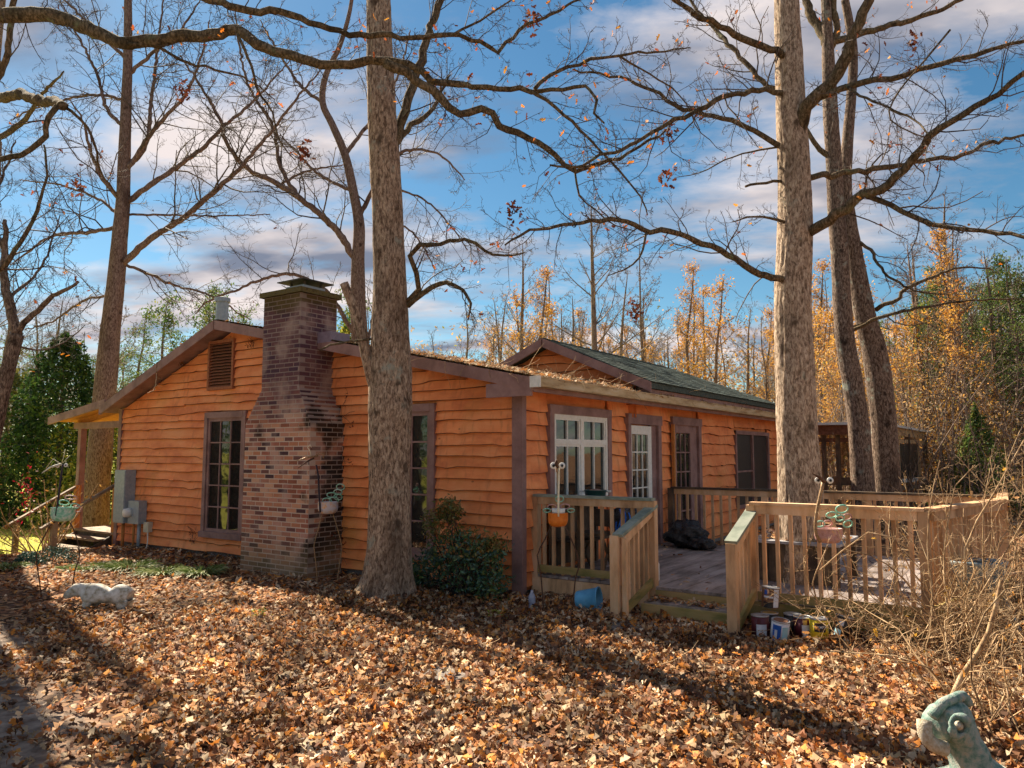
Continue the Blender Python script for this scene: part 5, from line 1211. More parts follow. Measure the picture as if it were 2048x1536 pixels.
g_ = at(1727,1070,ZC); make_tree('oak_tree', 'dark-barked oak behind the deck railing, left one of the leaning pair', (g_.x,g_.y,gnd(g_.x,g_.y)), [tC1], LC1, M['barkC'], M['limb'], 23, lv=2, spacing=.3, Ls=1.1, tleaf=80, leafmat=M['orangeleaf'])
ZC2 = 14.9
tC2 = trunk_buf([(1776,1060,57.6),(1775,1000,54.0),(1773,940,50.4),(1767,840,48.6),(1757,760,48.6),(1748,700,46.8),(1732,640,41.4),(1716,560,37.8),(1706,500,34.2),(1697,440,30.6),(1690,380,27.0),(1694,300,23.4),(1702,200,19.8),(1706,100,18.0),(1690,0,16.2)], ZC2, 28, .10, .06, 4)
LC2 = [(limb_path([(1752,620),(1760,614),(1792,601),(1815,576),(1883,547),(1930,535),(1985,540)], ZC2, ZC2-.5), .045, .012, 1.2), (limb_path([(1706,660),(1770,631),(1860,613),(1950,600),(2048,597)], ZC2-.3, ZC2-1.5), .036, .010, 1.0),
 (limb_path([(1705,480),(1740,500),(1770,545),(1830,580),(1900,590)], ZC2, ZC2-1), .035, .010, 1.0), (limb_path([(1745,640),(1700,655)], ZC2, ZC2-.3), .03, .02, 0)]
g_ = at(1776,1070,ZC2); make_tree('oak_tree', 'oak behind the deck railing, right one of the leaning pair with a pale sunlit edge', (g_.x,g_.y,gnd(g_.x,g_.y)), [tC2], LC2, M['barkC'], M['limb'], 24, lv=2, spacing=.3, Ls=1.1, tleaf=60, leafmat=M['orangeleaf'])
# ---- D: tall tree behind the porch
ZD = 17.8
tD = trunk_buf([(186,1100,55.8),(190,1040,50.2),(196,960,46.5),(202,880,44.6),(208,800,42.8),(215,730,40.9),(222,650,37.2),(232,560,33.5),(240,470,29.8),(246,400,27.0),(249,300,23.2),(253,200,20.5),(256,100,17.7),(256,0,14.9),(256,-100,11.2)], ZD, 28, .12, .05, 6)
LD = [(limb_path(p, ZD, ZD + dz), r0, .012, 1.0, L_) for p, dz, r0, L_ in [
 ([(247,525),(300,478),(360,440),(420,390),(470,345),(520,290),(560,240),(600,190),(640,140)], -1, .085, 1.2),
 ([(252,405),(330,350),(400,300),(450,250),(500,210),(540,165),(580,120)], 1, .07, 1.1),
 ([(253,345),(300,270),(330,235),(370,190),(400,120),(420,40)], -.5, .06, 1),
 ([(255,330),(292,290),(305,180),(320,60),(330,-20)], 1, .06, 1),
 ([(246,405),(200,350),(178,290),(165,240),(140,200)], -1, .06, 1),
 ([(250,255),(212,215),(195,150),(150,60),(120,0)], .5, .05, 1),
 ([(240,455),(180,465),(110,470),(60,500),(20,530)], 0, .055, 1.1),
 ([(235,520),(290,545),(350,570),(420,590),(500,640)], 1, .04, 1),
 ([(256,150),(300,110),(360,60),(400,0)], 0, .05, 1), ([(256,120),(200,70),(150,20),(100,-30)], 0, .05, 1), ([(250,430),(330,430),(420,432),(540,428)], 1, .03, 1), ([(232,590),(170,600),(110,640),(50,660)], 1, .035, 1),
 ([(244,440),(200,400),(120,370),(40,360)], 1.5, .04, 1), ([(254,200),(180,190),(90,210),(20,240)], 1, .04, 1)]]
g_ = at(186,1100,ZD); make_tree('tall_tree', 'tall bare tree rising behind the left porch roof', (g_.x,g_.y,gnd(g_.x,g_.y)), [tD], LD, M['barkD'], M['barkD'], 25, lv=2, spacing=.18, Ls=1.7, kids=6, rmin=.0036, tleaf=40, leafmat=M['darkleaf'], lsize=.12)
# ---- E: double-limbed tree behind the chimney
ZE = 19.5
tE = trunk_buf([(738,800,39.2),(728,740,36.4),(720,680,33.6),(716,600,30.8),(716,520,26.6),(718,450,22.4),(706,380,18.9),(690,310,16.8),(665,250,14.7),(645,205,13.3),(652,150,11.9),(680,90,9.8),(700,20,8.4),(710,-60,6.3)], ZE, 24, .15, .05, 7)
LE = [(limb_path(p, ZE, ZE + dz), r0, .014, 1.0, L_) for p, dz, r0, L_ in [
 ([(716,530),(680,470),(630,420),(560,370),(500,340),(455,290),(440,240),(400,170),(360,110)], -1, .10, 1.2),
 ([(714,680),(660,590),(620,562),(580,548),(520,560),(470,582),(420,600),(390,628)], -1, .065, 1.0),
 ([(720,430),(745,380),(770,330),(800,280)], 0, .07, 1),
 ([(600,400),(560,330),(545,250),(500,180),(480,100),(470,20)], 1, .06, 1),
 ([(690,310),(720,270),(760,220),(800,140),(820,60)], 1, .06, 1),
 ([(645,205),(600,170),(560,110),(520,40)], 1, .05, 1),
 ([(560,370),(620,340),(690,330)], 1, .04, 1), ([(700,380),(640,350),(590,300),(560,270)], 0, .05, 1), ([(730,700),(745,640),(750,560)], .5, .05, .8),
 ([(760,330),(820,300),(880,310),(930,360)], 1, .05, 1.3), ([(800,380),(850,400),(900,450),(935,500)], 1, .03, 1.3), ([(760,420),(830,470),(870,540)], 1, .03, 1.3)]]
g_ = at(740,1060,ZE); make_tree('tall_tree', 'bare forked tree with spreading limbs rising behind the roof just right of the chimney', (g_.x,g_.y,gnd(g_.x,g_.y)), [tE], LE, M['barkD'], M['barkD'], 26, lv=2, spacing=.20, Ls=1.8, kids=6, rmin=.0036)
b_ = trunk_buf([(745,1080,62),(742,940,58),(738,800,56)], ZE, 20, .2, .04, 7)[0]
# ---- O: limbs that reach in from a tree standing just outside on the left
ZO = 7.2
to_ = Vector((-5.55,-4.08,0)); to_.z = gnd(to_.x, to_.y) - .1
rad_o = .26
ptsO, rrO = spline([to_, to_+Vector((.0,.0,1.0)), to_+Vector((.02,.0,3)), to_+Vector((-.05,.02,5.0)), to_+Vector((-.1,.0,8.5))], .08, [.42,.30,.27,.23,.14])
BO = Buf().tube(ptsO, rrO, 32, True, lambda i,k,a: 1+.06*noise.noise(Vector((math.cos(a)*4,math.sin(a)*4,i*.09))))
LO = [
 (limb_path([(-150,25),(-80,24),(0,30),(100,30),(200,68),(260,88),(350,74),(420,72),(475,62),(520,90),(600,118),(680,130),(760,122),(820,130),(880,165),(950,175),(1020,178),(1100,180),(1150,172),(1185,178),(1195,200),(1190,225),(1208,246)], 9.0, 7.2), .100, .009, .9, .9),
 (limb_path([(770,126),(830,160),(880,195),(915,228),(960,215),(985,225),(1000,250),(1060,275),(1110,310),(1150,345),(1200,325),(1260,305),(1330,262)], 7.75, 8.1), .052, .010, 1.2, .8),
 (limb_path([(1060,181),(1110,215),(1160,260),(1200,300),(1240,340),(1280,395),(1295,430)], 7.5, 7.9), .02, .006, 1.2, .8),
 (limb_path([(1070,178),(1100,150),(1180,120),(1240,110),(1310,104),(1380,95)], 7.45, 7.9), .022, .006, 1.2, .8),
 (limb_path([(300,-60),(400,-12),(480,20),(560,25),(640,50),(700,68),(760,72),(850,75),(900,70),(960,86),(1000,100),(1040,60),(1090,35),(1150,5),(1200,-20)], ZO+.1, ZO+.9), .042, .010, 1.0, .8),
 (limb_path([(475,68),(490,100),(508,150),(520,190),(545,225),(560,280),(590,320)], 8.2, 8.4), .018, .006, 1.1, .8),
 (limb_path([(255,88),(320,95),(360,120),(430,140),(500,160),(550,200)], 8.5, 8.9), .022, .006, 1.1, .8),
 (limb_path([(1150,345),(1160,390),(1190,420),(1230,450),(1270,462)], ZO+.8, ZO+1.2), .012, .005, 1.2, .8),
 (limb_path([(900,72),(960,40),(1040,-10)], ZO+.5, ZO+.9), .015, .008, 1.2, .8),
 (limb_path([(1235,110),(1300,150),(1360,190),(1400,260)], ZO+.6, ZO+1.2), .012, .005, 1.2, .8),
]
make_tree('oak_tree', 'oak past the left edge whose long crooked limb crosses the top of the view', tuple(to_), [(BO,ptsO,rrO)], LO, M['barkA'], M['limb'], 27, lv=2, spacing=.12, Ls=.66, kids=6, tleaf=170, leafmat=M['orangeleaf'])
# second off-frame tree: its stub limb enters at the left
tq = Vector((-9.9,-2.35,0)); tq.z = gnd(tq.x,tq.y)-.1
ptsQ, rrQ = spline([tq, tq+Vector((0,0,1)), tq+Vector((0,.02,3)), tq+Vector((.1,0,7.5))], .10, [.34,.25,.22,.14])
BQ = Buf().tube(ptsQ, rrQ, 28, True, lambda i,k,a: 1+.06*noise.noise(Vector((math.cos(a)*4,math.sin(a)*4,i*.09))))
LQ = [(limb_path([(-120,190),(-40,195),(0,195),(40,190),(70,200),(110,205),(124,212)], 12.2, 9.2), .085, .055, 0),
 (limb_path([(115,212),(97,235),(86,270),(60,300),(0,318),(-60,330)], 9.2, 9.2), .034, .03, .6, .8),
 (limb_path([(122,210),(165,240),(190,290),(200,340),(235,395)], 9.2, 10.2), .022, .008, 1, 1),
 (limb_path([(-40,560),(0,540),(35,500),(50,470),(75,420),(92,350),(88,290)], 10, 10), .035, .01, 1.1, 1.1),
 (limb_path([(-80,300),(-30,200),(10,120),(25,30),(35,-40)], 9.8, 9.8), .055, .03, .5, 1)]
make_tree('oak_tree', 'tree just past the left edge with a blunt sawn-off stub limb reaching in', tuple(tq), [(BQ,ptsQ,rrQ)], LQ, M['barkA'], M['limb'], 28, lv=2, spacing=.2, Ls=.9, tleaf=30, leafmat=M['darkleaf'])
# third tree past the left edge, farther off; its crown throws the broken shade on the yard
tr_ = Vector((-14.9,-.35,0)); tr_.z = gnd(tr_.x,tr_.y)-.1
ptsR, rrR = spline([tr_, tr_+Vector((0,0,2)), tr_+Vector((.1,-.1,5)), tr_+Vector((0,-.3,9)), tr_+Vector((.2,-.2,14))], .2, [.36,.27,.24,.18,.06])
BR = Buf().tube(ptsR, rrR, 20, True, lambda i,k,a: 1+.06*noise.noise(Vector((math.cos(a)*4,math.sin(a)*4,i*.2))))
LR = []; rr3 = random.Random(33)
for k in range(7):
    z_ = 6.5 + k*1.0; a = rr3.uniform(0,6.28) if k % 2 else rr3.uniform(-1.8,-.2); q = tr_ + Vector((.05,-.15,z_)); LR.append((wander(q, Vector((math.cos(a),math.sin(a),.45)), rr3.uniform(2.5,4.2), rr3, .15, .03)[0], .085-.004*k, .015, .8, 1.2))
make_tree('oak_tree', 'tall oak past the left edge, farther off, its crown shading the yard', tuple(tr_), [(BR,ptsR,rrR)], LR, M['barkA'], M['limb'], 35, lv=1, spacing=.5, Ls=1.4, rmin=.003)
# ---- F: slender dark tree at the left edge
ZF = 12.5
tF = trunk_buf([(-45,1110,44),(-40,1000,38),(-22,900,34),(0,800,30),(18,730,27),(34,668,26)], ZF, 20, .08, .06, 8)
LF = [(limb_path([(34,670),(25,630),(14,590),(8,550),(12,500),(10,440)], ZF, ZF), .09, .03, 1.0),
 (limb_path([(36,662),(75,620),(105,592),(125,585),(157,563)], ZF, ZF-.3), .055, .022, .7, .7),
 (limb_path([(15,600),(60,560),(90,520),(120,430)], ZF, ZF+1), .03, .008, 1.2), (limb_path([(8,500),(-20,430),(10,340),(30,280)], ZF, ZF+.5), .04, .01, 1.1), (limb_path([(30,690),(70,700),(120,690),(170,650)], ZF, ZF+1), .02, .006, 1)]
g_ = at(-45,1110,ZF); make_tree('tall_tree', 'slender dark forked tree at the far left edge', (g_.x,g_.y,gnd(g_.x,g_.y)), [tF], LF, M['barkC'], M['barkC'], 29, lv=2, spacing=.13, Ls=1.1, tleaf=50, kids=6, leafmat=M['orangeleaf'], lsize=.09)

# ------------------------------------------------------------------ woodland behind
M['pine'] = leaf_mat('pine_needles', [(.06,.12,.03),(.09,.16,.035),(.14,.19,.045),(.22,.23,.05),(.05,.10,.035)], trans=.4)
M['cedar_green'] = leaf_mat('cedar_sprays', [(.018,.045,.018),(.03,.075,.02),(.05,.11,.025),(.09,.15,.03)], trans=.2)
M['autumn'] = leaf_mat('brown_orange_leaves', [(.55,.25,.05),(.66,.36,.07),(.40,.20,.07),(.74,.42,.06),(.34,.22,.12)], trans=.35)
M['tanleaf'] = leaf_mat('tan_undergrowth', [(.42,.28,.16),(.56,.34,.13),(.34,.23,.14),(.66,.36,.09),(.30,.22,.15),(.50,.38,.23),(.26,.25,.08)], trans=.4)
M['oliveleaf'] = leaf_mat('olive_leaves', [(.10,.12,.03),(.17,.18,.05),(.24,.22,.06),(.07,.10,.03)], trans=.3)
M['limeleaf'] = leaf_mat('yellow_green_leaves', [(.20,.26,.03),(.30,.32,.05),(.13,.20,.03),(.38,.36,.06)], trans=.35)
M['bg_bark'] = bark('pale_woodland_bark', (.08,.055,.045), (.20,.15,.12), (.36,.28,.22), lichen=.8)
def wild_tree(name, label, seed, h, r, crown=.4, nl=14, L=2.6, leaves=0, lm=None, ls=.22, group=None, lv=1, pine=False, twm=None, cat='tree'):
    rg = random.Random(seed); base = (0,0,0); th_ = thing(name, label, 'tree', (0,0,-200), group)
    th_.location = (0,0,0)
    ctrl = [Vector((0,0,-.3))]; x = y = 0
    for i in range(1,7): x += rg.gauss(0,.12); y += rg.gauss(0,.12); ctrl.append(Vector((x,y,h*i/6)))
    pts, rr = spline(ctrl, .5, [r*1.15, r, r*.88, r*.74, r*.58, r*.38, r*.1])
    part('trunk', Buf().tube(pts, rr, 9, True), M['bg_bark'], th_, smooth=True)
    tw = Twigs(); tips = []
    for k in range(nl):
        u = crown + (1-crown)*(k+rg.random())/nl; i = int(u*(len(pts)-1)); p = pts[i]; a = rg.uniform(0, 6.28)
        up_ = rg.uniform(.0,.3) if pine else rg.uniform(.5,1.3)
        d = Vector((math.cos(a), math.sin(a), up_)); l = L*(1.15-u)*rg.uniform(.6,1.2)*1.2
        if pine: l = L*min(1, (1.12-u)*2.2)*rg.uniform(.6,1.1)
        pp, _ = wander(p, d, l, rg, .14, .04); cr = max(.012, rr[i]*.38)
        tw.add([tuple(q) for q in pp], cr, .006); 
        if pine: tips += [tuple(q) for q in pp[2:]]
        sprout(tw, pp, cr, .008, l*.42, lv, rg, l/8, .5, .8, .05, tips, 5, rmin=.007)
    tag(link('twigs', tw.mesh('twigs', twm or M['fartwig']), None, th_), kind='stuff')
    if leaves:
        idx = nrs.randint(0, len(tips), leaves); pos = np.array(tips)[idx] + nrs.normal(size=(leaves,3))*(.22 if pine else .16)
        tag(link('leaves' if not pine else 'needles', leaf_mesh('leaves', pos, nrs.uniform(.5,1.3,leaves)*ls, lm, QUAD, 3.0, .3), None, th_), kind='stuff')
    return th_
rw = random.Random(5)
G1 = 'bare trees of the wood behind the house'; G2 = 'pines of the wood behind the house'; G3 = 'trees with orange leaves behind the house'
bareA = wild_tree('woodland_tree', 'bare grey tree standing in the wood behind the house', 101, 14, .17, .30, 26, 5.0, lv=2, group=G1)
bareB = wild_tree('woodland_tree', 'bare grey tree standing in the wood behind the house', 102, 15, .20, .35, 26, 5.4, lv=2, group=G1)
bareC = wild_tree('woodland_tree', 'bare grey tree standing in the wood behind the house', 103, 12, .10, .28, 24, 3.4, lv=2, group=G1)
autA = wild_tree('woodland_tree', 'tree still holding orange-brown leaves in the wood behind the house', 104, 11, .12, .25, 24, 2.8, 3200, M['autumn'], .13, group=G3, lv=1)
autB = wild_tree('woodland_tree', 'tree still holding orange-brown leaves in the wood behind the house', 105, 8, .09, .2, 22, 2.3, 2400, M['autumn'], .12, group=G3, lv=1)
pinA = wild_tree('pine_tree', 'green pine standing in the wood behind the house', 106, 15, .17, .45, 34, 2.4, 3000, M['pine'], .20, group=G2, lv=1, pine=True)
pinB = wild_tree('pine_tree', 'green pine standing in the wood behind the house', 107, 12, .14, .30, 34, 2.4, 3000, M['pine'], .20, group=G2, lv=1, pine=True)
used = set(); base_label = {}
def put(proto, px, Z, sc=1.0, zoff=0, label=None):
    p = at(px, 905, Z); loc = (p.x, p.y, gnd(p.x,p.y) + zoff)
    base_label.setdefault(proto.name, proto['label'])
    if proto.name not in used:
        used.add(proto.name); proto.location = loc; proto.rotation_euler = (0,0,rw.uniform(0,6.28)); proto.scale = (sc,sc,sc)
        if label: proto['label'] = label
        return proto
    return copy_thing(proto, loc, rw.uniform(0,6.28), label or base_label[proto.name], sc)
# centre: bare crowns over the roofs
placed_bare = []; placed_gold = []; placed_pine = []
for px, Z, pr, sc in [(1045,34,bareA,.82),(1185,30,bareB,.80),(1245,36,bareA,.75),(1290,34,bareC,.95),(1098,40,bareC,1.0),(1000,44,bareA,.8),(930,46,bareB,.7),(1390,38,bareC,.85),(1500,36,bareA,.62),(1340,44,bareB,.6),(1160,46,bareA,.75),(1450,44,bareC,.8),(870,50,bareA,.7),
                      (1530,30,bareC,.6),(1640,34,bareA,.6),(1660,28,bareC,.7)]: placed_bare.append((px, put(pr, px, Z, sc)))
for px, Z, pr, sc in [(1075,33,autA,.92),(1110,38,autB,1.2),(1040,36,autB,1.2),(1375,35,autA,.95),(1445,32,autB,1.15),(1410,42,autA,1.0),(1540,38,autA,.8),(980,48,autA,.9),(1230,46,autA,.8),(1310,44,autB,1.0),(1640,30,autA,.85),(1690,36,autA,.9),(1745,33,autB,1.1),(1560,34,autB,.9)]: placed_gold.append((px, put(pr, px, Z, sc)))
ordn = ['first','second','third','fourth','fifth','sixth','seventh','eighth','ninth','tenth','eleventh','twelfth','thirteenth','fourteenth','fifteenth','sixteenth','seventeenth']
def number(lst, form):
    for i_, (px_, o_) in enumerate(sorted(lst, key=lambda q: q[0])): o_['label'] = form % ordn[i_]
number(placed_bare, 'bare grey tree rising beyond the roofs, %s from the left'); number(placed_gold, 'orange-leaved tree rising beyond the roofs, %s from the left')
for k in range(34): put(rw.choice([bareA,bareB,bareC]), rw.uniform(830,1680), rw.uniform(42,60), rw.uniform(.62,.88))
for k in range(14): put(rw.choice([autA,autB]), rw.uniform(860,1680), rw.uniform(42,56), rw.uniform(.7,1.0))
# right-hand wood
for px, Z, pr, sc in [(1880,33,pinA,.60),(1893,40,pinB,.85),(1945,32,pinA,.60),(1990,36,pinB,.80),(2035,34,pinA,.62),(2065,30,pinB,.75),(1830,40,pinA,.66),(1760,46,pinB,.80),(1920,44,pinA,.76),(2100,36,pinA,.7),(2120,32,pinB,.8),(1850,30,pinB,.6),(2010,42,pinA,.72)]: put(pr, px, Z, sc)
for px, Z, pr, sc in [(1858,25,pinA,.48),(1890,28,pinA,.58),(1942,26,pinA,.50),(1996,27,pinA,.56),(2045,24,pinA,.54),(2095,24,pinB,.6)]: put(pr, px, Z, sc)
for k in range(32):
    px = rw.uniform(1640, 2180); Z = rw.uniform(23, 44); put(rw.choice([bareA,bareB,bareC,bareC]), px, Z, rw.uniform(.45,.75))
for k in range(40):
    px = rw.uniform(1640, 2180); Z = rw.uniform(21, 40); put(rw.choice([autA,autB,autB]), px, Z, rw.uniform(.45,.85))
# left side: pines behind the house and far trees
for px, Z, pr, sc in [(330,31,pinB,.70),(395,34,pinA,.64),(440,31,pinB,.72),(490,34,pinB,.70),(275,36,pinA,.58),(690,38,pinB,.85),(60,42,pinA,.50),(120,46,pinB,.62),(10,40,pinB,.66),(175,44,pinA,.50),(230,42,pinB,.62),(-60,36,pinA,.6),(-120,30,pinB,.7)]: placed_pine.append((px, put(pr, px, Z, sc)))
number(placed_pine, 'green pine beyond the left half of the house, %s from the left')
for k in range(10): put(rw.choice([bareA,bareC]), rw.uniform(-150,250), rw.uniform(26,44), rw.uniform(.6,.9))
# wood on the camera's side of the plot (seen in the window panes)
for k in range(26):
    a = R(rw.uniform(195, 345)); d_ = rw.uniform(16, 34); x_, y_ = 5.2 + math.cos(a)*d_, -7.8 + math.sin(a)*d_
    q_ = copy_thing(rw.choice([bareA,bareB,autA,pinA,pinB,autB]), (x_, y_, gnd(x_,y_)), rw.uniform(0,6.28), 'tree of the wood on the near side of the yard, behind the viewer', rw.uniform(.6,1.0)); q_['group'] = 'trees of the wood on the near side of the yard'
# cedar at the left: dense dark cone
def cone_tree(name, label, h, r, n, mats, seed, ls=.16, zb=.1, pw=.8, lumps=.35):
    th_ = thing(name, label, 'tree', (0,0,0)); rg = np.random.RandomState(seed)
    part('trunk', Buf().tube([(0,0,-.2),(0,0,h*.5),(0,0,h*.92)], [.12,.08,.01], 8), M['barkC'], th_, smooth=True)
    z = rg.uniform(0,1,n)**1.15; a = rg.uniform(0,2*np.pi,n)
    lump = np.array([noise.noise(Vector((math.cos(q)*1.8, math.sin(q)*1.8, w*h*.9+seed))) for q, w in zip(a, z)])
    rad = r*(1-z)**pw*(1+lumps*1.6*lump)*np.sqrt(rg.uniform(.35,1,n)); 
    pos = np.stack([rad*np.cos(a), rad*np.sin(a), zb + z*(h-zb) + .2*rg.normal(size=n)*.5 - .10*rad], 1)
    tag(link('foliage', leaf_mesh('foliage', pos, rg.uniform(.6,1.3,n)*ls, mats, QUAD, 3.0, .3), None, th_), kind='stuff')
    # boughs
    tw = Twigs(); r2 = random.Random(seed)
    for k in range(60):
        zz = r2.uniform(.1,.9); aa = r2.uniform(0,6.28); pp, _ = wander(Vector((0,0,zb+zz*(h-zb))), Vector((math.cos(aa),math.sin(aa),.1)), r*(1-zz)**pw, r2, .08, .02); tw.add([tuple(q) for q in pp], .02, .005)
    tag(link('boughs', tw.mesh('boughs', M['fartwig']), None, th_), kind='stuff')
    return th_
ced = cone_tree('cedar_tree', 'dense dark green cedar behind the left porch', 5.4, 1.9, 16000, M['cedar_green'], 31, .15, pw=.55, lumps=.5)
p = at(118, 905, 22); ced.location = (p.x, p.y, gnd(p.x,p.y))
c2 = cone_tree('evergreen_shrub', 'loose olive-green conifer at the far left edge', 4.6, 2.4, 7000, M['oliveleaf'], 32, .17, pw=.6, lumps=.6, zb=.5); p = at(8, 905, 23); c2.location = (p.x,p.y,gnd(p.x,p.y)); c2['category'] = 'conifer'
c3 = cone_tree('holly_tree', 'small bright green evergreen in the wood right of the garden porch', 2.9, 1.0, 3600, M['pine'], 33, .13, pw=.8, lumps=.9); p = at(1955, 905, 21); c3.location = (p.x,p.y,gnd(p.x,p.y))
c4 = cone_tree('evergreen_shrub', 'yellow-green bush showing between the porch post and the house wall', 3.4, 1.9, 7000, M['limeleaf'], 34, .15, pw=.5, lumps=.5); p = at(205, 905, 21.5); c4.location = (p.x,p.y,gnd(p.x,p.y)); c4['category'] = 'bush'
c6 = cone_tree('evergreen_tree', 'bright green tree behind the roof between the chimney and the big oak', 6.6, 1.6, 6000, M['limeleaf'], 36, .18, pw=.5, lumps=.6); p = at(688, 905, 27); c6.location = (p.x,p.y,gnd(p.x,p.y))
# undergrowth and the far edge of the wood, uncountable
def mass(name, px0, px1, Z0, Z1, h0, h1, n, mats, ls, seed, twn=0):
    rg = np.random.RandomState(seed); P = []
    r2 = random.Random(seed)
    while len(P) < n:
        px = r2.uniform(px0, px1); Z = r2.uniform(Z0, Z1); q = at(px, 905, Z)
        hm = h0 + (h1-h0)*max(0, min(1, .5 + 1.0*noise.noise(Vector((q.x*.22, q.y*.22, seed)))))
        z = r2.random()**1.3*hm
        if noise.noise(Vector((q.x*.5, q.y*.5, z*.5+seed))) < -.12: continue
        P.append((q.x, q.y, gnd(q.x,q.y)+z))
    o = link(name, leaf_mesh(name, P, rg.uniform(.5,1.3,n)*ls, mats, QUAD, 3.0, .3), None); tag(o, None, None, None, 'stuff')
    return o
o = mass('woodland_undergrowth', 1560, 2250, 21, 40, 1.2, 5.0, 60000, M['tanleaf'], .115, 41); tag(o, 'tangled tan and orange undergrowth filling the wood on the right', 'undergrowth')
o = mass('distant_woodland', 700, 2300, 44, 70, 5, 12.5, 40000, M['tanleaf'], .27, 42); tag(o, 'distant brown wood closing the view behind the house', 'woodland')
o = mass('distant_evergreens', -500, 620, 46, 70, 3, 8.0, 26000, M['pine'], .26, 43); tag(o, 'distant green treeline on the left', 'woodland')
P = []; r2 = random.Random(47)
while len(P) < 26000:
    a = R(r2.uniform(188, 345)); d_ = r2.uniform(27, 42); x_, y_ = 2+math.cos(a)*d_, -6+math.sin(a)*d_; z_ = r2.random()**1.1*(4+5*max(0, .5+noise.noise(Vector((x_*.15,y_*.15,3)))))
    if noise.noise(Vector((x_*.4,y_*.4,z_*.5))) < -.15: continue
    P.append((x_, y_, gnd(x_,y_)+z_))
o = link('distant_woodland', leaf_mesh('distant_woodland', P, nrs.uniform(.2,.55,len(P)), M['pine'], QUAD, 3.0, .3), None); tag(o, 'wood on the near side of the yard', 'woodland', None, 'stuff')
tw = Twigs(); r2 = random.Random(44)
for k in range(1300):
    px = r2.uniform(1560, 2250); Z = r2.uniform(19, 40); q = at(px, 905, Z); q.z = gnd(q.x,q.y)
    pp, _ = wander(q, Vector((r2.gauss(0,.25),r2.gauss(0,.25),1)), r2.uniform(1.5,5.5), r2, .12, .05); tw.add([tuple(x) for x in pp], r2.uniform(.008,.03), .004)
    for j in range(3):
        pp2, _ = wander(pp[r2.randint(1,4)], Vector((r2.gauss(0,1),r2.gauss(0,1),.8)), r2.uniform(.5,1.6), r2, .2, .05); tw.add([tuple(x) for x in pp2], .007, .003)
o = link('woodland_saplings', tw.mesh('woodland_saplings', M['bg_bark']), None); tag(o, 'thicket of thin saplings in the wood on the right', 'saplings', None, 'stuff')

# ------------------------------------------------------------------ ground
def axis(lo, hi, a, b2, fine, coarse_n):
    mid = list(np.arange(a, b2+1e-6, fine)); L_ = list(a - np.geomspace(fine, a-lo, coarse_n))[::-1]; R_ = list(b2 + np.geomspace(fine, hi-b2, coarse_n))
    return np.array(L_ + mid + R_)
gx = axis(-300, 300, -14, 10, .22, 22); gy = axis(-120, 320, -9, 8, .22, 22)
V = np.array([(x, y, gnd(x, y) if abs(x) < 60 and abs(y) < 90 else gnd(max(-60,min(60,x)), max(-90,min(90,y)))) for y in gy for x in gx])
nx = len(gx); F = np.array([(j*nx+i, j*nx+i+1, (j+1)*nx+i+1, (j+1)*nx+i) for j in range(len(gy)-1) for i in range(nx-1)])
m_, t, b = mat('leaf_strewn_soil', .95, .1); n = t.nodes.new; l = t.links.new
g = n('ShaderNodeNewGeometry')
vo = n('ShaderNodeTexVoronoi'); vo.inputs['Scale'].default_value = 17; vo.inputs['Randomness'].default_value = 1; l(g.outputs['Position'], vo.inputs['Vector'])
sc = n('ShaderNodeSeparateColor'); l(vo.outputs['Color'], sc.inputs[0])
r = n('ShaderNodeValToRGB'); e = r.color_ramp.elements; cols = [(.06,.035,.022),(.16,.085,.045),(.30,.16,.075),(.22,.11,.06),(.38,.22,.12),(.10,.055,.035)]
while len(e) < len(cols): e.new(.5)
for i, c in enumerate(cols): e[i].position = i/len(cols); e[i].color = (*c,1)
r.color_ramp.interpolation = 'CONSTANT'; l(sc.outputs[0], r.inputs[0])
nz_ = n('ShaderNodeTexNoise'); nz_.inputs['Scale'].default_value = 9; nz_.inputs['Detail'].default_value = 8; l(g.outputs['Position'], nz_.inputs['Vector'])
dirt = n('ShaderNodeValToRGB'); dirt.color_ramp.elements[0].position = .35; dirt.color_ramp.elements[0].color = (.13,.095,.075,1); dirt.color_ramp.elements[1].position = .7; dirt.color_ramp.elements[1].color = (.33,.265,.21,1); l(nz_.outputs['Fac'], dirt.inputs[0])
grass = n('ShaderNodeValToRGB'); grass.color_ramp.elements[0].position = .35; grass.color_ramp.elements[0].color = (.24,.23,.04,1); grass.color_ramp.elements[1].position = .65; grass.color_ramp.elements[1].color = (.52,.50,.08,1); l(nz_.outputs['Fac'], grass.inputs[0])
sp = n('ShaderNodeSeparateXYZ'); l(g.outputs['Position'], sp.inputs[0])
nb = n('ShaderNodeTexNoise'); nb.inputs['Scale'].default_value = .9; nb.inputs['Detail'].default_value = 4; l(g.outputs['Position'], nb.inputs['Vector'])
def lin(a, bx, by, c, w_):   # smooth mask of a*x+b*y+c + noise
    m1 = n('ShaderNodeMath'); m1.operation = 'MULTIPLY_ADD'; l(sp.outputs['X'], m1.inputs[0]); m1.inputs[1].default_value = bx; m1.inputs[2].default_value = c
    m2 = n('ShaderNodeMath'); m2.operation = 'MULTIPLY_ADD'; l(sp.outputs['Y'], m2.inputs[0]); m2.inputs[1].default_value = by; l(m1.outputs[0], m2.inputs[2])
    m3 = n('ShaderNodeMath'); m3.operation = 'MULTIPLY_ADD'; l(nb.outputs['Fac'], m3.inputs[0]); m3.inputs[1].default_value = a; l(m2.outputs[0], m3.inputs[2])
    mr = n('ShaderNodeMapRange'); mr.inputs['From Min'].default_value = a/2; mr.inputs['From Max'].default_value = a/2 + w_; l(m3.outputs[0], mr.inputs[0]); return mr.outputs[0]
dm = lin(2.0, -.25, -1, -4.95, .4); gm = lin(1.5, -1, .35, -9.4, .8)
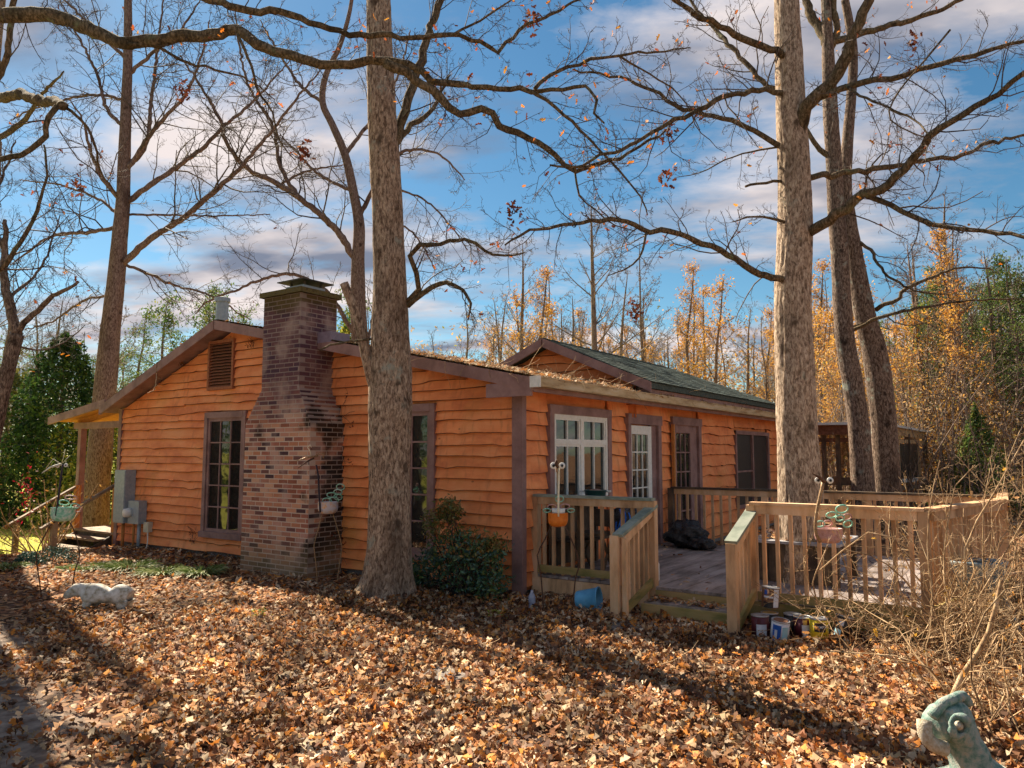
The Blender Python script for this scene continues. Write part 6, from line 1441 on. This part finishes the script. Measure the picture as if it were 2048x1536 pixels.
m5 = n('ShaderNodeMix'); m5.data_type = 'RGBA'; l(dm, m5.inputs['Factor']); l(r.outputs[0], m5.inputs['A']); l(dirt.outputs[0], m5.inputs['B'])
m6 = n('ShaderNodeMix'); m6.data_type = 'RGBA'; l(gm, m6.inputs['Factor']); l(m5.outputs['Result'], m6.inputs['A']); l(grass.outputs[0], m6.inputs['B'])
l(m6.outputs['Result'], b.inputs['Base Color'])
bu = n('ShaderNodeBump'); bu.inputs['Strength'].default_value = .8; bu.inputs['Distance'].default_value = .03; l(nz_.outputs['Fac'], bu.inputs['Height']); l(bu.outputs[0], b.inputs['Normal'])
me = np_mesh('ground', V, F, m_, 4); me.polygons.foreach_set('use_smooth', [True]*len(me.polygons))
tag(link('ground', me, None), None, None, None, 'structure')

# ------------------------------------------------------------------ fallen leaves
M['litter'] = leaf_mat('fallen_oak_leaves', [(.30,.14,.07),(.50,.27,.13),(.64,.42,.24),(.20,.085,.045),(.40,.17,.07),(.76,.57,.38),(.66,.25,.05),(.10,.05,.032),(.62,.48,.33),(.42,.17,.06),(.50,.35,.20),(.62,.29,.08),(.15,.08,.05),(.26,.17,.12)], .75, .22)
def darker_drifts(m_):
    """whole drifts of leaves darker than their neighbours, spread by noise"""
    t_ = m_.node_tree; n = t_.nodes.new; l = t_.links.new
    g_ = n('ShaderNodeNewGeometry'); z_ = n('ShaderNodeTexNoise'); z_.inputs['Scale'].default_value = 1.3; z_.inputs['Detail'].default_value = 7; z_.inputs['Roughness'].default_value = .65; l(g_.outputs['Position'], z_.inputs['Vector'])
    r_ = n('ShaderNodeMapRange'); r_.inputs['From Min'].default_value = .40; r_.inputs['From Max'].default_value = .62; r_.inputs['To Min'].default_value = .58; r_.inputs['To Max'].default_value = 1.22; l(z_.outputs['Fac'], r_.inputs[0])
    for lk in [k for k in t_.links if k.from_node.type == 'VALTORGB']:
        to = lk.to_socket; src = lk.from_socket; v_ = n('ShaderNodeVectorMath'); v_.operation = 'SCALE'; l(src, v_.inputs[0]); l(r_.outputs[0], v_.inputs['Scale']); l(v_.outputs[0], to)
darker_drifts(M['litter'])
rl = random.Random(77)
def in_house(x, y): return (WX+.05 < x < -.02 and .02 < y < YB) or (-4.66 < x < -3.08 and -.68 < y < 0)
def dirt_amt(x, y): 
    return max(0, min(1, (-.25*x - y - 4.75 + 1.3*noise.noise(Vector((x*.9, y*.9, 2))))/.5))
pos = []; siz = []
def scatter(n_, x0, x1, y0, y1, s0, s1, cond, zj):
    k = 0
    while k < n_:
        x = rl.uniform(x0, x1); y = rl.uniform(y0, y1)
        if in_house(x, y) or not cond(x, y): 
            k += .2; continue
        dens = 1 - .80*dirt_amt(x, y)
        if rl.random() > dens: k += 1; continue
        heap = .5 + .5*noise.noise(Vector((x*1.4, y*1.4, 6)))
        pos.append((x, y, gnd(x, y) + .008 + rl.random()**1.5*zj*(.4+heap))); siz.append(rl.uniform(s0, s1)); k += 1
def wedge(x, y):     # the ground the camera side looks onto, with margins to both sides
    dx_, dy_ = x-CAM.x, y-CAM.y; f = -math.sin(YAW)*dx_ + math.cos(YAW)*dy_; s_ = math.cos(YAW)*dx_ + math.sin(YAW)*dy_
    return f > 2.6 and abs(s_) < f*.80 + 1.2
far_ = lambda x, y: math.hypot(x-CAM.x, y-CAM.y)
scatter(24000, -3, 8, -6.5, -1, .042, .092, lambda x,y: wedge(x,y) and far_(x,y) < 5.6, .07)
scatter(42000, -7, 9, -6, 3, .045, .09, lambda x,y: wedge(x,y) and 5.2 < far_(x,y) < 9.5 and not (0.05 < x < 4.5 and y > .25), .06)
scatter(24000, -12, 9, -4, 6, .05, .10, lambda x,y: wedge(x,y) and 9 < far_(x,y) < 17 and not (0.05 < x < 4.9 and y > .25) and x > -10.2+.3*y, .05)
scatter(9000, 4.5, 16, -6, 14, .07, .13, lambda x,y: x > 4.9, .05)
scatter(6000, -12, 12, 12.4, 26, .08, .16, lambda x,y: x > -2, .05)
scatter(900, -22, -9, -4, 12, .07, .12, lambda x,y: True, .03)
pa = np.array(pos); sz = np.array(siz); near = np.hypot(pa[:,0]-CAM.x, pa[:,1]-CAM.y) < 9.0
me_n = leaf_mesh('fallen_leaves', pa[near], sz[near], M['litter'], OAK, .70, 1.0); o = link('fallen_leaves', me_n, None)
tag(o, 'thick carpet of fallen brown oak leaves covering the yard', 'fallen leaves', None, 'stuff')
o = link('fallen_leaves', leaf_mesh('fallen_leaves', pa[~near], sz[~near], M['litter'], OVAL*1.25, .45, .55), None); tag(o, 'fallen leaves lying farther off round the house and under the wood', 'fallen leaves', None, 'stuff')
# leaves heaped against the big trunk
P = []
for k in range(2600):
    a = rl.uniform(0, 6.28); rr_ = .36 + abs(rl.gauss(0, .28)); x = gA.x + rr_*math.cos(a)*1.2; y = gA.y + rr_*math.sin(a)
    P.append((x, y, gnd(x,y) + .01 + rl.random()*max(0, .16-.22*(rr_-.36))))
o = link('fallen_leaves', leaf_mesh('fallen_leaves', P, nrs.uniform(.045,.09,len(P)), M['litter'], OAK, .8, 1.0), None); tag(o, 'leaves heaped round the foot of the big oak by the chimney', 'fallen leaves', None, 'stuff')
# leaves on the deck, steps, bench and roofs
pos = []; nz2_ = []
for k in range(520):
    x = rl.uniform(.15, 4.6); y = rl.uniform(.3, 4.3); e_ = min(abs(x-.15), abs(y-4.3), abs(x-4.5), abs(math.hypot(x-2.85,y-1.78)-.5))
    if rl.random() > .25 + .75*math.exp(-e_*4): continue
    pos.append((x, y, DZ+.006+rl.random()*.012))
for k in range(170): pos.append((rl.uniform(1.68,2.70), rl.uniform(-.04,.18), .145+rl.random()*.02))
for k in range(260): 
    a = rl.uniform(0,6.28); rr_ = rl.uniform(.28,.56); pos.append((2.87+rr_*math.cos(a), 1.78+rr_*math.sin(a)*.9, .74+rl.random()*.07*(1 if rr_ < .45 else .3)))
o = link('deck_leaves', leaf_mesh('deck_leaves', pos, nrs.uniform(.05,.09,len(pos)), M['litter'], OAK, .35, .5), None); tag(o, 'dry leaves blown over the deck, its steps and the tree bench', 'fallen leaves', None, 'stuff')
pos = []
for k in range(9000):
    y = rl.uniform(OV, YB); x = .42 - abs(rl.gauss(0, 1.3)) if rl.random() < .75 else rl.uniform(-5.9, .4)
    if x < RX+.2 or (y > PY and x > PX and up_z(x) > RZ-(x-RX)*SR): continue
    if -4.3 < x < -3.35 and y < .4: continue
    pos.append((x, y, RZ-(x-RX)*SR + .012 + rl.random()**2*.07))
for k in range(700):
    x = GX0 + rl.random()*.12; pos.append((x, rl.uniform(OV, YB), EZ - .03 + rl.random()*.05))
for k in range(500):
    x = rl.uniform(LX, RX); pos.append((x, OV + rl.random()**1.5*3, RZ-(RX-x)*SL + .015 + rl.random()*.02))
M['rooflitter'] = leaf_mat('roof_litter', [(.42,.24,.12),(.50,.30,.17),(.30,.17,.10),(.55,.25,.09),(.36,.30,.20),(.62,.50,.36)], .8, .2)
o = link('roof_leaves', leaf_mesh('roof_leaves', pos, nrs.uniform(.045,.10,len(pos)), M['rooflitter'], OVAL, .55, .6), None); tag(o, 'leaves and needles gathered on the low roof and in its gutter', 'fallen leaves', None, 'stuff')
tw = Twigs(); r2 = random.Random(8)
for k in range(420):
    y = r2.uniform(OV, YB*.8); x = .45-abs(r2.gauss(0,.7)); p = Vector((x,y,RZ-(x-RX)*SR+.03)); pp,_ = wander(p, Vector((r2.gauss(0,1),r2.gauss(0,1),.25)), r2.uniform(.15,.5), r2, .3, -.06); tw.add([tuple(q) for q in pp], .0035, .0015)
for k in range(5):
    p = Vector((.1-.35*k, OV-.02, RZ-(.1-.35*k-RX)*SR)); pp,_ = wander(p, Vector((r2.gauss(0,.6),-.6,-.3)), r2.uniform(.25,.45), r2, .35, -.12); tw.add([tuple(q) for q in pp], .004, .0015)
p = Vector((-7.6, OV-.05, RZ-(RX+7.6)*SL-.02)); pp,_ = wander(p, Vector((.7,-.5,-.5)), .9, r2, .25, -.02); tw.add([tuple(q) for q in pp], .010, .004); sprout(tw, pp, .01, .004, .3, 1, r2, .15)
p = Vector((-.9, .4, RZ-(-.9-RX)*SR)); pp,_ = wander(p, Vector((.8,-.2,.6)), 1.0, r2, .25, -.15); tw.add([tuple(q) for q in pp], .010, .004); sprout(tw, pp, .01, .004, .5, 1, r2, .2)
o = link('roof_twigs', tw.mesh('roof_twigs', M['bramble']), None); tag(o, 'fallen twigs lying on the low roof', 'twigs', None, 'stuff')
# fallen twigs in the yard
tw = Twigs()
for k in range(240):
    a = r2.uniform(-6, 7); y = r2.uniform(-5.5, -.2); p = Vector((a, y, gnd(a,y)+.05)); pp,_ = wander(p, Vector((r2.gauss(0,1),r2.gauss(0,1),.05)), r2.uniform(.1,.45), r2, .2, 0); tw.add([tuple(q) for q in pp], r2.uniform(.002,.005), .0012)
o = link('yard_twigs', tw.mesh('yard_twigs', M['bramble']), None); tag(o, 'small fallen twigs among the leaves in the yard', 'twigs', None, 'stuff')
# flat stones showing through the leaves
M['stone'] = noise_mat('grey_flagstone', [(.12,.10,.09),(.24,.20,.17)], nscale=5, bump=.6, coord='World')
for (px, py), lb in (((885,1352),'flat grey paving stone half covered by leaves in the middle of the yard'),((640,1500),'flat grey stone bare of leaves near the bottom left'),((1250,1255),'flat grey stone in the shade before the deck steps')):
    d_ = at(px, py, 1) - CAM; q = CAM + d_*(-CAM.z/d_.z); zz = gnd(q.x,q.y); B = Buf(); m0 = 11
    ring = [(q.x+.22*math.cos(k*6.283/m0)*(1+.2*noise.noise(Vector((k,px,0)))), q.y+.15*math.sin(k*6.283/m0)) for k in range(m0)]
    B.add([(x,y,zz-.02) for x,y in ring]+[(x,y,zz+.022) for x,y in ring]+[(q.x+(x-q.x)*.93,q.y+(y-q.y)*.93,zz+.028) for x,y in ring], [(i,(i+1)%m0,m0+(i+1)%m0,m0+i) for i in range(m0)]+[(m0+i,m0+(i+1)%m0,2*m0+(i+1)%m0,2*m0+i) for i in range(m0)]+[tuple(range(2*m0,3*m0))])
    single('paving_stone', B, M['stone'], lb, 'stone')

# ------------------------------------------------------------------ lawn
pos = []; 
for k in range(9000):
    x = rl.uniform(-26, -8.6); y = rl.uniform(-3, 16)
    if x > -9.4 and y > -.6: continue
    if x + .35*y*0 > -9.6 + .6*noise.noise(Vector((x,y,0))) - .35*max(0,-y)*2: continue
    pos.append((x, y, gnd(x,y)))
tw = Twigs()
for p in pos:
    for j in range(1):
        d = Vector((rl.gauss(0,.35), rl.gauss(0,.35), 1)); q = Vector(p) + Vector((rl.gauss(0,.05),rl.gauss(0,.05),0)); h = rl.uniform(.05,.13)
        tw.add([tuple(q + d*h*i_/5 + Vector((d.x,d.y,0))*.02*i_*i_/5) for i_ in range(6)], .007, .002)
M['grass'] = leaf_mat('yellow_green_grass', [(.36,.40,.05),(.56,.54,.08),(.46,.38,.08),(.26,.34,.05)], trans=.35)
o = link('lawn_grass', tw.mesh('lawn_grass', M['grass'], sides=2), None); tag(o, 'yellow-green lawn grass beyond the porch steps', 'grass', None, 'stuff')

# ------------------------------------------------------------------ shrubs
M['laurel'] = leaf_mat('dark_glossy_leaves', [(.035,.08,.04),(.05,.12,.06),(.07,.15,.07),(.035,.10,.085),(.13,.17,.04)], .35, .0, .6)
M['laurel_lit_top'] = leaf_mat('olive_and_orange_lit_leaves', [(.12,.14,.03),(.20,.17,.04),(.30,.15,.04),(.07,.10,.03),(.24,.20,.06)], .4, .2, .5)  # olive leaves, with the orange light on the shrub's top put into their colour
def leafy_shrub(name, label, base, blobs, m_, n_per, ls, seed, shape=OVAL, cat='shrub', stems=10, second=None):
    bx_ = Vector(base); bx_.z = gnd(bx_.x, bx_.y); th_ = thing(name, label, cat, tuple(bx_)); rg = random.Random(seed); tw = Twigs(); P1 = []; P2 = []
    for (dx_, dy_, dz_, r_) in blobs:
        c = bx_ + Vector((dx_, dy_, dz_)); 
        for k in range(stems):
            tgt = c + Vector((rg.gauss(0,1),rg.gauss(0,1),rg.gauss(0,1))).normalized()*r_*rg.uniform(.6,1.05); st = bx_ + Vector((rg.gauss(0,.08),rg.gauss(0,.08),-.03))
            pts = [st.lerp(tgt, i/5) + Vector((rg.gauss(0,.02),rg.gauss(0,.02), .12*math.sin(i/5*3.14)))*(0 if i in (0,5) else 1) for i in range(6)]; tw.add([tuple(q) for q in pts], .008, .002)
        for k in range(n_per):
            v = Vector((rg.gauss(0,1),rg.gauss(0,1),rg.gauss(0,1))).normalized(); rr_ = r_*rg.uniform(.45,1.08)*(1+.25*noise.noise(v*2.2+Vector((seed,dx_*9,0))))
            cc = c + v*rr_
            if cc.z < bx_.z + .02: continue
            for j in range(5):
                q = cc + Vector((rg.gauss(0,1),rg.gauss(0,1),rg.gauss(0,1)))*ls*.7; (P2 if second and (q.z - bx_.z) > second[1] + .3*noise.noise(q*3) else P1).append(tuple(q))
    tag(link('stems', tw.mesh('stems', M['twig'], tuple(bx_)), None, th_), kind='stuff')
    if P1: tag(link('foliage', leaf_mesh('foliage', P1, nrs.uniform(.7,1.3,len(P1))*ls, m_, shape, 3.0, .3, tuple(bx_)), None, th_), kind='stuff')
    if P2: tag(link('foliage', leaf_mesh('foliage', P2, nrs.uniform(.7,1.3,len(P2))*ls, second[0], shape, 3.0, .3, tuple(bx_)), None, th_), kind='stuff')
    return th_
leafy_shrub('laurel_shrub', 'dark green glossy-leaved shrub growing against the house corner', (-.55,-.42,0), [(-.55,0,.30,.26),(-.30,0,.55,.30),(-.38,.02,.88,.24),(-.28,.05,1.05,.14),(0,0,.30,.34),(.22,-.02,.40,.30),(.42,0,.62,.16),(.05,.0,.62,.24),(-.75,-.05,.22,.16),(.42,-.05,.22,.22)], M['laurel'], 110, .055, 51, second=(M['laurel_lit_top'], .62))
# ground cover along the bed
M['varieg'] = leaf_mat('pale_green_blades', [(.25,.30,.12),(.38,.40,.20),(.14,.20,.06),(.10,.15,.04)], .5, .2)
M['bluegreen'] = leaf_mat('blue_green_leaves', [(.05,.11,.08),(.08,.15,.12),(.03,.07,.05)], .5, .1)
def gp_(px, py):
    d_ = at(px, py, 1) - CAM; q = CAM + d_*(-CAM.z/d_.z); q.z = gnd(q.x, q.y); return q
for i_, (px, py, r_, hh, mt, lb) in enumerate([(55,1128,.20,.16,'bluegreen','blue-green low mound of ground cover nearest the left stair post'),(112,1128,.34,.24,'bluegreen','largest blue-green low mound beside the porch steps'),(170,1140,.30,.10,'varieg','pale green ground cover patch in front of the steps'),(215,1135,.25,.10,'varieg','pale green ground cover patch below the meter boxes'),
        (262,1140,.28,.17,'varieg','bushy clump of green blades left of the window'),(325,1150,.26,.15,'varieg','clump of green blades under the left window sill'),(405,1150,.22,.15,'varieg','small clump of green blades nearest the chimney'),(15,1140,.2,.1,'varieg','pale green ground cover at the left edge')]):
    q = gp_(px, py); th_ = thing('ground_cover', lb, 'plant', tuple(q)); rg = random.Random(i_); tw = Twigs(); P = []
    if mt == 'varieg':
        for k in range(380):
            a = rg.uniform(0,6.28); rr_ = r_*math.sqrt(rg.random()); p0 = q + Vector((rr_*math.cos(a)*.8, rr_*math.sin(a), -.01)); d = Vector((math.cos(a)*.7+rg.gauss(0,.3), math.sin(a)*.7+rg.gauss(0,.3), 1.1)).normalized(); h = hh*rg.uniform(1.1,2.2)
            tw.add([tuple(p0 + d*h*j/5 - Vector((0,0,.5*h*(j/5)**2.2)) + Vector((d.x,d.y,0))*h*.3*(j/5)**2) for j in range(6)], .011, .004)
        tag(link('blades', tw.mesh('blades', M[mt], tuple(q), sides=2), None, th_), kind='stuff')
    else:
        for k in range(900):
            v = Vector((rg.gauss(0,1),rg.gauss(0,1),abs(rg.gauss(0,1)))).normalized()*rg.uniform(.6,1.05); P.append((q.x+v.x*r_, q.y+v.y*r_, q.z+v.z*hh*1.3))
        tag(link('foliage', leaf_mesh('foliage', P, nrs.uniform(.03,.06,len(P)), M[mt], OVAL, 3.0, .3, tuple(q)), None, th_), kind='stuff')
q = gp_(520,1240); 
for (px, py, lb) in ((520,1240,'small tuft of bright yellow-green weed in the leaves below the chimney'),(990,1235,'small tuft of yellow leaves right of the big oak base')):
    q = gp_(px, py); P = [(q.x+rl.gauss(0,.06), q.y+rl.gauss(0,.05), q.z+.03+rl.random()*.06) for _ in range(60)]
    o = link('weed_tuft', leaf_mesh('weed_tuft', np.array(P), .03, M['limeleaf'], OVAL, .8, .3, tuple(q)), None, None, tuple(q)); tag(o, lb, 'weed')
# straw-coloured shrub with pale curving stems and red berries by the porch
M['redleaf'] = leaf_mat('crimson_leaves', [(.30,.012,.03),(.42,.02,.04),(.22,.01,.02)], .5, .3)
M['yellowleaf'] = leaf_mat('ochre_leaves', [(.55,.30,.08),(.60,.38,.12),(.45,.20,.05)], .6, .3)
bz = at(92,1100,14.2); bz.z = gnd(bz.x,bz.y); th_ = thing('garden_shrub', 'bare arching shrub with a bunch of crimson leaves left of the porch steps', 'shrub', tuple(bz)); rg = random.Random(61); tw = Twigs(); tips = []
for k in range(24):
    a = rg.uniform(0,6.28); d = Vector((math.cos(a)*.9-.3*dd.x*0, math.sin(a)*.9, rg.uniform(.5,1.3))) - dd*.25; pp,_ = wander(bz+Vector((rg.gauss(0,.1),rg.gauss(0,.1),-.05)), d, rg.uniform(.9,1.9), rg, .12, .02); tw.add([tuple(x) for x in pp], .016, .005); sprout(tw, pp, .014, .005, .5, 1, rg, .3, tips=tips)
tag(link('stems', tw.mesh('stems', M['bramble'], tuple(bz)), None, th_), kind='stuff')
cr_ = at(55,985,14.0); P = [tuple(cr_+Vector((rg.gauss(0,.10),rg.gauss(0,.1),rg.gauss(0,.28)))) for _ in range(90)]
tag(link('crimson_leaves', leaf_mesh('crimson_leaves', P, .07, M['redleaf'], OVAL, 3, .3, tuple(bz)), None, th_), kind='stuff')
P = [tips[rg.randrange(len(tips))] for _ in range(150)]; tag(link('leaves', leaf_mesh('leaves', P, .07, M['yellowleaf'], OVAL, 3, .3, tuple(bz)), None, th_), kind='stuff')
# brambles at the right
def bramble(label, base_px, Z, n_, L0, L1, seed, lean, spread=.7, leaves=25, r_=.006, sub=1):
    b0 = at(*base_px, Z); b0.z = gnd(b0.x,b0.y); th_ = thing('bramble_bush', label, 'bramble', tuple(b0)); rg = random.Random(seed); tw = Twigs(); tips = []
    for k in range(n_):
        st = b0 + dd*rg.gauss(0,.22) + Vector((rg.gauss(0,.15),rg.gauss(0,.15),-.03)); st.z = gnd(st.x,st.y)-.02
        d = Vector((rg.gauss(0,spread),rg.gauss(0,spread),rg.uniform(.6,1.4))) + dd*lean
        pp,_ = wander(st, d, rg.uniform(L0,L1), rg, .22, -.05); rr_ = r_*rg.uniform(.7,1.6); tw.add([tuple(x) for x in pp], rr_, rr_*.4); sprout(tw, pp, rr_, rr_*.4, .42, sub, rg, .17, .6, 1.0, 0, tips=tips, kids=4)
    tag(link('stems', tw.mesh('stems', M['bramble'], tuple(b0)), None, th_), kind='stuff')
    P = [tips[rg.randrange(len(tips))] for _ in range(leaves)]; tag(link('leaves', leaf_mesh('leaves', P, nrs.uniform(.03,.07,len(P)), M['autumn'], OAK, 3, .5, tuple(b0)), None, th_), kind='stuff')
    return th_
bramble('leafless straw-coloured bramble reaching left in front of the deck railing', (1870,1300), 6.2, 26, .7, 1.6, 71, -.32)
bramble('tall tangled bramble at the right edge beside the deck corner', (1960,1260), 6.6, 64, .8, 1.9, 72, -.05, .55)
bramble('thick woody bramble at the right edge behind the blue-green statue', (2030,1400), 5.0, 42, .7, 1.4, 73, -.05, .55, r_=.007)
bramble('dense dark bramble heap under the wheelbarrow at the right edge', (1930,1240), 7.2, 60, .4, 1.0, 75, 0, .9, leaves=60, r_=.005)
bramble('straggling bramble along the foot of the deck corner', (1880,1275), 6.9, 24, .4, .9, 76, 0, .9, leaves=20, r_=.004)
bramble('low bramble with orange leaves behind the deck corner at the right edge', (2020,1130), 8.8, 60, 1.2, 2.3, 74, 0, .6, leaves=140)
tw = Twigs()
for pth, Z, r0, r1 in [([(1905,1395),(1930,1340),(1965,1290),(1985,1240),(2003,1160)], 5.0, .022, .012), ([(1895,1300),(1990,1140),(2048,1040)], 6.0, .007, .005), ([(1640,1140),(1700,1090),(1770,1055),(1815,1130),(1870,1200)], 6.2, .006, .006), ([(1862,1230),(1800,1150),(1740,1110),(1690,1100)], 6.2, .009, .004), ([(1890,1170),(1888,1090),(1900,1040),(1905,980),(1950,930)], 6.3, .008, .004), ([(1990,1480),(1940,1350),(1955,1250),(2010,1180)], 4.8, .008, .005), ([(1930,1160),(1932,1080),(1945,1055),(1980,1000),(2048,880)], 6.2, .010, .005), ([(1865,1190),(1855,1110),(1860,1010),(1880,920)], 6.4, .006, .004)]:
    c = spline([at(*q, Z) for q in pth], 5.0); 
    dense = spline([at(*q, Z) for q in pth], .04); idx = [int(i*(len(dense)-1)/5) for i in range(6)]; pp = [dense[i] for i in idx]; tw.add([tuple(q) for q in pp], r0, r1); sprout(tw, pp, r0*.6, r1*.6, .35, 1, r2, .16)
bq = at(1960,1440,5.2); bq.z = gnd(bq.x,bq.y); th_ = thing('bramble_bush', 'long thick arching canes crossing in front of the brambles on the right', 'bramble', tuple(bq)); tag(link('canes', tw.mesh('canes', M['bramble'], tuple(bq), sides=5), None, th_), kind='stuff')
# dead vine clinging beside the chimney
th_ = thing('dead_vine', 'withered brown vine clinging to the right edge of the chimney', 'vine', (-3.05,-.08,0)); tw = Twigs(); rg = random.Random(91); P = []
for k in range(26):
    z_ = rg.uniform(.1, 3.0); p0 = Vector((-3.10+.02*rg.gauss(0,1), -.10, z_)); pp,_ = wander(p0, Vector((rg.uniform(-.2,.5),-.12,rg.gauss(0,1))), rg.uniform(.15,.45), rg, .35, 0); tw.add([tuple(q) for q in pp], .004, .0015)
    if rg.random() < .7: P += [tuple(pp[4]+Vector((rg.gauss(0,.03),-.02,rg.gauss(0,.04)))) for _ in range(5)]
tag(link('stems', tw.mesh('stems', M['twig'], (-3.05,-.08,0)), None, th_), kind='stuff'); tag(link('leaves', leaf_mesh('leaves', P, .045, M['darkleaf'], OVAL, 3, .5, (-3.05,-.08,0)), None, th_), kind='stuff')
for (px, py, hh, lb) in ((385,1075,.30,'small withered vine clinging to the boards under the left window'),(365,730,.14,'dry vine scrap caught high under the left roof edge'),(505,690,.12,'dry vine scrap on the boards between the vent and the chimney')):
    d_ = at(px, py, 1) - CAM; q = CAM + d_*((-.06-CAM.y)/d_.y); th_ = thing('dead_vine', lb, 'vine', tuple(q)); tw = Twigs(); P = []
    for k in range(9):
        pp,_ = wander(q + Vector((rg.gauss(0,.03), 0, -hh*.5+rg.random()*hh)), Vector((rg.gauss(0,.5),-.08,1)), hh*rg.uniform(.4,.9), rg, .3, 0); tw.add([tuple(x) for x in pp], .004, .0015); P += [tuple(pp[3]+Vector((rg.gauss(0,.03),-.02,rg.gauss(0,.03)))) for _ in range(4)]
    tag(link('stems', tw.mesh('stems', M['twig'], tuple(q)), None, th_), kind='stuff'); tag(link('leaves', leaf_mesh('leaves', P, .04, M['darkleaf'], OVAL, 3, .5, tuple(q)), None, th_), kind='stuff')
# clusters of dry dark leaves still hanging on the limbs
for i_, (px, py, Z, lb) in enumerate([(1268,622,8.3,'low dry dark leaf bunch hanging over the rear roof'),(1337,352,8.3,'dry dark leaf bunch hanging left of the thick oak, halfway up'),(1068,38,7.1,'dry dark leaf bunch on the twigs at the top centre'),(368,180,8.5,'round dry leaf bunch on the tall left tree'),(152,372,9.6,'dry red leaf bunch near the left edge'),(607,308,7.3,'small dark leaf bunch left of the central oak'),(1030,418,7.4,'dangling brown leaf bunch right of the central oak'),(1823,80,8.0,'dry leaf bunch high on the right limbs'),(1336,270,8.2,'small dark leaf bunch left of the thick oak, upper')]):
    c = at(px, py, Z); n_ = 26; P = [tuple(c + Vector((nrs.normal()*.05, nrs.normal()*.05, nrs.normal()*.07))) for _ in range(n_)]
    o = link('leaf_cluster', leaf_mesh('leaf_cluster', np.array(P), nrs.uniform(.05,.09,n_), M['darkleaf'], OAK, 3, .6, tuple(c)), None, None, tuple(c)); tag(o, lb, 'leaf bunch', None, 'stuff')
